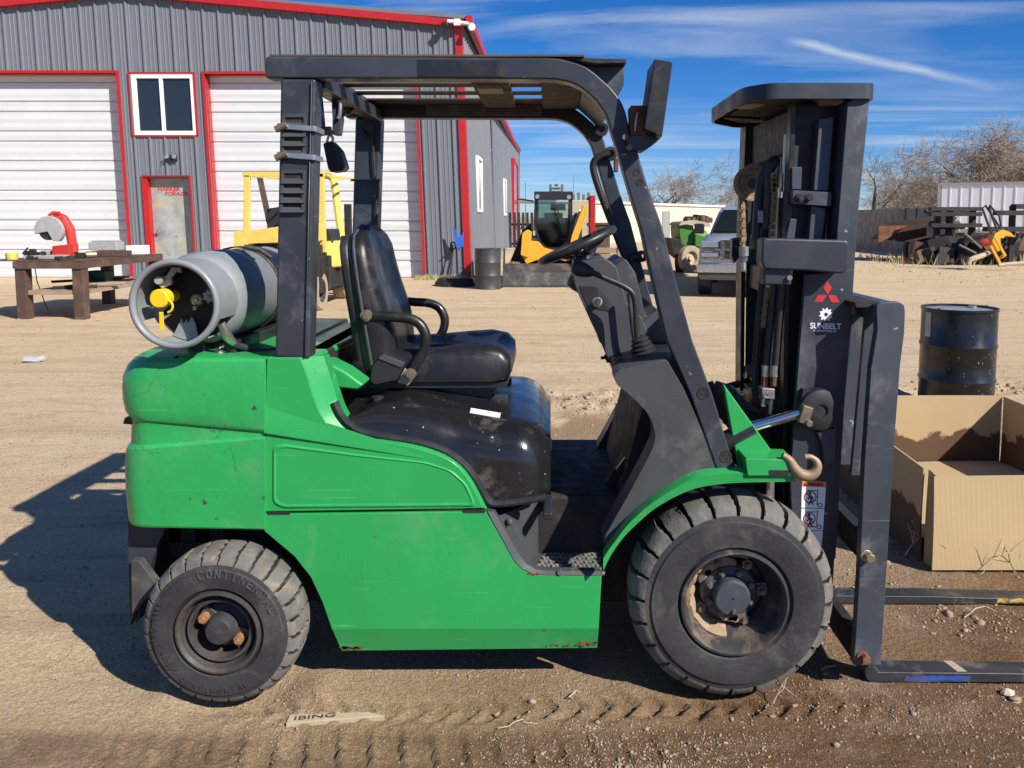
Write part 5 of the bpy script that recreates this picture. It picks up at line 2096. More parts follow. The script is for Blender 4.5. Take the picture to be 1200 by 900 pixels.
for k, (a, s) in enumerate(((125, .05), (98, .055), (140, .04), (-70, .05), (-85, .045))):
    a = math.radians(a)
    mb = MB()
    p = Vector(FW) + Vector((.088 * math.cos(a), .098, .088 * math.sin(a)))
    r3 = random.Random(k)
    mb.prism([(p.x + s * r3.uniform(.6, 1) * math.cos(q * .785), p.z + s * r3.uniform(.4, .8) * math.sin(q * .785)) for q in range(8)], p.y - .012, p.y + .02)
    part(mb, 'mud_clod', M['mudcake'], fw, bevel=.006)
mb = MB()
p = Vector(FW) + Vector((.004, .022, -.040))
mb.cyl(p, p + Vector((0, .02, 0)), .006, 8)
part(mb, 'grease_nipple', M['bolt'], fw)

RWX, RWZ = at(256, 737, 2.54).x, at(256, 740.5, 2.54).z
RW = (RWX, 2.535, RWZ)
rw = wheel('rear', RW, .262, .17, .138, 27, .012, 5, False)
lathe_part([(.139, .012), (.137, -.008), (.130, -.010), (.122, .000), (.120, .02), (.113, .03), (.108, .045), (.100, .05), (.095, .07), (.090, .10), (.085, .115), (.05, .115)], RW, 'rim', 'rim_rust', rw, 48)
lathe_part([(.112, .028), (.104, .012), (.096, .014), (.092, .05)], RW, 'rim_ring', 'rim_rust', rw, 48)
lathe_part([(.080, .115), (.075, .06), (.050, .05), (.046, .01), (.040, .0), (0, -.003)], RW, 'hub', 'rubber', rw, 28)
mb = MB()
for sg in (1, -1):
    a0 = math.radians(150 if sg > 0 else -35)
    for d in (-.25, .25):
        a = a0 + d
    mb.prism(rnd([(RW[0] + q * math.cos(a0 + e), RW[2] + q * math.sin(a0 + e)) for q, e in ((.03, -.8), (.094, -.42), (.096, .42), (.03, .8))], .01), RW[1] + .045, RW[1] + .07)
part(mb, 'rim_web', M['rim_rust'], rw, bevel=.004)
for a in (150, -35):
    a = math.radians(a)
    p = Vector(RW) + Vector((.067 * math.cos(a), .024, .067 * math.sin(a)))
    mb = MB()
    mb.cyl(p, p + Vector((0, .024, 0)), .016, 10)
    mb.cyl(p - Vector((0, .012, 0)), p, .009, 8)
    part(mb, 'lug_nut', mat('rust_nut', (0.30, 0.15, 0.07), 0.8, var=.3, sc=30) if a > 0 else bpy.data.materials['rust_nut'], rw)


def arc_text(mb, txt, c, r, a0, a1, h, y, wfac=1.0, flip=False):
    n = len(txt)
    for i, ch in enumerate(txt):
        if ch == ' ':
            continue
        a = a0 + (a1 - a0) * (i / max(n - 1, 1))
        out = Vector((math.cos(a), 0, math.sin(a)))
        right = Vector((math.sin(a), 0, -math.cos(a)))
        if flip:
            out, right = -out, -right
        w = abs(a1 - a0) * r / n * .74 * (0.35 if ch in 'I1' else 1)
        org = Vector((c[0], y, c[2])) + out * (r if not flip else -r) - right * w / 2
        add_text(mb, ch, org, right, out, 1, width=w, height=h, depth=.0025, bold=True)


mb = MB()
arc_text(mb, 'CONTINENTAL', RW, .186, math.radians(103), math.radians(24), .030, RW[1] - .0105)
part(mb, 'raised_lettering', mat('raised_rubber', (0.065, 0.065, 0.065), 0.8, var=.2, sc=20), rw, flat=True)
mb = MB()
arc_text(mb, 'CONTINENTAL', RW, .200, math.radians(-128), math.radians(-62), .015, RW[1] - .0095, flip=True)
part(mb, 'raised_lettering', M['rubber'], rw, flat=True)
for t_, q_ in (('6.00-9', (-160, -138)), ('IND TIRE', (186, 150))):
    mb = MB()
    arc_text(mb, t_, RW, .195, math.radians(q_[0]), math.radians(q_[1]), .015, RW[1] - .0095, flip=t_[0] == '6')
    part(mb, 'raised_lettering', M['rubber'], rw, flat=True)['kind'] = 'stuff'
# far wheels: copies set on the other side
for src, yy in ((fw, FY + .02), (rw, FY + .0)):
    c = src.copy()
    COL.objects.link(c)
    for ch in [o for o in COL.objects if o.parent == src]:
        if ch.name.split('.')[0] in ('rim', 'hub'):
            d = ch.copy()
            COL.objects.link(d)
            d.parent = c
    cen = FW if src is fw else RW
    # turn half way round the vertical through the wheel centre, then push across
    T = Matrix.Translation(Vector((2 * cen[0], 2 * MY + (cen[1] - 2.555), 0))) @ Matrix.Rotation(math.pi, 4, 'Z')
    c.matrix_parent_inverse = Matrix.Translation(-Vector(fk['_base'])) @ T
mb = MB()
mb.cyl((FW[0], FW[1] + .12, FW[2]), (FW[0], FY - .1, FW[2]), .075, 14)
mb.cyl((RW[0], RW[1] + .10, RW[2]), (RW[0], FY - .1, RW[2]), .05, 14)
mb.box(RW[0] - .08, RW[0] + .08, 2.80, 3.52, .18, .36)
mb.box(FW[0] - .10, FW[0] + .12, 2.82, 3.50, .22, .52)
part(mb, 'axle', M['under'], fk, bevel=.01)
mb = MB()
mb.box(-.98, .74, 2.86, 3.46, .20, .60)
mb.box(-1.36, -.95, 2.80, 3.52, .30, .62)
mb.box(-.62, .12, 2.68, 3.64, .16, .36)
part(mb, 'chassis', M['under'], fk, bevel=.015)

# ---- counterweight (stacked rounded plans; rows slant a little towards the seam)
def cw_ring(pxl, yl, yr, inset=0.0, rad=.10, pxr=310.0, back=0.0):
    Y0, Y1 = NY - .012 + inset, FY + .012 - inset
    xl, xr = at(pxl, yl, Y0 + rad * .75).x + back, at(pxr, yr, Y0).x
    zl, zr = at(pxl, yl, Y0).z, at(pxr, yr, Y0).z
    pts = [(xr, Y0), (xr - .15, Y0), (xr - .28, Y0)]
    for k in range(7):
        t = k / 6 * math.pi / 2
        pts.append((xl + rad - rad * math.sin(t), Y0 + rad - rad * math.cos(t)))
    pts.append((xl - .012, MY - .22))
    pts.append((xl - .012, MY + .22))
    for k in range(7):
        t = k / 6 * math.pi / 2
        pts.append((xl + rad - rad * math.cos(t), Y1 - rad + rad * math.sin(t)))
    pts += [(xr - .28, Y1), (xr - .15, Y1), (xr, Y1)]
    return [(x, y, zl + (zr - zl) * max(0, min(1, (x - xl) / (xr - xl)))) for x, y in pts]


rows = [  # px left, row left, row right, inset, radius
    (153, 617.5, 620.5, .003, .08), (151, 615, 619.5, .000, .085), (150, 606, 617, 0, .085), (147.5, 580, 597, 0, .09), (146.5, 550, 560, 0, .09), (147.5, 534, 530, 0, .09), (149, 529, 514.5, .001, .09), (151, 526.5, 512.8, .004, .09), (153.5, 523.5, 511.4, .011, .09), (154, 510, 509.4, .012, .09),
    (154, 497, 507.8, .013, .09), (152.5, 492, 506.6, .012, .09), (150, 489.5, 505.6, .004, .10), (147, 485, 503.5, .000, .10), (144.5, 474, 492, -.003, .11), (143, 458, 470, -.004, .12), (144, 445, 450, -.003, .13), (149, 433, 433, .000, .14), (156, 425.5, 424, .004, .15), (167, 419.5, 420.2, .014, .16), (184, 415, 418.4, .036, .16), (206, 412.3, 417.2, .075, .16)]
mb = MB()
mb.loft([cw_ring(*r_) for r_ in rows])
cwt = part(mb, 'counterweight', M['green_cast'], fk, ang=20)
mb = MB()
a = at(150, 491, 2.68)
mb.prism(rnd([(a.x - .008, a.z - .012), (a.x + .1, a.z - .02), (a.x + .1, a.z + .02), (a.x, a.z + .010)], .004), 2.66, 2.72)
part(mb, 'rear_bumper', M['plastic_dark'], fk, bevel=.008)
# skirt below the counterweight
mb = MB()
o_ = XZ([(149, 606), (200, 606), (178, 656), (172, 690), (160, 712), (152, 735), (150, 700)], 2.70)
mb.prism(o_, 2.70, 2.735)
mb.prism([(x, z) for x, z in XZ([(149, 608), (156, 608), (158, 725), (152, 738)], 2.70)], 2.735, 3.62)
part(mb, 'rear_skirt', M['steel'], fk, bevel=.004)
# sunlit inside of the skirt, painted as a paler grey arc
mb = MB()
o_ = XZ([(153, 657), (163, 657), (186, 688), (166, 708), (154, 722)], 2.66)
mb.prism(o_, 2.66, 2.695)
part(mb, 'lit_skirt_patch', mat('lit_skirt_grey', (0.055, 0.055, 0.057), .8, var=.4, sc=9, dirt=((0.22, 0.19, 0.16), .3, 12)), fk, bevel=.004)
mb = MB()
for k in range(3):
    x = at(225 + k * 32, 640, 2.95).x
    mb.box(x - .02, x + .03, 2.80, 2.86, .45, .62)
part(mb, 'bracket', M['under'], fk)

# ---- side panels
def swoosh():
    return [(378, 418), (385, 440), (393, 466), (400, 484), (411, 499), (428, 509), (460, 514), (495, 520), (524, 530), (545, 546), (560, 566), (571, 590), (574, 598)]


def crease():
    return [(352, 419), (360, 440), (368, 466), (377, 487), (390, 503), (410, 514), (440, 517), (475, 522), (508, 531), (530, 541), (545, 556), (558, 577), (567, 596)]


def sidepanel(y0, yc, yb):
    pass


for px, py, w_ in ((327, 601.3, 26), (556, 599.2, 26)):
    mb = MB()
    a, b_ = at(px - w_ / 2, py, NY - .001), at(px + w_ / 2, py, NY - .001)
    mb.prism(rnd([(a.x, a.z - .004), (b_.x, b_.z - .004), (b_.x, b_.z + .004), (a.x, a.z + .004)], .002), NY - .004, NY + .02)
    part(mb, 'panel_latch', M['under'], fk)
cr = spl(crease(), 4)
sw = spl(swoosh(), 4)
CRX = XZ(cr, NY)
SWX = XZ(sw, NY + .03)
left = XZ([(312.3, 419), (309.5, 600)], NY)
# main plate with its slanting step: upper field slightly proud of the lower one
mb = MB()
lowY = NY + .012
seamL, seamR = at(310.5, 509, NY), at(497, 539, NY)
poly_u = [left[0]] + CRX
n_ = len(CRX)
body = [(p[0], NY, p[1]) for p in [left[0]] + CRX + [left[1]]]
# fan surface
upper = [p for p in CRX if p[1] > seamL.z - (p[0] - seamL.x) * (seamL.z - seamR.z) / (seamR.x - seamL.x)]
mb.prism([left[0]] + CRX + [left[1]], NY, NY + .05)
pu = part(mb, 'side_panel', M['green'], fk, bevel=.004)
# bevelled band that turns up towards the hood
mb = MB()
A = [(p[0], NY + .0025, p[1]) for p in CRX]
B = [(p[0], NY + .045, p[1]) for p in SWX]
C = [(p[0], NY + .11, p[1] - .004) for p in SWX]
mb.loft([[a, b_, c_] for a, b_, c_ in zip(A, B, C)], closed=False, caps=False)
part(mb, 'panel_edge', M['green'], fk, ang=30)
# step line: a thin proud ridge and shadow groove
mb = MB()
q0, q1 = XZ([(310.5, 506.5), (497, 537.5)], NY)
mb.add([(q0[0], NY - .010, q0[1] + .012), (q1[0], NY - .001, q1[1] + .004), (q1[0], NY - .001, q1[1]), (q0[0], NY - .010, q0[1]),
        (q0[0], NY + .002, q0[1] + .10), (q1[0], NY + .002, q1[1] + .012), (q1[0], NY + .002, q1[1] - .001), (q0[0], NY + .002, q0[1] - .001)],
       [(0, 1, 2, 3), (4, 5, 1, 0), (3, 2, 6, 7), (0, 3, 7, 4)])
part(mb, 'panel_crease', M['green'], pu, ang=20)
# embossed access cover
ac = [(319, 523), (330, 519.5), (420, 532), (500, 541), (530, 551), (548, 568), (559, 594), (330, 596), (319, 590)]
acx = rnd(XZ(ac, NY), .02, 4)
cxm, czm = sum(p[0] for p in acx) / len(acx), sum(p[1] for p in acx) / len(acx)


def shrink(poly, d):
    out = []
    n = len(poly)
    for i in range(n):
        a, p, b_ = Vector(poly[i - 1]), Vector(poly[i]), Vector(poly[(i + 1) % n])
        t = (b_ - a)
        if t.length < 1e-6:
            out.append(tuple(p))
            continue
        t.normalize()
        nrm = Vector((-t.y, t.x))
        if nrm.dot(Vector((cxm, czm)) - p) < 0:
            nrm = -nrm
        out.append(tuple(p + nrm * d))
    return out


mb = MB()
r0 = [(p[0], NY - .0005, p[1]) for p in acx]
xw_, zw_ = (max(p[0] for p in acx) - min(p[0] for p in acx)) / 2, (max(p[1] for p in acx) - min(p[1] for p in acx)) / 2


def inward(d):
    return [(cxm + (p[0] - cxm) * (1 - d / xw_), czm + (p[1] - czm) * (1 - d / zw_)) for p in acx]


i1 = inward(.008)
r1 = [(p[0], NY - .006, p[1]) for p in i1]
i2 = inward(.016)
r2 = [(p[0], NY - .003, p[1]) for p in i2]
mb.loft([r0, r1, r2], caps=False)
ctr = (sum(p[0] for p in r2) / len(r2), NY - .003, sum(p[2] for p in r2) / len(r2))
mb.add(r2 + [ctr], [(i, (i + 1) % len(r2), len(r2)) for i in range(len(r2))])
part(mb, 'access_cover', M['green'], pu, ang=25)
# lower panel, folded under along its foot
mb = MB()
lp = [(309.5, 602.5), (569.5, 599.5), (600, 650), (608, 662), (620, 670.5), (632, 673.5), (705, 674.5), (701.5, 737), (389, 738), (378, 706), (364, 676), (345, 652), (309.5, 622)]
LPX = XZ(lp, NY)
mb.prism(LPX, NY - .002, NY + .04)
fold = XZ([(701.5, 737), (389, 738)], NY - .002)
fo2 = XZ([(700, 762), (399, 765.5)], NY + .008)
mb2 = MB()
mb2.add([(fold[0][0], NY - .0015, fold[0][1] + .001), (fold[1][0], NY - .0015, fold[1][1] + .001), (fo2[1][0], NY + .022, fo2[1][1]), (fo2[0][0], NY + .022, fo2[0][1]),
         (fold[0][0], NY + .038, fold[0][1]), (fold[1][0], NY + .038, fold[1][1]), (fo2[1][0], NY + .05, fo2[1][1]), (fo2[0][0], NY + .05, fo2[0][1])],
        [(0, 1, 2, 3), (7, 6, 5, 4), (3, 2, 6, 7), (0, 3, 7, 4), (1, 5, 6, 2)])
lo = part(mb, 'lower_panel', M['green'], fk, bevel=.003)
part(mb2, 'panel_foot', M['green'], lo, bevel=.002)
mb = MB()
rr = random.Random(8)
for x0, x1, y, w in ((676, 701, 758, 4), (640, 672, 759.5, 2), (399, 420, 763, 4), (618, 632, 673.5, 2.2)):
    for k in range(7):
        px = x0 + (x1 - x0) * (k + rr.random()) / 7
        c = at(px, y + rr.uniform(-2, 1), NY - .004)
        yy = NY - .0035 + (.022 * (y + 0 - 737) / 27 if y > 737 else 0)
        s = w * rr.uniform(.3, 1) / 360
        mb.prism([(c.x + s * rr.uniform(.7, 1.8) * math.cos(q * 1.05), c.z + s * rr.uniform(.4, 1) * math.sin(q * 1.05)) for q in range(6)], yy - .0008, yy + .004)
part(mb, 'rust_chip', M['rust'], lo)['kind'] = 'stuff'
# inner green brace between leg and hood, battery deck
mb = MB()
mb.prism(XZ([(374, 422), (386, 424), (406, 434), (428, 450), (420, 456), (398, 454)], 2.80), 2.78, 2.90)
part(mb, 'rear_deck', M['green'], fk, bevel=.01)
mb = MB()
mb.slab([(-1.06, 2.70), (-.80, 2.70), (-.72, 3.62), (-1.06, 3.62)], 1.105, 1.13)
part(mb, 'deck_plate', M['green'], fk, bevel=.01)
mb = MB()
mb.box(-1.04, -.60, 2.86, 3.60, .62, .90)
mb.box(-1.04, -.80, 2.78, 3.60, .62, 1.10)
mb.box(-.86, -.78, 2.86, 3.58, .90, 1.13)
part(mb, 'seat_base', M['under'], fk, bevel=.01)

# ---- engine hood
def ztop(x):
    return .905 + .057 * min(1, max(0, (-.17 - x) / .30))


def hood():
    HY0, HY1 = 2.655, 3.665
    low = spl([(393, 474), (400, 489), (411, 501), (428, 510), (460, 516), (495, 522), (524, 532), (545, 548), (560, 568), (572, 589), (582, 593), (612, 590), (640, 585)], 3)
    lw = [(at(p[0], p[1], HY0).x, at(p[0], p[1], HY0).z) for p in low]
    rings = []
    xe = lw[-1][0]
    for (x, zb) in lw:
        s = max(0.0, (x - (xe - .13)) / .13)
        top = ztop(x)
        r_ = .125
        zt = top - .085 * (1 - math.sqrt(max(0, 1 - (s * .985) ** 2)))
        sx = min(1, max(0, (x + .66) / .10))
        zt = min(zt, .93 + .04 * sx)
        yin = .05 * s ** 3
        zb = min(zb, zt - .02)
        rr_ = min(r_, (zt - zb) * .9)
        ring = [(x, HY0 + .02 + yin, zb - .01), (x, HY0 + yin, zb), (x, HY0 + .006 + yin, zb + (zt - rr_ - zb) * .5)]
        for k in range(8):
            t = k / 7 * math.pi / 2
            ring.append((x, HY0 + .010 + yin + rr_ * 1.15 * (1 - math.cos(t)), zt - rr_ + rr_ * math.sin(t)))
        ring += [(x, MY - .15, zt + .012), (x, MY + .15, zt + .012)]
        for k in range(8):
            t = (7 - k) / 7 * math.pi / 2
            ring.append((x, HY1 - .010 - yin - rr_ * 1.15 * (1 - math.cos(t)), zt - rr_ + rr_ * math.sin(t)))
        ring += [(x, HY1 - yin, zb), (x, HY1 - .02 - yin, zb - .01)]
        rings.append(ring)
    # rounded nose
    last = rings[-1]
    cz = sum(p[2] for p in last) / len(last)
    mb = MB()
    nose = [[(xe + .012, MY + (p[1] - MY) * .985, cz + (p[2] - cz) * .96) for p in last], [(xe + .016, MY + (p[1] - MY) * .93, cz + (p[2] - cz) * .85) for p in last]]
    mb.loft(rings + nose)
    o = part(mb, 'engine_hood', M['hood'], fk, ang=60)
    # moulded lip that follows the green panel
    mb = MB()
    path = [(x, HY0 - .006, z + .010) for x, z in lw]
    mb.tube(path, .013, 8)
    part(mb, 'hood_lip', M['plastic_dark'], o)
    mb = MB()
    e = [(HY0 + .004, .60), (HY0 + .02, .585), (HY1 - .02, .585), (HY1 - .004, .60)]
    mb.box(xe - .01, xe + .022, HY0 + .03, HY1 - .03, .575, .60)
    part(mb, 'hood_lip', M['plastic_dark'], o, bevel=.006)
    return o, xe


hd, XE = hood()
mb = MB()
c = at(568, 474.5, 2.775)
z = .902
mb.obox((c.x, 2.80, ztop(c.x) + .0005), (.105, .045, .002), (.12, .18, .02))
part(mb, 'paper_tag', M['white_mark'], hd)
mb = MB()
c = at(442, 471, 2.83)
mb.cyl((c.x, 2.84, .94), (c.x, 2.84, ztop(c.x) + .0035), .022, 14)
part(mb, 'latch_hole', M['under'], hd)

# ---- seat
SY0, SY1 = 2.93, 3.41
st = MB()


def seat_section(yt):
    return yt


def cushion():
    # profile in x-z (side view), swept across y with rounded flanks
    prof = [(-.735, 1.005), (-.735, 1.055), (-.70, 1.085), (-.60, 1.095), (-.45, 1.100), (-.33, 1.112), (-.24, 1.118), (-.175, 1.105), (-.145, 1.075), (-.140, 1.035), (-.155, 1.005), (-.20, .995), (-.55, .993)]
    rings = []
    w = (SY1 - SY0) / 2
    for k in range(13):
        t = -1 + 2 * k / 12
        y = MY - .0 + w * math.copysign(1 - (1 - abs(t)) ** 1.6, t) if True else 0
        edge = max(0, (abs(t) - .55) / .45)
        sc = 1 - .16 * edge ** 3
        bol = .018 * math.exp(-((abs(t) - .62) / .22) ** 2) - .012 * math.exp(-(t / .35) ** 2)
        r_ = []
        for x, z in prof:
            zz = 1.04 + (z - 1.04) * sc + (bol if z > 1.06 else 0)
            xx = -.44 + (x + .44) * (1 - .05 * edge ** 3)
            r_.append((xx, y, zz))
        rings.append(r_)
    mb = MB()
    mb.loft(rings)
    return part(mb, 'seat_cushion', M['vinyl'], fk, ang=55)


sc_ = cushion()
mb = MB()
mb.prism(rnd([(-.75, .975), (-.165, .975), (-.15, .998), (-.75, .998)], .008), SY0 + .005, SY1 - .005)
mb.prism(rnd([(-.74, .935), (-.22, .935), (-.20, .975), (-.74, .975)], .006), SY0 + .05, SY1 - .05)
part(mb, 'seat_pan', M['black'], fk, bevel=.004)
mb = MB()
for y in (SY0 + .06, SY1 - .09):
    mb.box(-.76, -.16, y, y + .035, .905, .935)
part(mb, 'seat_rail', M['steel'], fk, bevel=.003)


def backrest():
    # outline in (y, z'), thickness profile along it, leaning back
    w = (SY1 - SY0) / 2 + .022
    hgt = .53
    base = Vector((-.635, MY, 1.035))
    lean_ = math.radians(7)
    rings = []
    nz = 15
    for k in range(nz):
        v = k / (nz - 1)
        z = hgt * v
        # half width: narrower top with round shoulders
        if v < .62:
            hw = w * (.93 + .07 * math.sin(v / .62 * math.pi / 2))
        else:
            q = (v - .62) / .38
            hw = w * (1 - .07 * q) * math.sqrt(max(0.0, 1 - (q * .985) ** 5.5))
            hw = max(hw, .03)
        th = .105 * (1 - .35 * v) * (1.0 if v < .9 else .75 if v < .97 else .45)
        lum = .03 * math.exp(-((v - .3) / .25) ** 2)
        ring = []
        for j in range(24):
            a = 2 * math.pi * j / 24
            cy, cxx = math.cos(a), math.sin(a)
            y = hw * math.copysign(abs(cy) ** .55, cy)
            fr = math.copysign(abs(cxx) ** .6, cxx)
            x = th * .5 * fr
            if fr > 0:
                x += lum * fr + .030 * math.exp(-((abs(y) - hw * .78) / (hw * .25 + .001)) ** 2) * (1 - v * .5) - .012 * (1 - (y / (hw + .001)) ** 2)
            else:
                x -= .012
            ring.append((x - math.tan(lean_) * z + base.x, base.y + y, base.z + z))
        rings.append(ring)
    mb = MB()
    mb.loft(rings)
    o = part(mb, 'seat_back', M['vinyl'], fk, ang=60)
    # piping seam round the shell
    mb = MB()
    pipe = []
    for r_ in rings:
        pipe.append(Vector(min(r_, key=lambda p: p[1])) + Vector((-.018, -.001, 0)))
    pipe2 = []
    for r_ in rings[::-1]:
        pipe2.append(Vector(max(r_, key=lambda p: p[1])) + Vector((-.018, .001, 0)))
    mb.tube(pipe + pipe2, .0055, 6)
    part(mb, 'seat_piping', M['plastic'], o)
    # hard shell behind
    mb = MB()
    sh_ = []
    for r_ in rings[1:-1]:
        cyy = sum(p[1] for p in r_) / len(r_)
        cxx = sum(p[0] for p in r_) / len(r_)
        sh_.append([(cxx - .045 + (p[0] - cxx) * .55, cyy + (p[1] - cyy) * .97, p[2]) for p in r_])
    mb.loft(sh_)
    part(mb, 'back_shell', M['plastic_dark'], o, ang=60)
    return o


bk = backrest()
for sgn, Y in ((0, SY0 - .022), (1, SY1 + .022)):
    mb = MB()
    if sgn == 0:
        p = spl([at(431, 369, Y), at(455, 371, Y), at(478, 373, Y), at(492, 380, Y), at(499, 394, Y), at(497, 410, Y), at(488, 425, Y), at(482, 437, Y)], 5)
    else:
        q = [(431, 369), (455, 371), (478, 373), (492, 380), (499, 394), (497, 410), (488, 425), (482, 437)]
        p = spl([Vector((at(a, b_, SY0 - .022).x, Y, at(a, b_, SY0 - .022).z)) for a, b_ in q], 5)
    mb.tube(p, .0185, 12)
    ar = part(mb, 'armrest', M['vinyl'], fk, ang=60)
    for pt in (p[0], p[-1]):
        mb = MB()
        s = -1 if sgn == 0 else 1
        mb.cyl(Vector(pt) + Vector((0, s * .035, 0)), Vector(pt) - Vector((0, s * .02, 0)), .020, 12)
        mb.cyl(Vector(pt) + Vector((0, s * .042, 0)), Vector(pt) + Vector((0, s * .034, 0)), .012, 6)
        part(mb, 'pivot_bolt', M['bolt'], ar)
# belt reel box, buckle
mb = MB()
o_ = [(436, 429), (448, 414), (475, 425), (465, 446), (438, 452), (433, 446)]
mb.prism(rnd(XZ(o_, SY0 - .05), .008), SY0 - .05, SY0 + .03)
part(mb, 'belt_reel', M['plastic_dark'], fk, bevel=.006)
mb = MB()
mb.prism(rnd(XZ([(447, 416), (474, 426), (471, 431), (443, 420)], SY0 - .055), .004), SY0 - .055, SY0 - .048)
part(mb, 'reel_cover', M['plastic'], fk)
mb = MB()
mb.prism(XZ([(465, 448), (474, 432), (485, 443), (478, 452)], SY0 - .03), SY0 - .03, SY0 - .01)
part(mb, 'seat_bracket', mat('tan_steel', (0.30, 0.23, 0.15), .7, var=.3, sc=12), fk, bevel=.002)
mb = MB()
mb.prism(rnd(XZ([(484, 396), (493, 393), (495, 410), (487, 414)], SY1 - .05), .004), SY1 - .06, SY1 - .03)
bkl = part(mb, 'belt_buckle', M['plastic_dark'], fk, bevel=.004)
mb = MB()
mb.prism(XZ([(487, 396.5), (493, 395.5), (493.5, 403), (488, 404)], SY1 - .063), SY1 - .064, SY1 - .060)
part(mb, 'release_button', M['tool_red'], bkl)
mb = MB()
mb.prism(rnd(XZ([(505, 398), (553, 397), (565, 405), (560, 411), (505, 409)], 3.33), .01), 3.20, 3.40)
part(mb, 'seat_flap', M['vinyl'], fk, bevel=.006)

# ---- step well and floor
ZF, ZS = .588, .385
mb = MB()
mb.box(XE + .005, .40, 2.955, 3.66, ZF - .03, ZF)
part(mb, 'floor_plate', mat('dirty_floor_mat', (0.030, 0.031, 0.034), .7, var=.35, sc=8, bump=.25, dirt=((0.13, 0.12, 0.10), .35, 9)), fk, bevel=.006)
mb = MB()
mb.box(XE + .005, .30, 2.925, 2.953, ZS, ZF - .004)
part(mb, 'step_riser', M['plastic'], fk, bevel=.006)
mb = MB()
cp = spl([(at(579, 600, NY + .02).x, NY + .02), (-.13, 2.70), (-.075, 2.79), (-.035, 2.88), (-.01, 2.925), (.02, 2.93)], 5)
mb.loft([[(x, y, ZS - .02) for x, y in cp], [(x, y, .602) for x, y in cp]], closed=False, caps=False)
mb.loft([[(x - .02, y + .012, ZS - .02) for x, y in cp], [(x - .02, y + .012, .602) for x, y in cp]], closed=False, caps=False)
sw_ = part(mb, 'step_side', M['plastic'], fk, ang=50)
mb = MB()
c = at(596, 609, NY + .07)
mb.lathe([(0, -.004), (.008, -.004), (.013, 0), (.010, .01)], (c.x, NY + .045, c.z), (.75, .66, 0), 12)
part(mb, 'screw', M['bolt'], sw_)
mb = MB()
tx0, tx1 = at(612, 672, NY + .02).x, at(703, 672, NY + .02).x
mb.box(tx0 - .02, tx1 + .005, NY + .005, 2.93, ZS - .012, ZS)
stp = part(mb, 'step', M['plastic'], fk, bevel=.004)
mb = MB()
for r_ in range(7):
    for k in range(15):
        x = tx0 + .055 + k * .0155 + (r_ % 2) * .0077
        y = NY + .07 + r_ * .032
        if x < tx1 + .02 and x > tx0 + .055 - .02 * (r_ < 6) + (.05 * r_ / 7):
            mb.obox((x, y, ZS + .002), (.011, .020, .006), (0, 0, .5 if (k + r_) % 2 else -.5))
part(mb, 'tread_studs', mat('worn_step_metal', (0.26, 0.25, 0.23), .6, metal=.4, var=.3, sc=20), stp, bevel=0)['kind'] = 'stuff'
# dark rim that frames the opening
mb = MB()
P = XZ([(571, 599), (582, 619), (594, 641), (603, 657), (612, 666), (624, 672), (640, 673.5), (705, 674.5)], NY - .003)
P2 = XZ([(579, 599), (589, 615), (600, 634), (609, 650), (617, 660), (628, 666.5), (642, 668), (703, 668.5)], NY + .012)
mb.loft([[(a[0], NY - .004, a[1]), (b_[0], NY + .006, b_[1]), (b_[0], NY + .035, b_[1]), (a[0], NY + .03, a[1])] for a, b_ in zip(P, P2)])
part(mb, 'step_rim', M['plastic'], fk, ang=30)
mb = MB()
c = at(656, 671, NY - .004)
mb.lathe([(0, -.002), (.008, -.002), (.010, .004)], (c.x, NY - .006, c.z), (0, 1, 0), 10)
part(mb, 'rivet', M['zinc'], fk)

# ---- front cowl: two legs and a wide top, pedals between
cowl = [(719, 441), (725, 434), (781, 421), (801, 455), (846, 556), (822, 556), (797, 568), (768, 584), (741, 608), (716, 634), (707, 640), (709, 628), (735, 582), (757, 541), (766, 522), (768, 510), (764, 494), (757, 482), (741, 466), (722, 450)]
CWX = rnd(XZ(cowl, 2.625), .012, 3)
for (a, b_) in ((2.625, 2.74), (3.52, 3.62)):
    mb = MB()
    mb.prism(CWX, a, b_)
    part(mb, 'front_cowl', M['plastic'], fk, bevel=.012)
mb = MB()
mb.prism(XZ([(721, 442), (781, 423), (800, 456), (757, 482), (741, 466), (724, 450)], 2.70), 2.802, 3.518)
part(mb, 'cowl_top', M['plastic'], fk, bevel=.012)
mb = MB()
mb.prism(XZ([(800, 456), (846, 556), (812, 562), (780, 520), (768, 490), (772, 470)], 2.70), 2.85, 3.50)
mb.prism([(.24, ZF), (.42, ZF), (.42, 1.0), (.34, 1.0)], 2.83, 3.50)
part(mb, 'toe_board', M['under'], fk)
# black strip painting the shadow between cowl and pillar
mb = MB()
mb.prism(XZ([(783, 421), (800, 418), (846, 556), (826, 556)], 2.69), 2.672, 2.698)
part(mb, 'pillar_shade', M['black'], fk)
# capping strip on the cowl
mb = MB()
mb.prism(rnd(XZ([(722, 434), (776, 419), (797, 416), (797, 423), (781, 424), (726, 441)], 2.66), .004), 2.655, 3.60)
part(mb, 'dash_shelf', M['plastic_dark'], fk, bevel=.008)
for x, y in ((728, 438.5), (754, 428.5)):
    mb = MB()
    c = at(x, y, 2.652)
    mb.cyl((c.x, 2.6545, c.z), (c.x, 2.649, c.z), .005, 8)
    part(mb, 'screw', M['zinc'], fk)
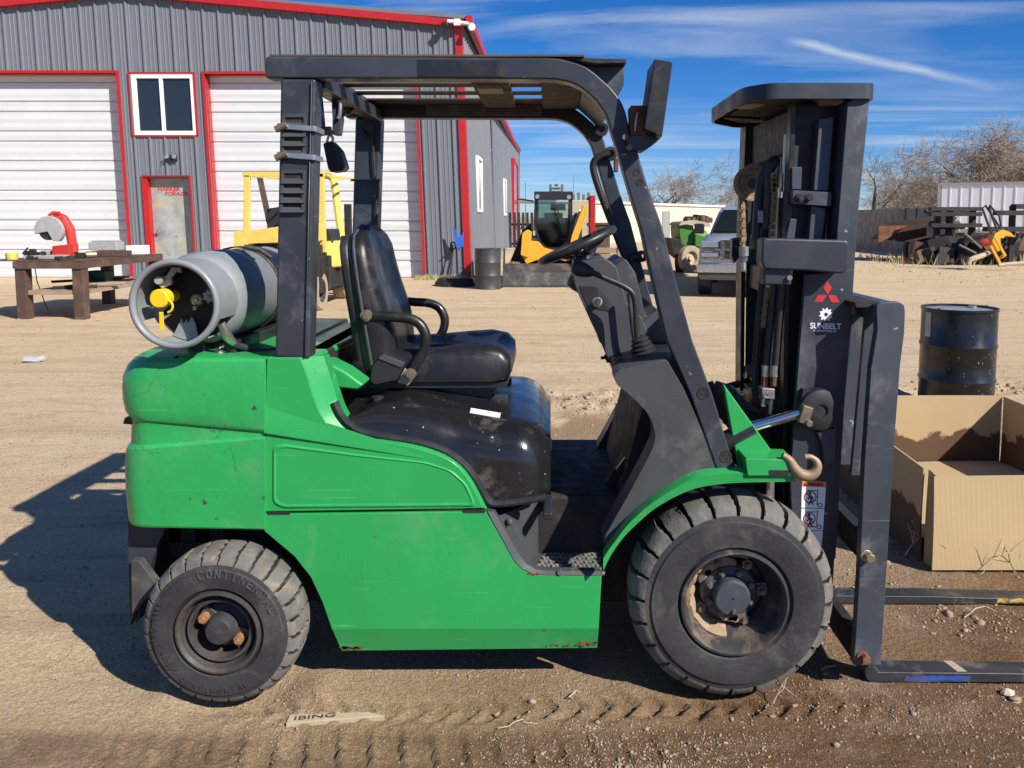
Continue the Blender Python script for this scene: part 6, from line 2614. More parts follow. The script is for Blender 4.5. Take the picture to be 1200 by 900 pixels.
# pedals
for pts, Y in (([(733, 505), (743, 474), (752, 478), (740, 512)], 3.10), ([(742, 512), (752, 482), (760, 487), (749, 518)], 2.98)):
    mb = MB()
    mb.prism(rnd(XZ(pts, Y), .006), Y, Y + .09)
    pd = part(mb, 'pedal', M['rubber'], fk, bevel=.005)
    mb = MB()
    a, b_ = Vector(XZ([pts[0]], Y)[0]), Vector(XZ([pts[1]], Y)[0])
    for k in range(7):
        p = a + (b_ - a) * (.12 + k * .125)
        mb.obox((p.x - .002, Y + .045, p.y), (.006, .08, .010), (0, -.35, 0))
    part(mb, 'pedal_ribs', M['plastic'], pd)
mb = MB()
mb.bar(at(723, 552, 2.93), at(762, 500, 2.93), .03, .016)
part(mb, 'pedal_arm', M['black'], fk, bevel=.003)
mb = MB()
mb.bar((.22, 3.0, ZF + .01), (.35, 3.0, .82), .05, .03)
mb.bar((.26, 3.14, ZF + .01), (.37, 3.14, .86), .05, .03)
part(mb, 'pedal_arm', M['under'], fk)

# ---- dash and steering
DY = 2.95
mb = MB()
dash = [(671, 322), (682, 307), (708, 302), (722, 312), (735, 356), (752, 372), (757, 384), (771, 418), (724, 433), (714, 424), (708, 410), (690, 372), (674, 336)]
mb.prism(rnd(XZ(dash, DY), .012), DY, 3.36)
da = part(mb, 'dashboard', M['plastic'], fk, bevel=.014)
mb = MB()
mb.prism(rnd(XZ([(712, 318), (733, 303), (745, 320), (757, 372), (772, 362), (776, 384), (780, 418), (752, 421), (738, 380), (726, 345)], DY + .02), .010), DY + .03, 3.45)
part(mb, 'dash_cowl', M['plastic'], fk, bevel=.012)
mb = MB()
mb.prism(rnd(XZ([(749, 381), (771, 362), (780, 384), (796, 418), (758, 424)], 2.97), .010), 2.97, 3.20)
part(mb, 'dash_pod', M['plastic'], fk, bevel=.012)
# recess, key, vertical rib
mb = MB()
mb.prism(rnd(XZ([(679, 335), (700, 336), (712, 350), (722, 366), (700, 362), (688, 358)], DY - .002), .006), DY - .003, DY + .01)
part(mb, 'key_recess', M['plastic_dark'], da)
c = at(700, 354, DY)
mb = MB()
mb.lathe([(0, -.022), (.012, -.022), (.014, -.004), (.022, -.002), (.024, .004)], c, (0, 1, 0), 16)
ig = part(mb, 'ignition', M['zinc'], da)
mb = MB()
mb.obox(c + Vector((.0, -.034, .004)), (.016, .022, .026), (0, .4, 0))
part(mb, 'key', M['valve'], ig, bevel=.003)
mb = MB()
mb.prism(rnd(XZ([(709, 420), (718, 418), (720, 428), (712, 428)], DY), .003), DY + .05, DY + .08)
mb.cyl(at(709, 419, DY + .03), at(704, 419.5, DY + .03), .006, 8)
part(mb, 'choke_knob', M['plastic_dark'], da)
# column hood and steering wheel
wc = (at(634, 307, MY - .02) + at(719, 268, MY - .02)) / 2
wdx = (at(719, 268, MY) - at(634, 307, MY)).normalized()
wr = (at(719, 268, MY) - at(634, 307, MY)).length / 2 - .004
wax_ = Vector((-wdx.z, 0, wdx.x))
wax_.normalize()
wy = Vector((0, 1, 0))
# lean the dial slightly towards the driver so that its ring shows open
mb = MB()
mb.tube([wc + wdx * wr * math.cos(a) + wy * wr * math.sin(a) for a in [2 * math.pi * k / 40 for k in range(40)]], .0155, 10, closed=True)
sw2 = part(mb, 'steering_wheel', M['plastic_dark'], fk, ang=60)
hub = wc - wax_ * .045
mb = MB()
for a in (0.3, 2.4, 4.5):
    e = wc + wdx * wr * math.cos(a) + wy * wr * math.sin(a)
    mb.tube([e, wc * .35 + e * .65 - wax_ * .018, hub], [.009, .012, .016], 8)
part(mb, 'spoke', M['plastic_dark'], sw2)
mb = MB()
mb.lathe([(0, .012), (.03, .012), (.04, 0), (.04, -.03), (.02, -.05)], hub, wax_, 18)
part(mb, 'hub', M['plastic_dark'], sw2)
mb = MB()
mb.lathe([(.022, .0), (.05, -.035), (.085, -.055), (.10, -.075), (.09, -.10), (.06, -.14)], hub, wax_, 22)
part(mb, 'column_boot', M['plastic'], fk, ang=40)
mb = MB()
mb.cyl(hub, at(708, 340, MY), .022, 10)
mb.bar(at(692, 296, MY - .1), at(700, 272, MY - .1), .02, .035)
part(mb, 'steering_column', M['plastic_dark'], fk)
# drive lever and boot
LY = 2.85
mb = MB()
lp_ = spl([at(676, 315, LY), at(690, 318, LY), at(712, 327, LY), at(732, 336, LY), at(742, 345, LY), at(745, 360, LY), at(746, 385, LY), at(748, 402, LY)], 5)
mb.tube(lp_, .0105, 10)
lv = part(mb, 'drive_lever', M['plastic_dark'], fk, ang=60)
mb = MB()
mb.lathe([(0, 0), (.020, .004), (.028, .022), (.026, .045), (.016, .075), (.0, .085)], at(670, 312, LY), (at(692, 319, LY) - at(670, 312, LY)), 18)
part(mb, 'lever_knob', M['plastic_dark'], lv, ang=60)
bc = at(757, 424, LY)
mb = MB()
bp_ = []
for k in range(6):
    z = k * .0155
    r_ = .056 - k * .0055
    bp_ += [(r_, z), (r_ + .004, z + .004), (r_, z + .009), (r_ - .007, z + .013)]
bp_.append((.012, .095))
mb.lathe(bp_, bc, (-.28, 0, 1), 24)
part(mb, 'lever_boot', M['plastic_dark'], lv, ang=50)
mb = MB()
p = spl([at(737, 344, LY + .05), at(739, 362, LY + .05), at(742, 390, LY + .05), at(746, 404, LY + .05)], 4)
mb.tube(p, .008, 8)
part(mb, 'hydraulic_lever', M['plastic_dark'], fk)

# ---- overhead guard
outer = [(311, 66), (640, 67.5), (656, 68.5), (666, 71), (677, 74.2), (687, 78.5), (697, 85.5), (706, 93.5), (715, 101.5), (723, 111), (729, 121), (733, 131), (738, 152), (746, 174), (759, 218), (775, 262), (790, 320), (811, 398), (836, 465), (862, 552)]
inner = [(311, 91.5), (640, 92.5), (652, 93.2), (664.6, 95.5), (673, 98.5), (680.5, 102.5), (687, 107.5), (693, 112.5), (699, 118.5), (704, 125.5), (708, 131), (711.5, 138), (719, 162), (724, 178), (736, 220), (751, 268), (764, 325), (781, 398), (809, 462), (842, 556)]
no, ni = XZ(outer, NY), XZ(inner, NY)


def guard_rail(y0, y1):
    mb = MB()
    mb.loft([[(o_[0], y0, o_[1]), (i_[0], y0, i_[1]), (i_[0], y1, i_[1]), (o_[0], y1, o_[1])] for o_, i_ in zip(no, ni)])
    return part(mb, 'guard_rail', M['steel'], fk, bevel=.006)


gn = guard_rail(NY, NY + .075)
gf = guard_rail(FY - .075, FY)
mb = MB()
mb.prism(XZ([(489, 70), (590, 71), (590, 90), (489, 89.5)], NY - .001), NY - .0012, NY)
part(mb, 'decal', M['black'], gn)
mb = MB()
o_ = [at(500, 119, FY - .078), at(635, 121, FY - .078), at(635, 136, FY - .078), at(500, 135, FY - .078)]
mb.prism([(p.x, p.z) for p in o_], FY - .077, FY - .0752)
pl = part(mb, 'rating_label', M['grey_mark'], gf)
mb = MB()
p = at(502, 123, FY - .079)
mb.prism([(p.x, p.z - .004), (p.x + .05, p.z - .004), (p.x + .05, p.z + .006), (p.x, p.z + .006)], FY - .0785, FY - .0772)
for k in range(4):
    for j in range(4):
        q = at(503 + k * 33, 126 + j * 2.4, FY - .079)
        mb.prism([(q.x, q.z), (q.x + .09 + .01 * ((k * 3 + j) % 3), q.z), (q.x + .09 + .01 * ((k * 3 + j) % 3), q.z + .0022), (q.x, q.z + .0022)], FY - .0785, FY - .0772)
part(mb, 'print_line', M['dark_mark'], pl)
legp = XZ([(328, 91.6), (370, 91.6), (362, 421), (321.5, 419)], NY)
for (y0, y1) in ((NY + .003, NY + .085), (FY - .085, FY - .003)):
    mb = MB()
    mb.prism(legp, y0, y1)
    lg = part(mb, 'guard_leg', M['steel'], fk, bevel=.010)
    if y0 < 3:
        # louvred vents let into the leg
        for (ya, yb, nl) in ((134, 184, 4), (199.5, 250.5, 4)):
            def lx(y, u):
                return 328 + (321.5 - 328) * (y - 91.6) / 328 + u
            fr = rnd(XZ([(lx(ya, 4), ya), (lx(ya, 33), ya), (lx(yb, 32), yb), (lx(yb, 3), yb)], NY), .010, 3)
            cxm, czm = sum(p[0] for p in fr) / len(fr), sum(p[1] for p in fr) / len(fr)
            fi = shrink(fr, .010)
            mb = MB()
            mb.ring(fr, fi, NY - .006, NY + .004)
            vt = part(mb, 'vent', M['plastic'], lg, bevel=.002)
            mb = MB()
            mb.prism(shrink(fr, .009), NY - .0005, NY + .0022)
            step = (yb - ya - 6) / nl
            part(mb, 'vent_dark', M['under'], lg)
            for k in range(nl):
                y1_ = ya + 5 + step * k + step * .40
                y2_ = y1_ + step * .55
                a = XZ([(lx(y1_, 7.2), y1_), (lx(y1_, 30), y1_ + .4), (lx(y2_, 32), y2_), (lx(y2_, 5), y2_)], NY)
                mb = MB()
                mb.add([(a[0][0], NY - .001, a[0][1]), (a[1][0], NY - .001, a[1][1]), (a[2][0], NY - .011, a[2][1]), (a[3][0], NY - .011, a[3][1]),
                        (a[2][0], NY + .002, a[2][1] - .004), (a[3][0], NY + .002, a[3][1] - .004)], [(0, 1, 2, 3), (3, 2, 4, 5)])
                part(mb, 'louvre', M['plastic'], lg, fix=False)
mb = MB()
q0, q1 = at(366, 96, NY + .003), at(358.5, 418, NY + .003)
mb.bar((q0.x, NY - .0005, q0.z), (q1.x, NY - .0005, q1.z), .010, .004)
part(mb, 'weld_line', M['steel'], fk, bevel=.002)
# clamps
for k, (ya, xl, xr) in enumerate(((148, 325, 369), (181.5, 325, 368))):
    mb = MB()
    a, b_ = at(xl, ya - .5, NY - .010), at(xr, ya + 3, NY - .010)
    mb.bar((a.x, NY - .009, a.z), (b_.x, NY - .009, b_.z), .006, .017)
    mb.bar((a.x, NY - .006, a.z), (a.x, NY + .09, a.z), .017, .006, (0, 0, 1))
    mb.bar((b_.x, NY - .006, b_.z), (b_.x, NY + .09, b_.z), .017, .006, (0, 0, 1))
    cl = part(mb, 'strap_clamp', M['zinc'], fk, bevel=.002)
    mb = MB()
    mb.cyl((a.x - .004, NY - .015, a.z - .012), (a.x + .03, NY - .016, a.z + .004), .011, 10)
    part(mb, 'clamp_screw', M['bolt'], cl)
# roof: plates and bars, open between
zr = at(400, 66, NY).z
xr0, xr1 = no[0][0], at(640, 67, NY).x
for a, b_, z0 in ((xr0 + .002, xr0 + .13, .035), (at(556, 80, 3.1).x, at(592, 80, 3.1).x + .02, .030), (xr1 - .02, xr1 + .13, .032)):
    mb = MB()
    mb.box(a, b_, NY + .077, FY - .077, zr - z0, zr - .005)
    part(mb, 'roof_plate', M['brown_plate'], fk, bevel=.003)
for y0, y1 in ((2.698, 2.745), (2.862, 2.942), (3.055, 3.135), (3.250, 3.330), (3.445, 3.620)):
    mb = MB()
    mb.box(xr0 + .12, xr1, y0, y1, zr - .014, zr - .009)
    part(mb, 'roof_bar', M['brown_plate'], fk)
mb = MB()
bx_ = at(372, 95, NY).x
mb.box(bx_ - .06, bx_, NY + .09, FY - .09, zr - .085, zr - .036)
part(mb, 'roof_beam', M['steel'], fk, bevel=.005)
# cover strips along both rims only
for y in (NY + .008, FY - .09):
    mb = MB()
    mb.box(xr0 + .01, xr1 + .12, y, y + .08, zr + .001, zr + .007)
    part(mb, 'roof_edge', M['bench'], fk)
mb = MB()
mb.obox((at(575, 98, 3.05).x, 3.05, zr - .036), (.09, .12, .012))
part(mb, 'roof_patch', M['tan'], fk)
# front visor
mb = MB()
v = XZ([(668, 68.5), (733, 70.5), (732.5, 97), (729, 104), (723, 111), (705, 92), (690, 79)], NY + .04)
mb.prism(v, NY + .078, FY - .04)
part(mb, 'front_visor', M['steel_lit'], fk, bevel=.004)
mb = MB()
a = XZ([(648, 67), (734, 69), (734, 74), (700, 74.5)], NY + .02)
mb.prism(a, NY + .02, FY - .02)
part(mb, 'visor_lip', M['under'], fk, bevel=.002)
# mounting lugs and grab handle on the far pillar
def far(px, py, Y=FY - .06):
    return at(px, py, Y)


for px, py in ((704.5, 151.5), (715.5, 180)):
    mb = MB()
    c = far(px, py, FY - .085)
    mb.lathe([(.016, .02), (.016, -.012), (.030, -.012), (.032, .02)], c, (0, 1, 0), 20)
    mb.lathe([(0, .004), (.017, .004)], c, (0, 1, 0), 16)
    part(mb, 'pillar_lug', M['black'], fk)
mb = MB()
hp = spl([far(715, 180, FY - .10), far(704, 183, FY - .10), far(696.5, 189, FY - .10), far(695.5, 200, FY - .10), far(703, 225, FY - .10), far(718, 265, FY - .10), far(733, 303, FY - .10)], 5)
mb.tube(hp, .0155, 10)
part(mb, 'grab_handle', M['black'], fk, ang=60)
mb = MB()
a = far(740, 303, FY - .12)
mb.tube([a, far(752, 300.5, FY - .12)], [.018, .022], 12)
mb.lathe([(.010, -.02), (.024, -.02), (.026, .02), (.010, .02)], far(752, 300.5, FY - .11), (0, 1, 0), 16)
part(mb, 'handle_socket', M['black'], fk)
mb = MB()
mb.box(*[q for q in (far(719, 188).x, far(724, 188).x)], FY - .10, FY - .06, far(720, 202).z, far(720, 186).z)
part(mb, 'pillar_hinge', M['rust'], fk, bevel=.004)
for px, py in ((824, 461), (850.5, 535), (746, 202), (749.5, 214)):
    mb = MB()
    c = at(px, py, NY)
    r_ = .017 if py > 300 else .007
    mb.lathe([(r_ + .004, .0), (r_ + .003, -.002), (r_, -.0015), (r_ * .97, -.0010), (0, -.0010)], (c.x, NY, c.z), (0, 1, 0), 18)
    part(mb, 'pillar_hole', M['under'], gn)
# work lamp on the near pillar
LYN = NY - .03
mb = MB()
mb.prism(rnd(XZ([(735, 161), (741, 158), (769, 160), (777, 159), (768, 168), (755, 177), (740, 175), (735, 168)], LYN), .004), LYN, LYN + .10)
wl = part(mb, 'lamp_bracket', M['steel'], fk, bevel=.004)
mb = MB()
mb.prism(rnd(XZ([(766.5, 70), (788, 73), (775.5, 160), (769, 160.5), (768, 157), (755, 152), (755.5, 144), (763, 96)], LYN - .05), .004), LYN - .06, LYN + .12)
lb_ = part(mb, 'lamp_housing', M['black'], wl, bevel=.006)
mb = MB()
mb.prism(rnd(XZ([(738.5, 124), (757, 124), (756, 146), (755, 158), (739.5, 158)], LYN), .004), LYN - .01, LYN + .08)
part(mb, 'lamp_back', M['rust'], wl, bevel=.004)
mb = MB()
w_ = spl([at(763, 130, LYN - .03), at(749, 132, LYN - .03), at(745, 140, LYN - .03), at(744, 154, LYN - .03)], 4)
mb.tube(w_, .006, 6)
part(mb, 'lamp_cable', M['hose'], wl)
for px, py in ((732.5, 161), (737.5, 173)):
    mb = MB()
    c = at(px, py, LYN)
    mb.cyl((c.x, LYN - .012, c.z), (c.x, LYN + .02, c.z), .010, 6)
    part(mb, 'lamp_bolt', M['bolt'], wl)
# blue safety lamp, its bracket, grab bar behind the leg
mb = MB()
c = at(371, 130, 2.85)
mb.prism(rnd(XZ([(367, 112), (374, 111), (377, 142), (378, 154), (366, 154)], 2.85), .008), 2.82, 2.90)
part(mb, 'blue_lamp', M['blue_lens'], fk, bevel=.008)
mb = MB()
mb.bar(at(366, 153, 2.86), at(388, 152, 2.86), .02, .02)
mb.bar(at(368, 158, 2.84), at(392, 155, 2.84), .012, .014)
part(mb, 'lamp_arm', mat('tan_arm', (0.22, 0.16, 0.11), .6, var=.3, sc=14), fk)
mb = MB()
mb.prism(rnd(XZ([(388, 112), (397, 113), (398, 126), (399.5, 140), (397, 158), (389, 158), (389.5, 140)], 2.95), .006), 2.95, 3.0)
part(mb, 'bracket_plate', M['steel'], fk, bevel=.004)
mb = MB()
mb.tube(spl([at(396, 120, 2.94), at(399, 117, 2.94), at(398.5, 132, 2.94), at(396, 139, 2.94)], 4), .006, 6)
part(mb, 'bracket_hook', M['zinc'], fk)
mb = MB()
c = at(404, 127, 3.2)
mb.lathe([(0, -.03), (.028, -.028), (.030, .02), (.018, .035)], c, (.8, -.5, .2), 14)
mb.tube([at(406, 129, 3.2), at(418, 131, 3.3), at(430, 128, 3.45)], .006, 6)
part(mb, 'reverse_beeper', M['black'], fk)
mb = MB()
mb.tube(spl([at(436, 135, FY - .10), at(437, 160, FY - .10), at(438, 190, FY - .10), at(441, 230, FY - .10), at(440, 270, FY - .10)], 4), .005, 6)
mb.tube(spl([at(424, 150, FY - .10), at(428, 158, FY - .10), at(436, 156, FY - .10), at(437, 145, FY - .10)], 4), .006, 6)
part(mb, 'wiring', M['hose'], fk)
mb = MB()
for y in (212, 180.5):
    pass
a, b_ = at(411, 211, FY - .09), at(446, 212, FY - .09)
mb.box(a.x, b_.x, FY - .092, FY - .08, a.z - .005, a.z + .005)
part(mb, 'cable_tie', M['rubber_strap'], fk)

# ---- gas bottle bracket (the bottle itself is a thing of its own)
mb = MB()
zt = at(240, 408, 2.8).z
for y in (2.78, 3.12, 3.30):
    mb.box(at(222, 405, 2.8).x, at(290, 405, 2.8).x, y, y + .05, zt - .03, zt + .03)
mb.box(at(225, 410, 2.72).x, at(240, 410, 2.72).x, 2.72, 3.30, zt - .02, zt + .035)
mb.box(at(262, 410, 2.72).x, at(276, 410, 2.72).x, 2.72, 3.30, zt - .02, zt + .035)
part(mb, 'bottle_bracket', M['black'], fk, bevel=.006)
mb = MB()
mb.tube(spl([at(268, 396, 2.70), at(277, 404, 2.72), at(292, 408, 2.76), at(308, 412, 2.78), at(322, 411, 2.82)], 4), .011, 8)
part(mb, 'gas_hose', M['hose'], fk)
mb = MB()
mb.tube([at(259, 378, 2.66), at(267, 395, 2.68), at(274, 402, 2.70)], [.013, .017, .012], 10)
part(mb, 'gas_coupling', M['zinc'], fk)
mb = MB()
r4 = random.Random(6)
c = at(238, 411, 2.70)
for k in range(5):
    mb.obox((c.x + r4.uniform(-.07, .09), 2.72 + r4.uniform(0, .05), zt - .012 + r4.uniform(0, .01)), (.06, .03, .012), (r4.uniform(-.4, .4), r4.uniform(-.5, .5), r4.uniform(0, 3)))
part(mb, 'crumpled_tape', M['tool_grey'], fk)

# ---- fender, gusset, tow bar
FYO = 2.565
fa = [(707, 670), (712, 659), (720, 645), (732, 629), (745, 616), (767, 597), (797, 580), (823, 571), (860, 566.5), (900, 565.5), (932, 565)]
fi_ = [(707, 655), (713, 645), (722, 633), (734, 617), (747, 604), (768, 587), (797, 569), (822, 558.5), (860, 555), (900, 554), (932, 553.5)]
A, B = XZ(spl(fa, 3), FYO), XZ(spl(fi_, 3), FYO)
mb = MB()
mb.loft([[(a[0], FYO + .004, a[1]), (b_[0], FYO, b_[1]), (b_[0] + .001, FYO + .010, b_[1] + .003), (b_[0] + .002, FYO + .062, b_[1] + .003), (a[0] + .006, FYO + .062, a[1] + .004), (a[0] + .004, FYO + .02, a[1] + .004)] for a, b_ in zip(A, B)])
fe = part(mb, 'fender', M['green'], fk, ang=28)
mb = MB()
mb.prism(XZ([(845, 447), (912, 540), (905, 556), (866, 556), (858, 520)], 2.70), 2.665, 2.70)
part(mb, 'gusset_plate', M['green'], fk, bevel=.004)
mb = MB()
mb.prism(rnd(XZ([(873, 537), (931, 538.5), (931.5, 549), (929, 557), (876, 557)], 2.56), .006), 2.555, 2.68)
tb = part(mb, 'tow_bar', M['green'], fk, bevel=.005)
mb = MB()
mb.prism(rnd(XZ([(901, 551), (927, 551.5), (925, 556.5), (902, 556.5)], 2.553), .004), 2.553, 2.57)
part(mb, 'bar_slot', M['under'], tb)
mb = MB()
hk = spl([at(917, 533, 2.56), at(925, 539, 2.56), at(931, 549, 2.56), at(939, 556, 2.56), at(950, 557, 2.56), at(957.5, 550, 2.56), at(957, 541, 2.56), at(950, 535.5, 2.56), at(943, 535.5, 2.56)], 4)
n5 = len(hk)
mb.tube(hk, [.009 + .010 * math.sin(math.pi * min(1, k / n5 * 1.25)) for k in range(n5)], 10)
part(mb, 'tow_hook', mat('worn_hook', (0.27, 0.195, 0.125), .6, metal=.3, var=.3, sc=25), fk, ang=60)
mb = MB()
mb.bar(at(918, 553, 2.585), at(944, 561, 2.585), .012, .012)
part(mb, 'hook_latch', M['steel_lit'], fk, bevel=.003)

# ---------------------------------------------------------------- mast of the green forklift
MN, MF = 2.74, 3.56
full = XZ([(931, 118), (1021, 101), (1004.5, 265), (999, 360), (990, 470), (977, 655), (972, 700), (905, 700), (909, 560), (918, 400), (925, 270)], MN)
flange = XZ([(993, 120), (1021, 101), (1004.5, 265), (999.5, 352), (990, 470), (976, 690), (958, 690), (969, 500), (977, 350), (981, 270)], MN)
rearfl = XZ([(935, 118), (941, 118), (935, 270), (932, 400), (930, 560), (928, 700), (921, 700), (924, 560), (926, 400), (928, 270)], MN)
for y0, y1, s in ((MN, MN + .12, 1), (MF - .12, MF, -1)):
    mb = MB()
    mb.prism(flange, y0, y1)
    mr_ = part(mb, 'mast_rail', M['steel_lit'] if s > 0 else M['black'], fk, bevel=.004)  # near rail in the sunlit grey, far rail black as painted shade
    mb = MB()
    mb.prism(rearfl, y0 + (.07 if s > 0 else .02), y1 - .001)
    part(mb, 'rear_flange', M['black'], mr_, bevel=.003)
    mb = MB()
    web = XZ([(940, 119), (994, 119), (978, 290), (960, 690), (928, 690), (935, 290)], MN)
    mb.prism(web, (y0 + .10) if s > 0 else y0 + .005, (y1 - .005) if s > 0 else y0 + .02)
    part(mb, 'rail_web', M['rubber_strap'], mr_)  # black webs paint in the shadow between the rail flanges
# inner mast section and its stops
for y0, y1 in ((MN + .055, MN + .098), (MF - .098, MF - .055)):
    mb = MB()
    mb.prism(XZ([(960, 140), (977.5, 136.5), (970.5, 224), (953.5, 223)], MN + .055), y0, y1)
    mb.prism(XZ([(951, 241), (968, 244), (962, 300), (946, 300)], MN + .055), y0, y1)
    im_ = part(mb, 'inner_rail', M['steel_lit'], fk, bevel=.003)
mb = MB()
mb.prism(rnd(XZ([(929, 223), (974.5, 225.5), (974, 241), (972, 241.5), (930, 239)], MN + .03), .003), MN + .03, MN + .10)
br_ = part(mb, 'roller_bracket', M['steel_lit'], fk, bevel=.004)
for px in (936, 946.5):
    mb = MB()
    c = at(px, 232, MN + .03)
    mb.cyl((c.x, MN + .012, c.z), (c.x, MN + .03, c.z), .014, 12)
    mb.cyl((c.x, MN + .008, c.z), (c.x, MN + .013, c.z), .008, 6)
    part(mb, 'bracket_bolt', M['under'], br_)
for sp_ in ([(928, 196), (940, 195.5), (939, 222), (928, 222)], [(926, 256), (934, 257), (931, 281), (921, 281)]):
    mb = MB()
    mb.prism(XZ(sp_, MN + .06), MN + .06, MN + .10)
    part(mb, 'stop_block', M['steel_lit'], fk, bevel=.003)
# logo plate: outer rail's side
PLY = MN - .012
mb = MB()
mb.prism(XZ([(944, 322), (1001, 316), (999, 360), (990, 470), (979.5, 655), (930, 655), (926, 560), (936, 420)], PLY), PLY, PLY + .022)
lpl = part(mb, 'mast_plate', M['steel'], fk, bevel=.003)


def on_plate(px, py):
    return at(px, py, PLY - .0012)


def diamond(mb, pts, y=PLY, th=.0012):
    mb.prism([(on_plate(x, q).x, on_plate(x, q).z) for x, q in pts], y - th, y - .0001)


mb = MB()
for pts in ([(969.5, 329), (975, 337.5), (969.8, 345.5), (965, 337)], [(969, 345.8), (963.5, 354), (954, 353.5), (959, 345.5)], [(970.5, 345.8), (979.5, 346.2), (984, 354.5), (974.5, 354.5)]):
    diamond(mb, pts)
part(mb, 'red_emblem', M['red_mark'], lpl, flat=True)
mb = MB()
c = on_plate(968, 368.7)
s_ = 2.75 / 960
pts = []
for k in range(10):
    a = math.radians(36 * k + 10)
    b_ = math.radians(36 * k + 30)
    pts.append((c.x + 8.6 * s_ * math.cos(a), c.z + 8.6 * s_ * math.sin(a)))
    pts.append((c.x + 5.9 * s_ * math.cos(b_), c.z + 5.9 * s_ * math.sin(b_)))
hole = [(c.x + 2.3 * s_ * math.cos(math.radians(18 * k + 10)), c.z + 2.3 * s_ * math.sin(math.radians(18 * k + 10))) for k in range(20)]
mb.ring(pts, hole, PLY - .0012, PLY - .0001)
o1 = on_plate(949.5, 385.2)
add_text(mb, 'SUNBELT', (o1.x, PLY - .0009, o1.z), (1, 0, -.03), (-.04, 0, 1), 1, width=36.5 * s_, height=7.2 * s_, depth=.0006, bold=True)
o1 = on_plate(953.5, 388.6)
add_text(mb, 'RENTALS', (o1.x, PLY - .0009, o1.z), (1, 0, -.03), (-.04, 0, 1), 1, width=26 * s_, height=2.4 * s_, depth=.0006, bold=True)
part(mb, 'white_emblem', M['white_mark'], lpl, flat=True)
# warning label
WL = [(940, 563), (968.5, 564.5), (963, 640), (938, 640)]
mb = MB()
diamond(mb, WL, PLY, .0008)
wlab = part(mb, 'warning_label', M['white_mark'], lpl, flat=True)
mb = MB()
diamond(mb, [(940, 563), (968.5, 564.5), (968, 571), (939.8, 570)], PLY - .0008, .0006)
part(mb, 'orange_band', M['orange_mark'], wlab, flat=True)
mb = MB()
o1 = on_plate(946.5, 569.6)
add_text(mb, 'WARNING', (o1.x, PLY - .0022, o1.z), (1, 0, -.03), (-.03, 0, 1), 1, width=18.5 * s_, height=4.4 * s_, depth=.0004, bold=True)
diamond(mb, [(941.5, 569.5), (943.6, 565.3), (945.7, 569.6)], PLY - .0015, .0006)


def seg2(mb, a, b_, w=1.0):
    p, q = on_plate(*a), on_plate(*b_)
    mb.bar((p.x, PLY - .0012, p.z), (q.x, PLY - .0012, q.z), w * s_, .0006, (1, 0, 0) if abs(q.x - p.x) < abs(q.z - p.z) else (0, 0, 1))


def circ(mb, cx, cy, r, w):
    c = on_plate(cx, cy)
    n = 20
    o_ = [(c.x + r * s_ * math.cos(k * 6.2832 / n), c.z + r * s_ * math.sin(k * 6.2832 / n)) for k in range(n)]
    i_ = [(c.x + (r - w) * s_ * math.cos(k * 6.2832 / n), c.z + (r - w) * s_ * math.sin(k * 6.2832 / n)) for k in range(n)]
    mb.ring(o_, i_, PLY - .0016, PLY - .0009)


for cy, off in ((582.5, 0), (608, -1)):
    x = 949.5 + off
    seg2(mb, (946 + off, 575 if off == 0 else 600), (959 + off, 575 if off == 0 else 600), 1.0)
    seg2(mb, (958.5 + off, 574), (957.5 + off, 592)) if off == 0 else seg2(mb, (958, 598), (957, 616))
    circ(mb, 961 + off, cy + 9.5, 3.0, 1.0)
    circ(mb, x - .3, cy - 4, 1.8, 1.7)
    for a, b_ in (((x, cy - 2), (x + 1, cy + 4)), ((x + 1, cy + 4), (x - 2, cy + 9)), ((x + 1, cy + 4), (x + 3, cy + 9)), ((x, cy - 1), (x - 3, cy + 3)), ((x, cy - 1), (x + 4, cy + 1))):
        seg2(mb, a, b_, 1.7)
    if off:
        seg2(mb, (943, 617), (957, 617.4), 1.2)
seg2(mb, (939, 595.4), (966.3, 596), .7)
seg2(mb, (938.3, 621.4), (964.4, 622), .7)
seg2(mb, (944, 628), (956, 632), 2)
seg2(mb, (950, 626), (947, 638), 2)
part(mb, 'pictogram', M['dark_mark'], wlab, flat=True)
mb = MB()
for cy, off in ((582.5, 0), (608, -1)):
    circ(mb, 949.5 + off, cy, 7.6, 1.3)
    p, q = on_plate(944.5 + off, cy - 5), on_plate(954.5 + off, cy + 5)
    mb.bar((p.x, PLY - .0017, p.z), (q.x, PLY - .0017, q.z), 1.3 * s_, .0004, (0, 0, 1))
part(mb, 'prohibition_ring', M['red_label'], wlab, flat=True)
# collar bracket
mb = MB()
mb.prism(rnd(XZ([(894, 279.5), (903, 279), (993, 281.5), (996, 287), (994, 316), (988, 321), (947, 317.5), (896, 315.5), (892.5, 308)], 2.655), .010), 2.655, 2.735)
mb.prism(XZ([(896, 312), (928.5, 315), (928.5, 335), (895.5, 334)], 2.67), 2.675, 2.735)
co = part(mb, 'mast_collar', M['steel'], fk, bevel=.010, seg=3)
mb = MB()
c = at(925, 325.5, 2.67)
mb.cyl((c.x, 2.664, c.z), (c.x, 2.68, c.z), .009, 8)
part(mb, 'collar_bolt', M['zinc'], co)
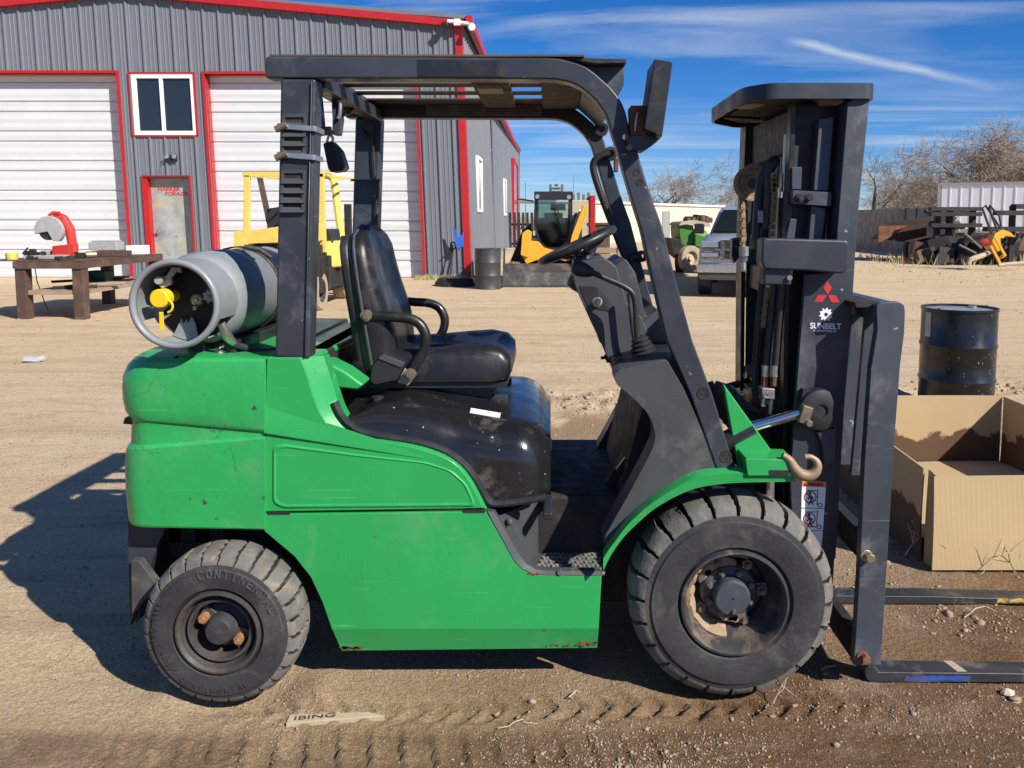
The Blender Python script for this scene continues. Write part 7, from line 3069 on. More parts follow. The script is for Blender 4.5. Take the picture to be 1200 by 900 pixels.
# top hood plate
za, zb = at(900, 97.5, 2.72).z, at(900, 115.5, 2.72).z
pl_ = [(.715, 2.72), (1.06, 2.72), (1.07, 2.80), (1.07, 3.50), (1.06, 3.58), (.79, 3.58), (.665, 3.42), (.645, 3.34), (.645, 2.86), (.655, 2.80)]
mb = MB()
mb.slab([(.87 + (x - .87) * .962, 3.15 + (y - 3.15) * .982) for x, y in rnd(pl_, .02)], za - .022, za - .001)
mb.slab(rnd([(.75, 2.80), (1.06, 2.80), (1.06, 3.50), (.80, 3.50), (.70, 3.36), (.70, 2.86)], .02), zb + .012, za - .024)
tp = part(mb, 'mast_crown', M['brown_plate'], fk)
mb = MB()
rp = rnd(pl_, .035, 4)
n_ = len(rp)
cx_, cy_ = .87, 3.15
ri = [(cx_ + (x - cx_) * .955, cy_ + (y - cy_) * .978) for x, y in rp]
v = [(x, y, za + .001) for x, y in rp] + [(x, y, zb) for x, y in rp] + [(x, y, zb) for x, y in ri] + [(x, y, za + .001) for x, y in ri]
f = []
for i in range(n_):
    j = (i + 1) % n_
    f += [(i, j, n_ + j, n_ + i), (n_ + i, n_ + j, 2 * n_ + j, 2 * n_ + i), (2 * n_ + i, 2 * n_ + j, 3 * n_ + j, 3 * n_ + i), (3 * n_ + i, 3 * n_ + j, j, i)]
mb.add(v, f)
part(mb, 'crown_rim', M['steel'], tp, ang=40)
mb = MB()
for (px, py) in ((868, 128),):
    c = at(px, py, 2.95)
    mb.obox((.71, 2.98, zb + .010), (.07, .12, .004), (0, 0, .2))
part(mb, 'worn_patch', M['tan'], tp)
mb = MB()
mb.obox((.80, 3.08, zb + .008), (.012, .26, .006), (0, 0, .15))
mb.obox((.76, 3.30, zb + .008), (.16, .012, .006), (0, 0, .35))
part(mb, 'rib', M['under'], tp)
mb = MB()
c = at(936, 128, 2.9)
for k in range(4):
    mb.obox((c.x + k * .012, 2.90 + k * .01, c.z - .004 * k), (.03, .03, .012), (.4 * k, .3, .6 * k))
part(mb, 'grease_tag', M['tool_grey'], fk)
# cross members
for (px, py, h) in ((935, 340, .10), (925, 520, .14), (912, 670, .14), (955, 126, .07)):
    mb = MB()
    c = at(px, py, MN)
    mb.box(max(c.x + .005, .80), max(c.x + .05, .845), MN + .121, MF - .121, c.z - h / 2, c.z + h / 2)
    part(mb, 'cross_member', M['black'], fk, bevel=.006)
mb = MB()
c1, c2 = at(931, 127, MN + .13), at(928, 180, MN + .13)
mb.box(c2.x - .0, c2.x + .03, MN + .13, MF - .13, c2.z, c1.z)
part(mb, 'shade_backing', M['rubber_strap'], fk, bevel=.004)  # added dark backing, stands for shade between rails and hides far flange
# lift cylinders, rods, hoses
for Y in (MN + .20, MF - .20):
    mb = MB()
    mb.cyl(at(906, 690, Y), at(923, 232, Y), .034, 16)
    part(mb, 'lift_cylinder', M['black'], fk)
    mb = MB()
    mb.cyl(at(923, 236, Y), at(930, 130, Y), .020, 14)
    part(mb, 'cylinder_rod', M['steel'] if Y < 3 else M['chrome'], fk)
mb = MB()
mb.cyl(at(917, 175, MN + .30), at(910, 330, MN + .30), .009, 8)
mb.cyl(at(922.5, 158, MN + .16), at(919.5, 225, MN + .16), .012, 8)
part(mb, 'guide_rod', M['zinc'], fk)
mb = MB()
mb.cyl(at(931, 157, MN + .12), at(927, 226, MN + .12), .017, 10)
part(mb, 'guide_tube', M['steel'], fk)
for k, (pts, Y, r_) in enumerate([([(907, 330), (903, 380), (897.5, 430)], MN + .07, .012), ([(917, 333), (913, 380), (908.5, 432)], MN + .05, .014), ([(893, 330), (887.5, 400), (884, 440), (886, 470)], MN + .12, .012)]):
    mb = MB()
    mb.tube(spl([at(x, y, Y) for x, y in pts], 4), r_, 10)
    part(mb, 'hydraulic_hose', M['hose'], fk, ang=60)
for px, Y in ((896.8, MN + .07), (907.8, MN + .05)):
    mb = MB()
    mb.cyl(at(px + .3, 428, Y), at(px - .3, 441, Y), .0145, 12)
    fe_ = part(mb, 'hose_ferrule', M['zinc'], fk)
    mb = MB()
    mb.cyl(at(px - .3, 441, Y), at(px - .8, 452, Y), .0135, 6)
    part(mb, 'ferrule_nut', M['rust'], fe_)
mb = MB()
mb.prism(rnd(XZ([(893, 455), (908, 456), (908, 468), (894, 467)], MN + .03), .004), MN + .03, MN + .09)
jb = part(mb, 'hose_block', M['zinc'], fk, bevel=.003)
mb = MB()
c = at(898.5, 463, MN + .03)
mb.lathe([(.004, -.003), (.010, -.004), (.011, .003)], (c.x, MN + .03, c.z), (0, 1, 0), 12)
mb.cyl(at(904.5, 468, MN + .06), at(903, 485, MN + .06), .009, 8)
mb.cyl(at(895.5, 467, MN + .06), at(894, 476, MN + .06), .009, 8)
part(mb, 'fitting', M['zinc'], jb)
# sheave, chains, hose guide
sc1 = at(881, 215, 3.20)
mb = MB()
mb.lathe([(.018, -.016), (.030, -.016), (.034, -.008), (.052, -.008), (.058, -.018), (.068, -.018), (.068, -.010), (.058, 0), (.068, .010), (.068, .018), (.018, .018)], sc1, (0, 1, 0), 28)
part(mb, 'chain_sheave', M['chain'], fk, ang=30)
mb = MB()
mb.cyl(sc1 + Vector((0, -.03, 0)), sc1 + Vector((0, .05, 0)), .017, 12)
part(mb, 'sheave_pin', M['steel_lit'], fk)


def chain(name, pts, Y, pitch, w, parent):
    P = spl([at(x, y, Y) for x, y in pts], 10)
    mb = MB()
    acc, last, k = 0, P[0], 0
    for p in P[1:]:
        p = Vector(p)
        q = Vector(last)
        acc += (p - q).length
        if acc > pitch:
            d = (p - q).normalized()
            for s in (-1, 1):
                mb.bar(p + Vector((0, s * w * .5 * (1 if k % 2 else .6), 0)) - d * pitch * .75, p + Vector((0, s * w * .5 * (1 if k % 2 else .6), 0)) + d * pitch * .75, .004, pitch * 1.25, (0, 1, 0))
            mb.cyl(p + Vector((0, -w * .6, 0)), p + Vector((0, w * .6, 0)), pitch * .28, 6)
            acc = 0
            k += 1
        last = p
    return part(mb, name, M['chain'], parent)


chain('lift_chain', [(897, 206), (893, 199), (885, 193.5), (877, 196), (871, 204), (869.5, 220), (870, 245), (870.5, 270), (870, 288)], 3.20, .013, .028, fk)
chain('lift_chain', [(906, 228), (906.5, 205), (907, 232), (905.5, 255), (903, 290)], MN + .16, .013, .02, fk)
chain('lift_chain', [(899, 335), (897, 352), (894.5, 372), (893.5, 383)], MN + .10, .012, .024, fk)
mb = MB()
mb.cyl(at(870.5, 286, 3.20), at(871, 318, 3.20), .010, 8)
mb.cyl(at(871.5, 289, 3.20), at(871.5, 300, 3.20), .020, 12)
mb.cyl(at(871.5, 301, 3.20), at(871.5, 306, 3.20), .015, 6)
part(mb, 'chain_anchor', M['zinc'], fk)
mb = MB()
mb.prism(rnd(XZ([(858, 280), (866, 278), (867, 300), (860, 309), (857, 300)], 3.22), .004), 3.215, 3.26)
part(mb, 'anchor_plate', M['plastic_dark'], fk, bevel=.003)
mb = MB()
g = spl([at(912, 187, MN + .22), at(903, 191, MN + .22), (at(895, 203, MN + .22)), at(890.5, 222, MN + .22), at(888, 250, MN + .22), at(886, 280, MN + .22)], 5)
mb.tube(g, .017, 10)
g = spl([at(909, 190, MN + .2), at(903, 198, MN + .20), at(901, 215, MN + .20), at(900, 245, MN + .20), at(898, 268, MN + .20)], 5)
mb.tube(g, .019, 10)
part(mb, 'hose_guide', M['hose'], fk, ang=60)
mb = MB()
mb.cyl(at(913, 180, MN + .26), at(911, 220, MN + .26), .007, 8)
mb.cyl(at(882.5, 275, 2.98), at(881.5, 292, 2.98), .011, 8)
part(mb, 'brass_rod', M['chain'], fk)
mb = MB()
mb.prism(XZ([(888, 247), (894, 247), (894, 261), (888, 261)], MN + .19), MN + .185, MN + .19)
part(mb, 'hose_label', M['tool_grey'], fk)
# tilt cylinders
for Y0, rodm in ((2.695, 'chrome'), (3.46, 'chrome')):
    dz = 0
    a, b_ = at(872, 503.5, max(Y0 - .3, 2.695) if Y0 > 3 else Y0), at(936, 484.5, 2.86 if Y0 > 3 else Y0)
    a.y = b_.y = Y0
    mb = MB()
    mb.cyl(a, b_, .0185, 18)
    tc_ = part(mb, 'tilt_cylinder', M[rodm], fk)
    mb = MB()
    c1, c2 = at(826, 517, 2.8), at(882, 500.5, 2.8 if Y0 > 3 else Y0)
    c1.y = c2.y = Y0
    mb.cyl(c1, c2, .034, 18)
    part(mb, 'cylinder_barrel', M['black'], tc_)
    mb = MB()
    q = at(941, 484, 2.695)
    mb.obox((q.x, Y0 - .01, q.z), (.035, .05, .06), (0, .28, 0))
    q = at(945, 494, 2.68)
    mb.cyl((q.x, Y0 - .05, q.z), (q.x, Y0, q.z), .012, 10)
    part(mb, 'clevis', M['bolt'], tc_, bevel=.004)
mb = MB()
c = at(963, 481.5, 2.68)
mb.lathe([(0, .0), (.020, .0), (.022, -.006), (.046, -.008), (.068, .002), (.072, .012), (.072, .06), (.05, .08)], (c.x, 2.685, c.z), (0, 1, 0), 32)
mb.obox((c.x - .045, 2.73, c.z), (.05, .06, .13), (0, .2, 0))
part(mb, 'pivot_boss', M['rubber_strap'], fk, ang=40)
mb = MB()
mb.prism(XZ([(961, 460), (972, 456), (980, 470), (978, 496), (966, 512), (962, 504)], 2.715), 2.716, 2.727)
mb.prism(XZ([(956, 505), (978, 500), (977, 540), (965, 545), (962, 520)], 2.715), 2.700, 2.727)
part(mb, 'pivot_lug', M['steel_lit'], fk, bevel=.004)
mb = MB()
mb.cyl(at(903, 553, 2.72), at(902, 600, 2.72), .014, 10)
part(mb, 'drain_pipe', M['zinc'], fk)
mb = MB()
mb.cyl(at(851, 454, 3.50), at(875, 447, 3.50), .016, 12)
part(mb, 'guard_stay', M['black'], fk)
mb = MB()
mb.box(.58, .74, 2.80, 3.50, .35, .62)
mb.prism(XZ([(872, 478), (896, 486), (905, 520), (880, 530), (860, 510)], 2.9), 2.88, 3.42)
part(mb, 'mast_foot', M['under'], fk, bevel=.01)

# ---- carriage, backrest and forks
PY0 = 2.600
post = [(1027, 358), (1032, 354.5), (1055, 354), (1060, 358), (1061, 366), (1060, 390), (1055, 430), (1048, 522), (1041, 640), (1032.5, 780), (1000.5, 780), (1007, 674), (1013, 541), (1021, 430), (1028, 387)]
PX_ = rnd(XZ(post, PY0), .004)
for y0 in (PY0, 3.58):
    mb = MB()
    mb.prism(PX_, y0, y0 + .035)
    ps = part(mb, 'backrest_post', M['steel_lit'], fk, bevel=.006)
    if y0 < 3:
        for (px, py) in ((1017, 651), (1012.5, 769.5)):
            mb = MB()
            c = at(px, py, PY0)
            mb.cyl((c.x - .006, PY0 - .005, c.z), (c.x - .006, PY0, c.z), .020, 14)
            mb.cyl((c.x, PY0 - .026, c.z), (c.x, PY0 - .005, c.z), .0155, 6)
            part(mb, 'post_bolt', M['valve'] if py < 700 else M['rust'], ps, bevel=.002)
mb = MB()
tpx = XZ([(1029, 356), (1056, 355.5), (1059, 362), (1058, 378), (1028, 378)], PY0)
mb.prism(rnd(tpx, .006), PY0 + .036, 3.579)
part(mb, 'backrest_top', M['steel_lit'], fk, bevel=.006)
mb = MB()
mb.prism(rnd(XZ([(1000, 354), (1030, 353), (1030, 359), (1003, 360)], PY0 + .05), .003), PY0 + .04, 3.55)
part(mb, 'top_flange', M['under'], fk)
xb = [at(1019, 365, 2.80), at(1002, 555, 2.80)]
for k in range(6):
    y = 2.775 + k * .125
    mb = MB()
    w = .023
    t, b_ = xb
    mb.prism([(t.x - w, t.z), (t.x + w, t.z), (b_.x + w, b_.z), (b_.x - w, b_.z)], y, y + .02)
    part(mb, 'backrest_bar', M['steel_lit'], fk, bevel=.003)
for (z, h) in ((.47, .10), (.12, .10)):
    mb = MB()
    x = at(1015, 600, 2.8).x - (.0 if z > .3 else .02)
    mb.box(x - .05, x - .01, PY0 + .04, 3.575, z - h / 2, z + h / 2)
    part(mb, 'carriage_bar', M['under'], fk, bevel=.006)
for y in (2.86, 3.38):
    mb = MB()
    mb.box(.93, .985, y, y + .04, .10, .95)
    part(mb, 'carriage_plate', M['under'], fk, bevel=.006)
hx = at(1012, 798, 2.68).x
for y0, y1 in ((2.675, 2.755), (3.25, 3.33)):
    mb = MB()
    zf = .004
    P = [(hx, .55), (hx + .035, .55), (hx + .035, zf + .06), (hx + .05, zf + .038), (hx + .5, zf + .034), (hx + 1.09, zf + .016), (hx + 1.10, zf + .008), (hx + 1.09, zf), (hx + .03, zf), (hx + .008, zf + .010), (hx, zf + .035)]
    mb.prism(P, y0, y1)
    fkb = part(mb, 'fork', M['fork'], fk, bevel=.004)
    rr = random.Random(int(y0 * 100))
    mb = MB()
    if y0 < 3:
        x0, x1, m_ = at(1060, 795, y0).x, at(1138, 795, y0).x, 'blue_paint'
    else:
        x0, x1, m_ = at(1168, 703, y0).x, at(1235, 703, y0).x, 'yellow_worn'
    n_ = 14
    lo_ = [(x0 + (x1 - x0) * k / n_ + rr.uniform(-.004, .004), zf + rr.uniform(.004, .011)) for k in range(n_ + 1)]
    hi_ = [(x0 + (x1 - x0) * k / n_ + rr.uniform(-.006, .006), zf + rr.uniform(.020, .029)) for k in range(n_, -1, -1)]
    mb.prism(lo_ + hi_, y0 - .0008, y0 - .0001)
    part(mb, 'paint_mark', M[m_], fkb)
    if y0 > 3:
        mb = MB()
        mb.box(hx - .0, hx + .0008 + .05, y0 - .0008, y0 - .0001, zf + .006, zf + .030)
        part(mb, 'paint_mark', M['blue_paint'], fkb)
    else:
        mb = MB()
        a, b_ = at(1112, 782, 2.71).x, at(1122, 782, 2.71).x
        mb.add([(a, y1 - .004, zf + .0369), (b_, y1 - .004, zf + .0366), (b_ + .02, y0 + .006, zf + .0366), (a + .015, y0 + .006, zf + .0369)], [(0, 1, 2, 3)])
        part(mb, 'scuff', M['plank'], fkb)

# ---------------------------------------------------------------- gas bottle
c0 = at(205, 356.5, 2.555)
gb = thing('gas_bottle', 'grey gas bottle lying across the back of the green forklift', 'gas bottle', tuple(c0))
TR = .155
ax = Vector((0, 1, 0))
C_ = lambda y: Vector((c0.x, c0.y + y, c0.z))
mb = MB()
dk = MB()
dk.lathe([(0, .118), (.05, .120), (.09, .128), (.130, .147)], c0, ax, 36)
part(dk, 'shaded_dome', M['under'], gb)  # dome coloured dark for the shade inside the collar
pr = [(0, .125), (.05, .127), (.09, .135), (.125, .15), (.146, .172), (TR, .20), (TR + .0006, .36), (TR + .003, .363), (TR + .003, .372), (TR + .0006, .375), (TR, .60), (TR, .80), (.148, .83), (.125, .855), (.08, .872), (0, .878)]
mb.lathe(pr, c0, ax, 48)
part(mb, 'tank', M['tank'], gb, ang=50)
mb = MB()
mb.lathe([(.1395, .012), (.1425, 0), (.1395, -.012), (.131, -.015), (.124, -.010), (.1225, 0), (.124, .010), (.131, .014), (.1395, .012)], c0, ax, 56)
part(mb, 'collar_ring', M['tank'], gb, ang=60)
mb = MB()


def shell(mb, a0, a1, y0, y1, r, th=.004, n=14):
    vs, fs = [], []
    for k in range(n + 1):
        a = math.radians(a0 + (a1 - a0) * k / n)
        d = Vector((math.cos(a), 0, math.sin(a)))
        for rr_, yy in ((r, y0), (r, y1), (r - th, y1), (r - th, y0)):
            vs.append(C_(yy) + d * rr_)
    for k in range(n):
        for j in range(4):
            fs.append((k * 4 + j, k * 4 + (j + 1) % 4, k * 4 + 4 + (j + 1) % 4, k * 4 + 4 + j))
    fs += [(3, 2, 1, 0), tuple(n * 4 + j for j in range(4))]
    mb.add(vs, fs)


shell(mb, -22, 205, .004, .175, .137)
shell(mb, 205, 240, .004, .035, .137)
shell(mb, 240, 300, .004, .16, .137)
shell(mb, 300, 338, .004, .03, .137)
part(mb, 'collar', M['tank'], gb, ang=40)
mb = MB()
mb.lathe([(0, -.022), (.026, -.022), (.030, -.018), (.030, .02), (.02, .03), (.018, .09)], C_(.030) + Vector((-.055, 0, .016)), ax, 24)
cp_ = part(mb, 'yellow_cap', M['yellow_cap'], gb, ang=30)
mb = MB()
q = C_(.012) + Vector((-.045, 0, -.018))
mb.tube([q + Vector((.012 + .02 * math.cos(a), 0, .010 + .020 * math.sin(a))) for a in [k * .45 - 1.4 for k in range(8)]], .004, 6)
mb.obox(q + Vector((-.003, -.004, -.035)), (.013, .004, .055))
part(mb, 'cap_tether', M['yellow_cap'], cp_, bevel=.001)
mb = MB()
p = C_(.085) + Vector((.030, 0, .005))
mb.lathe([(.0, -.004), (.006, -.006), (.007, 0), (.013, -.002), (.019, .002), (.021, .012), (.021, .05)], p, ax, 20)
mb.obox(p + Vector((-.002, .0, -.026)), (.012, .02, .012))
part(mb, 'gauge', M['valve'], gb, ang=35)
mb = MB()
p = C_(.07) + Vector((.078, 0, .018))
st = [(p.x + (.024 if k % 2 == 0 else .016) * math.cos(k * math.pi / 7), p.z + (.024 if k % 2 == 0 else .016) * math.sin(k * math.pi / 7)) for k in range(14)]
mb.prism(st, p.y, p.y + .012)
mb.cyl(p + Vector((0, -.008, 0)), p + Vector((0, .08, 0)), .006, 8)
part(mb, 'valve_wheel', M['tool_grey'], gb, bevel=.002)
mb = MB()
mb.prism(rnd(XZ([(182, 327), (195, 323), (201, 313), (211, 313.5), (212, 320), (206, 318), (200, 326), (201, 333), (190, 338), (184, 333)], c0.y + .05), .002), c0.y + .05, c0.y + .062)
c = at(189, 328, c0.y + .05)
mb.cyl((c.x, c.y - .022, c.z), (c.x, c.y + .01, c.z), .013, 10)
part(mb, 'latch_bracket', M['tool_grey'], gb, bevel=.002)
mb = MB()
for (a0, a1, r0, r1) in ((165, 215, .075, .132), (-118, -80, .05, .13)):
    n = 8
    o_ = []
    rr = random.Random(a0)
    for k in range(n + 1):
        a = math.radians(a0 + (a1 - a0) * k / n)
        o_.append((c0.x + r1 * math.cos(a), c0.z + r1 * math.sin(a)))
    for k in range(n, -1, -1):
        a = math.radians(a0 + (a1 - a0) * k / n)
        q = r0 + rr.uniform(0, .035)
        o_.append((c0.x + q * math.cos(a), c0.z + q * math.sin(a)))
    mb.prism(o_, c0.y + .11, c0.y + .116)
part(mb, 'lit_patch', M['tank'], gb)  # jagged grey plates paint the sunlit patches inside the collar
mb = MB()
for y0 in (.52,):
    n = 40
    vs, fs = [], []
    for k in range(n):
        a = 2 * math.pi * k / n
        d = Vector((math.cos(a), 0, math.sin(a)))
        for rr_, yy in ((TR + .004, y0), (TR + .009, y0 + .004), (TR + .009, y0 + .041), (TR + .004, y0 + .045)):
            vs.append(C_(yy) + d * rr_)
    for k in range(n):
        l = (k + 1) % n
        for j in range(3):
            fs.append((k * 4 + j, k * 4 + j + 1, l * 4 + j + 1, l * 4 + j))
    mb.add(vs, fs)
sp = part(mb, 'strap', M['rubber_strap'], gb)
mb = MB()
d = Vector((math.cos(math.radians(62)), 0, math.sin(math.radians(62))))
mb.tube([C_(.515) + d * (TR + .016) + Vector((-.05, 0, .012)), C_(.53) + d * (TR + .018), C_(.545) + d * (TR + .016) + Vector((.04, 0, -.03))], [.008, .012, .010], 8)
part(mb, 'strap_buckle', M['rubber_strap'], sp)

# the small black box dangling behind the leg
hs_ = thing('dangling_speaker', 'black plastic box dangling from a bracket behind the rear guard leg', 'speaker box', tuple(at(391, 185, 2.9)))
mb = MB()
mb.prism(rnd(XZ([(378, 168), (388, 165), (398, 176), (404.5, 196), (401, 200), (388, 202), (384, 198)], 2.88), .006), 2.88, 2.95)
part(mb, 'body', M['plastic_dark'], hs_, bevel=.008)
mb = MB()
for k in range(5):
    a = at(391 + k * 1.2, 172 + k * 5, 2.877)
    mb.obox((a.x + .012, 2.877, a.z), (.03, .004, .007), (0, .5, 0))
part(mb, 'grille', M['plastic'], hs_)
mb = MB()
mb.tube(spl([at(383, 167, 2.91), at(386, 158, 2.91), at(390, 162, 2.91), at(389, 168, 2.91)], 4), .005, 6)
part(mb, 'hanger', M['zinc'], hs_)

# ---------------------------------------------------------------- cardboard box
def card_mat():
    m = mat('stained_cardboard', (0.44, 0.325, 0.175), 0.85, var=0.06, sc=3)
    nt = m.node_tree
    L = nt.links.new
    b = nt.nodes['Principled BSDF']
    src = b.inputs['Base Color'].links[0].from_socket
    tc = nn(nt, 'ShaderNodeTexCoord')
    sep = nn(nt, 'ShaderNodeSeparateXYZ')
    L(tc.outputs['Object'], sep.inputs[0])
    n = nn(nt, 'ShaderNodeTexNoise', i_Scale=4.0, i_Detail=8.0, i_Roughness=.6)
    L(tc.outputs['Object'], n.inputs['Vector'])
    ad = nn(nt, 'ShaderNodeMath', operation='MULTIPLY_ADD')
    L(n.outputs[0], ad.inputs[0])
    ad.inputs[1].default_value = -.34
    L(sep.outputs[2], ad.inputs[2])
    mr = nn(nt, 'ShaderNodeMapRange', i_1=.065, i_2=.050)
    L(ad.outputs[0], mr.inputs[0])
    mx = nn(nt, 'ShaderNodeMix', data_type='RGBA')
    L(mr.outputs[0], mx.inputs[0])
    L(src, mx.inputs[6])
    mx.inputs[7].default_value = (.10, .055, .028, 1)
    L(mx.outputs[2], b.inputs['Base Color'])
    return m


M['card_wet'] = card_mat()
# fine flutes on the fresh face
def flute_mat():
    m = mat('fluted_cardboard', (0.45, 0.335, 0.18), 0.85, var=0.05, sc=3)
    nt = m.node_tree
    L = nt.links.new
    b = nt.nodes['Principled BSDF']
    tc = nn(nt, 'ShaderNodeTexCoord')
    w = nn(nt, 'ShaderNodeTexWave', i_Scale=55.0, i_Distortion=.6, wave_type='BANDS', bands_direction='X')
    L(tc.outputs['Object'], w.inputs['Vector'])
    bp = nn(nt, 'ShaderNodeBump', i_Strength=.25, i_Distance=.004)
    L(w.outputs['Fac'], bp.inputs['Height'])
    L(bp.outputs[0], b.inputs['Normal'])
    return m


M['card_flute'] = flute_mat()
BX0, BX1, BY0, BY1 = 1.735, at(1175, 467, 5.15).x, 3.66, 5.15
bz = at(1100, 464, 5.15).z
bx = thing('cardboard_box', 'large open cardboard box with a water stained back wall beside the forks', 'box', ((BX0 + BX1) / 2, (BY0 + BY1) / 2, 0))


def sheet(name, poly3, nrm, th, m_, n=6):
    """quad sheet with slight warp: poly3 four corners"""
    a, b_, c, d = [Vector(p) for p in poly3]
    N = Vector(nrm)
    rr = random.Random(hash(name) % 97 if False else len(name))
    mb = MB()
    rows_ = []
    for i in range(n + 1):
        t = i / n
        l, r_ = a.lerp(d, t), b_.lerp(c, t)
        rows_.append([l.lerp(r_, k / n) + N * (.006 * math.sin(3 * t + k) * (t > .1)) for k in range(n + 1)])
    vs = [p for r_ in rows_ for p in r_] + [p + N * th for r_ in rows_ for p in r_]
    m1 = (n + 1)
    off = m1 * m1
    fs = []
    for i in range(n):
        for k in range(n):
            q = i * m1 + k
            fs += [(q, q + 1, q + m1 + 1, q + m1), (off + q, off + q + m1, off + q + m1 + 1, off + q + 1)]
    for k in range(n):
        fs += [(k, off + k, off + k + 1, k + 1), (n * m1 + k, n * m1 + k + 1, off + n * m1 + k + 1, off + n * m1 + k)]
        fs += [(k * m1, (k + 1) * m1, off + (k + 1) * m1, off + k * m1), (k * m1 + n, off + k * m1 + n, off + (k + 1) * m1 + n, (k + 1) * m1 + n)]
    mb.add(vs, fs)
    return part(mb, name, m_, bx, ang=40)


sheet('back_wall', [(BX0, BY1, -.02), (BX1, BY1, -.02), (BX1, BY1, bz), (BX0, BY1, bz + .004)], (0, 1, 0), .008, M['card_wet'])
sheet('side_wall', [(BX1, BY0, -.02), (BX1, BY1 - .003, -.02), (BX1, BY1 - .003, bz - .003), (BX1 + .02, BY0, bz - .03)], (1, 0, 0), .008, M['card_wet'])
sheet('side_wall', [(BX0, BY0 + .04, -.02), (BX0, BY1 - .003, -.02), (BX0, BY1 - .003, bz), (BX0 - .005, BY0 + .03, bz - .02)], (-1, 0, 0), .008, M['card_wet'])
fx = at(1096, 562, 3.58).x
sheet('front_wall', [(fx, 3.58, .008), (BX1, 3.60, .0), (BX1, 3.62, bz - .025), (fx, 3.60, bz - .03)], (0, -1, 0), .008, M['card_flute'])
sheet('front_edge', [(BX0 + .004, BY0 + .02, -.02), (fx + .03, BY0 - .02, -.02), (fx + .03, BY0 - .03, bz - .04), (BX0 + .01, BY0 + .02, bz - .025)], (0, 1, 0), .008, M['card'])
sheet('floor_flap', [(BX0 + .01, BY0 + .05, .10), (BX1 - .01, BY0 + .05, .09), (BX1 - .01, BY1 - .02, .035), (BX0 + .01, BY1 - .02, .03)], (0, 0, 1), .006, M['card'])

# ---------------------------------------------------------------- small things on the ground
def twig(px, py, ln, ang, label, forks=0, r_=.0022, z=.006, seed=0):
    rr = random.Random(seed)
    p = gnd(px, py)
    z0 = float(ground_h(p.x, p.y))
    mb = MB()
    pts = []
    for k in range(6):
        t = k / 5
        pts.append(Vector((p.x + ln * t * math.cos(ang) + rr.uniform(-.01, .01), p.y + ln * t * math.sin(ang) + rr.uniform(-.01, .01), z0 + z + .02 * math.sin(t * 3) * (1 + forks * .5))))
    mb.tube(pts, [r_ * (1.2 - .8 * k / 5) for k in range(6)], 5)
    for k in range(forks):
        q = pts[1 + k % 4]
        e = q + Vector((rr.uniform(-.07, .07), rr.uniform(-.04, .04), rr.uniform(.02, .11)))
        mb.tube([q, (q + e) / 2 + Vector((rr.uniform(-.01, .01), 0, 0)), e], [r_ * .8, r_ * .6, r_ * .35], 4)
    return tag(part(mb, 'twig', M['twig']), label, 'twig')


twig(586, 858, .115, .25, 'thin curved dry twig lying under the middle of the green panel', 0, .002, seed=1)
twig(668, 820, .05, .9, 'short dry stalk just left of the front wheel on the tracks', 0, .0022, seed=2)
twig(908, 822, .075, .5, 'small forked dry twig against the foot of the front wheel', 3, .0018, seed=3)
twig(1130, 725, .15, .25, 'curved pale stem between the two forks', 1, .002, seed=4)
twig(1060, 655, .16, -.15, 'branching dry weed at the lower left corner of the cardboard box', 8, .0022, .02, seed=5)
twig(1105, 668, .20, .05, 'dry weed sprig along the foot of the front cardboard wall, left part', 8, .0018, .01, seed=6)
twig(1150, 672, .22, .0, 'dry weed sprig along the foot of the front cardboard wall, right part', 8, .0018, .01, seed=7)
twig(965, 792, .06, .4, 'tiny pale straw between the front wheel and the near fork', 0, .0015, seed=8)
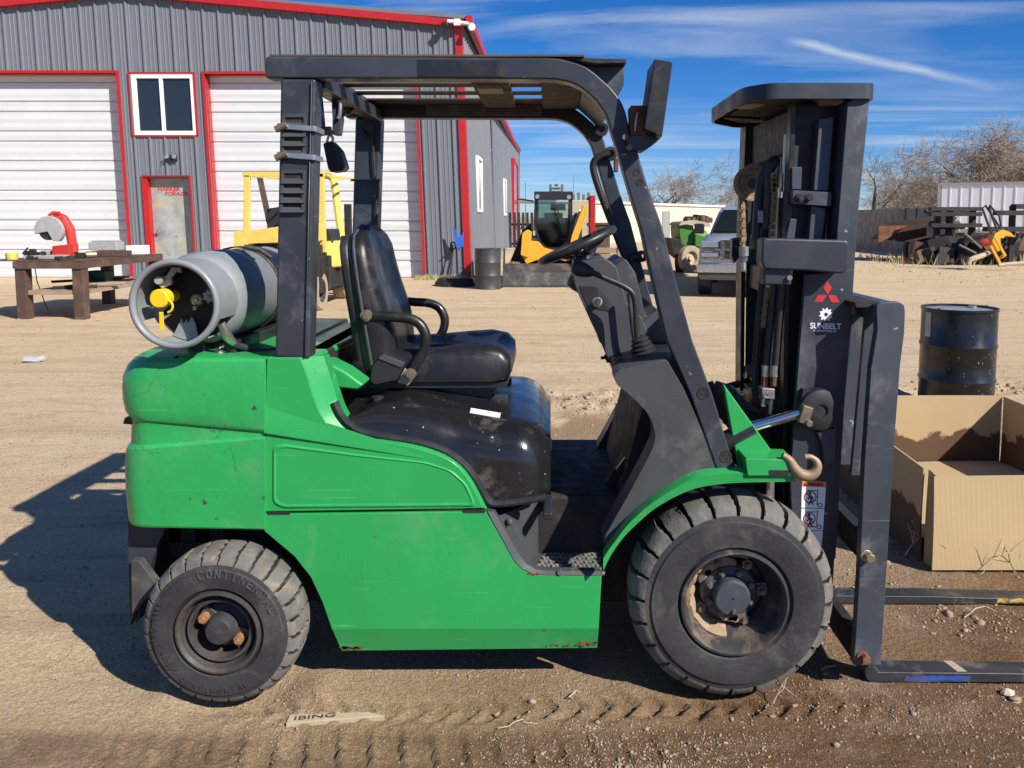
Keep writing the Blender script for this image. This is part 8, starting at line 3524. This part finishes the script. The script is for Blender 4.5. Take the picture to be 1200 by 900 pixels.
# plank with stamped letters
pa, pb, pc_, pd_ = gnd(335, 852), gnd(451, 842), gnd(432, 838), gnd(340, 842)
mb = MB()
zz = .012
top = [Vector((p.x, p.y, zz + float(ground_h(p.x, p.y)) * .3)) for p in (pa, pb, pc_, pd_)]
mb.add([*top, *[p - Vector((0, 0, .02)) for p in top]], [(0, 1, 2, 3), (7, 6, 5, 4), (0, 4, 5, 1), (1, 5, 6, 2), (2, 6, 7, 3), (3, 7, 4, 0)])
pk_ = part(mb, 'wood_shard', M['plank'], bevel=.002)
tag(pk_, 'flat grey splinter of wood stamped with letters on the ground before the forklift', 'wood')
mb = MB()
o1 = gnd(341, 850, .0)
xd = (pb - pa).normalized()
yd = Vector((-xd.y, xd.x, 0))
zt_ = max(t.z for t in top)
add_text(mb, 'IBING', Vector((o1.x + .01, o1.y + .004, zt_ + .0006)), xd, yd, 1, width=.125, height=.020, depth=.0003)
part(mb, 'stamped_letters', M['bench'], pk_, flat=True)
mb = MB()
p = gnd(38, 423)
mb.obox((p.x, p.y, .02), (.16, .09, .03), (.1, .1, .3))
mb.obox((p.x + .08, p.y + .02, .025), (.08, .06, .02), (.3, -.2, 1))
tag(part(mb, 'litter_scrap', M['litter']), 'scrap of pale litter on the bare dirt left of the forklift', 'litter')
for k, (px, py, s_) in enumerate([(1180, 812, .022), (1190, 820, .018), (980, 878, .012), (905, 842, .012), (583, 836, .014), (608, 842, .012), (395, 835, .010), (700, 850, .009)]):
    p = gnd(px, py)
    mb = MB()
    r5 = random.Random(k + 50)
    z0 = float(ground_h(p.x, p.y))
    rings = []
    for j in range(5):
        t = -1 + j * .5
        q = math.sqrt(max(.05, 1 - t * t * .95))
        rings.append([(p.x + s_ * q * r5.uniform(.75, 1.25) * math.cos(a * .785), p.y + s_ * q * r5.uniform(.6, 1.1) * math.sin(a * .785), z0 + s_ * .35 + s_ * .6 * t) for a in range(8)])
    mb.loft(rings)
    tag(part(mb, 'stone', M['stone'] if k else M['twig'], flat=True), ['larger of the two pale clods below the near fork tip', 'smaller of the two pale clods below the near fork tip', 'pale stone on the damp soil at the bottom right', 'small pale stone below the front wheel', 'pale chip pressed in the tyre track under the green panel', 'rounder chip right of the one in the tyre track', 'pale stone just above the wood splinter', 'tiny pale stone in front of the front wheel'][k], 'stone')
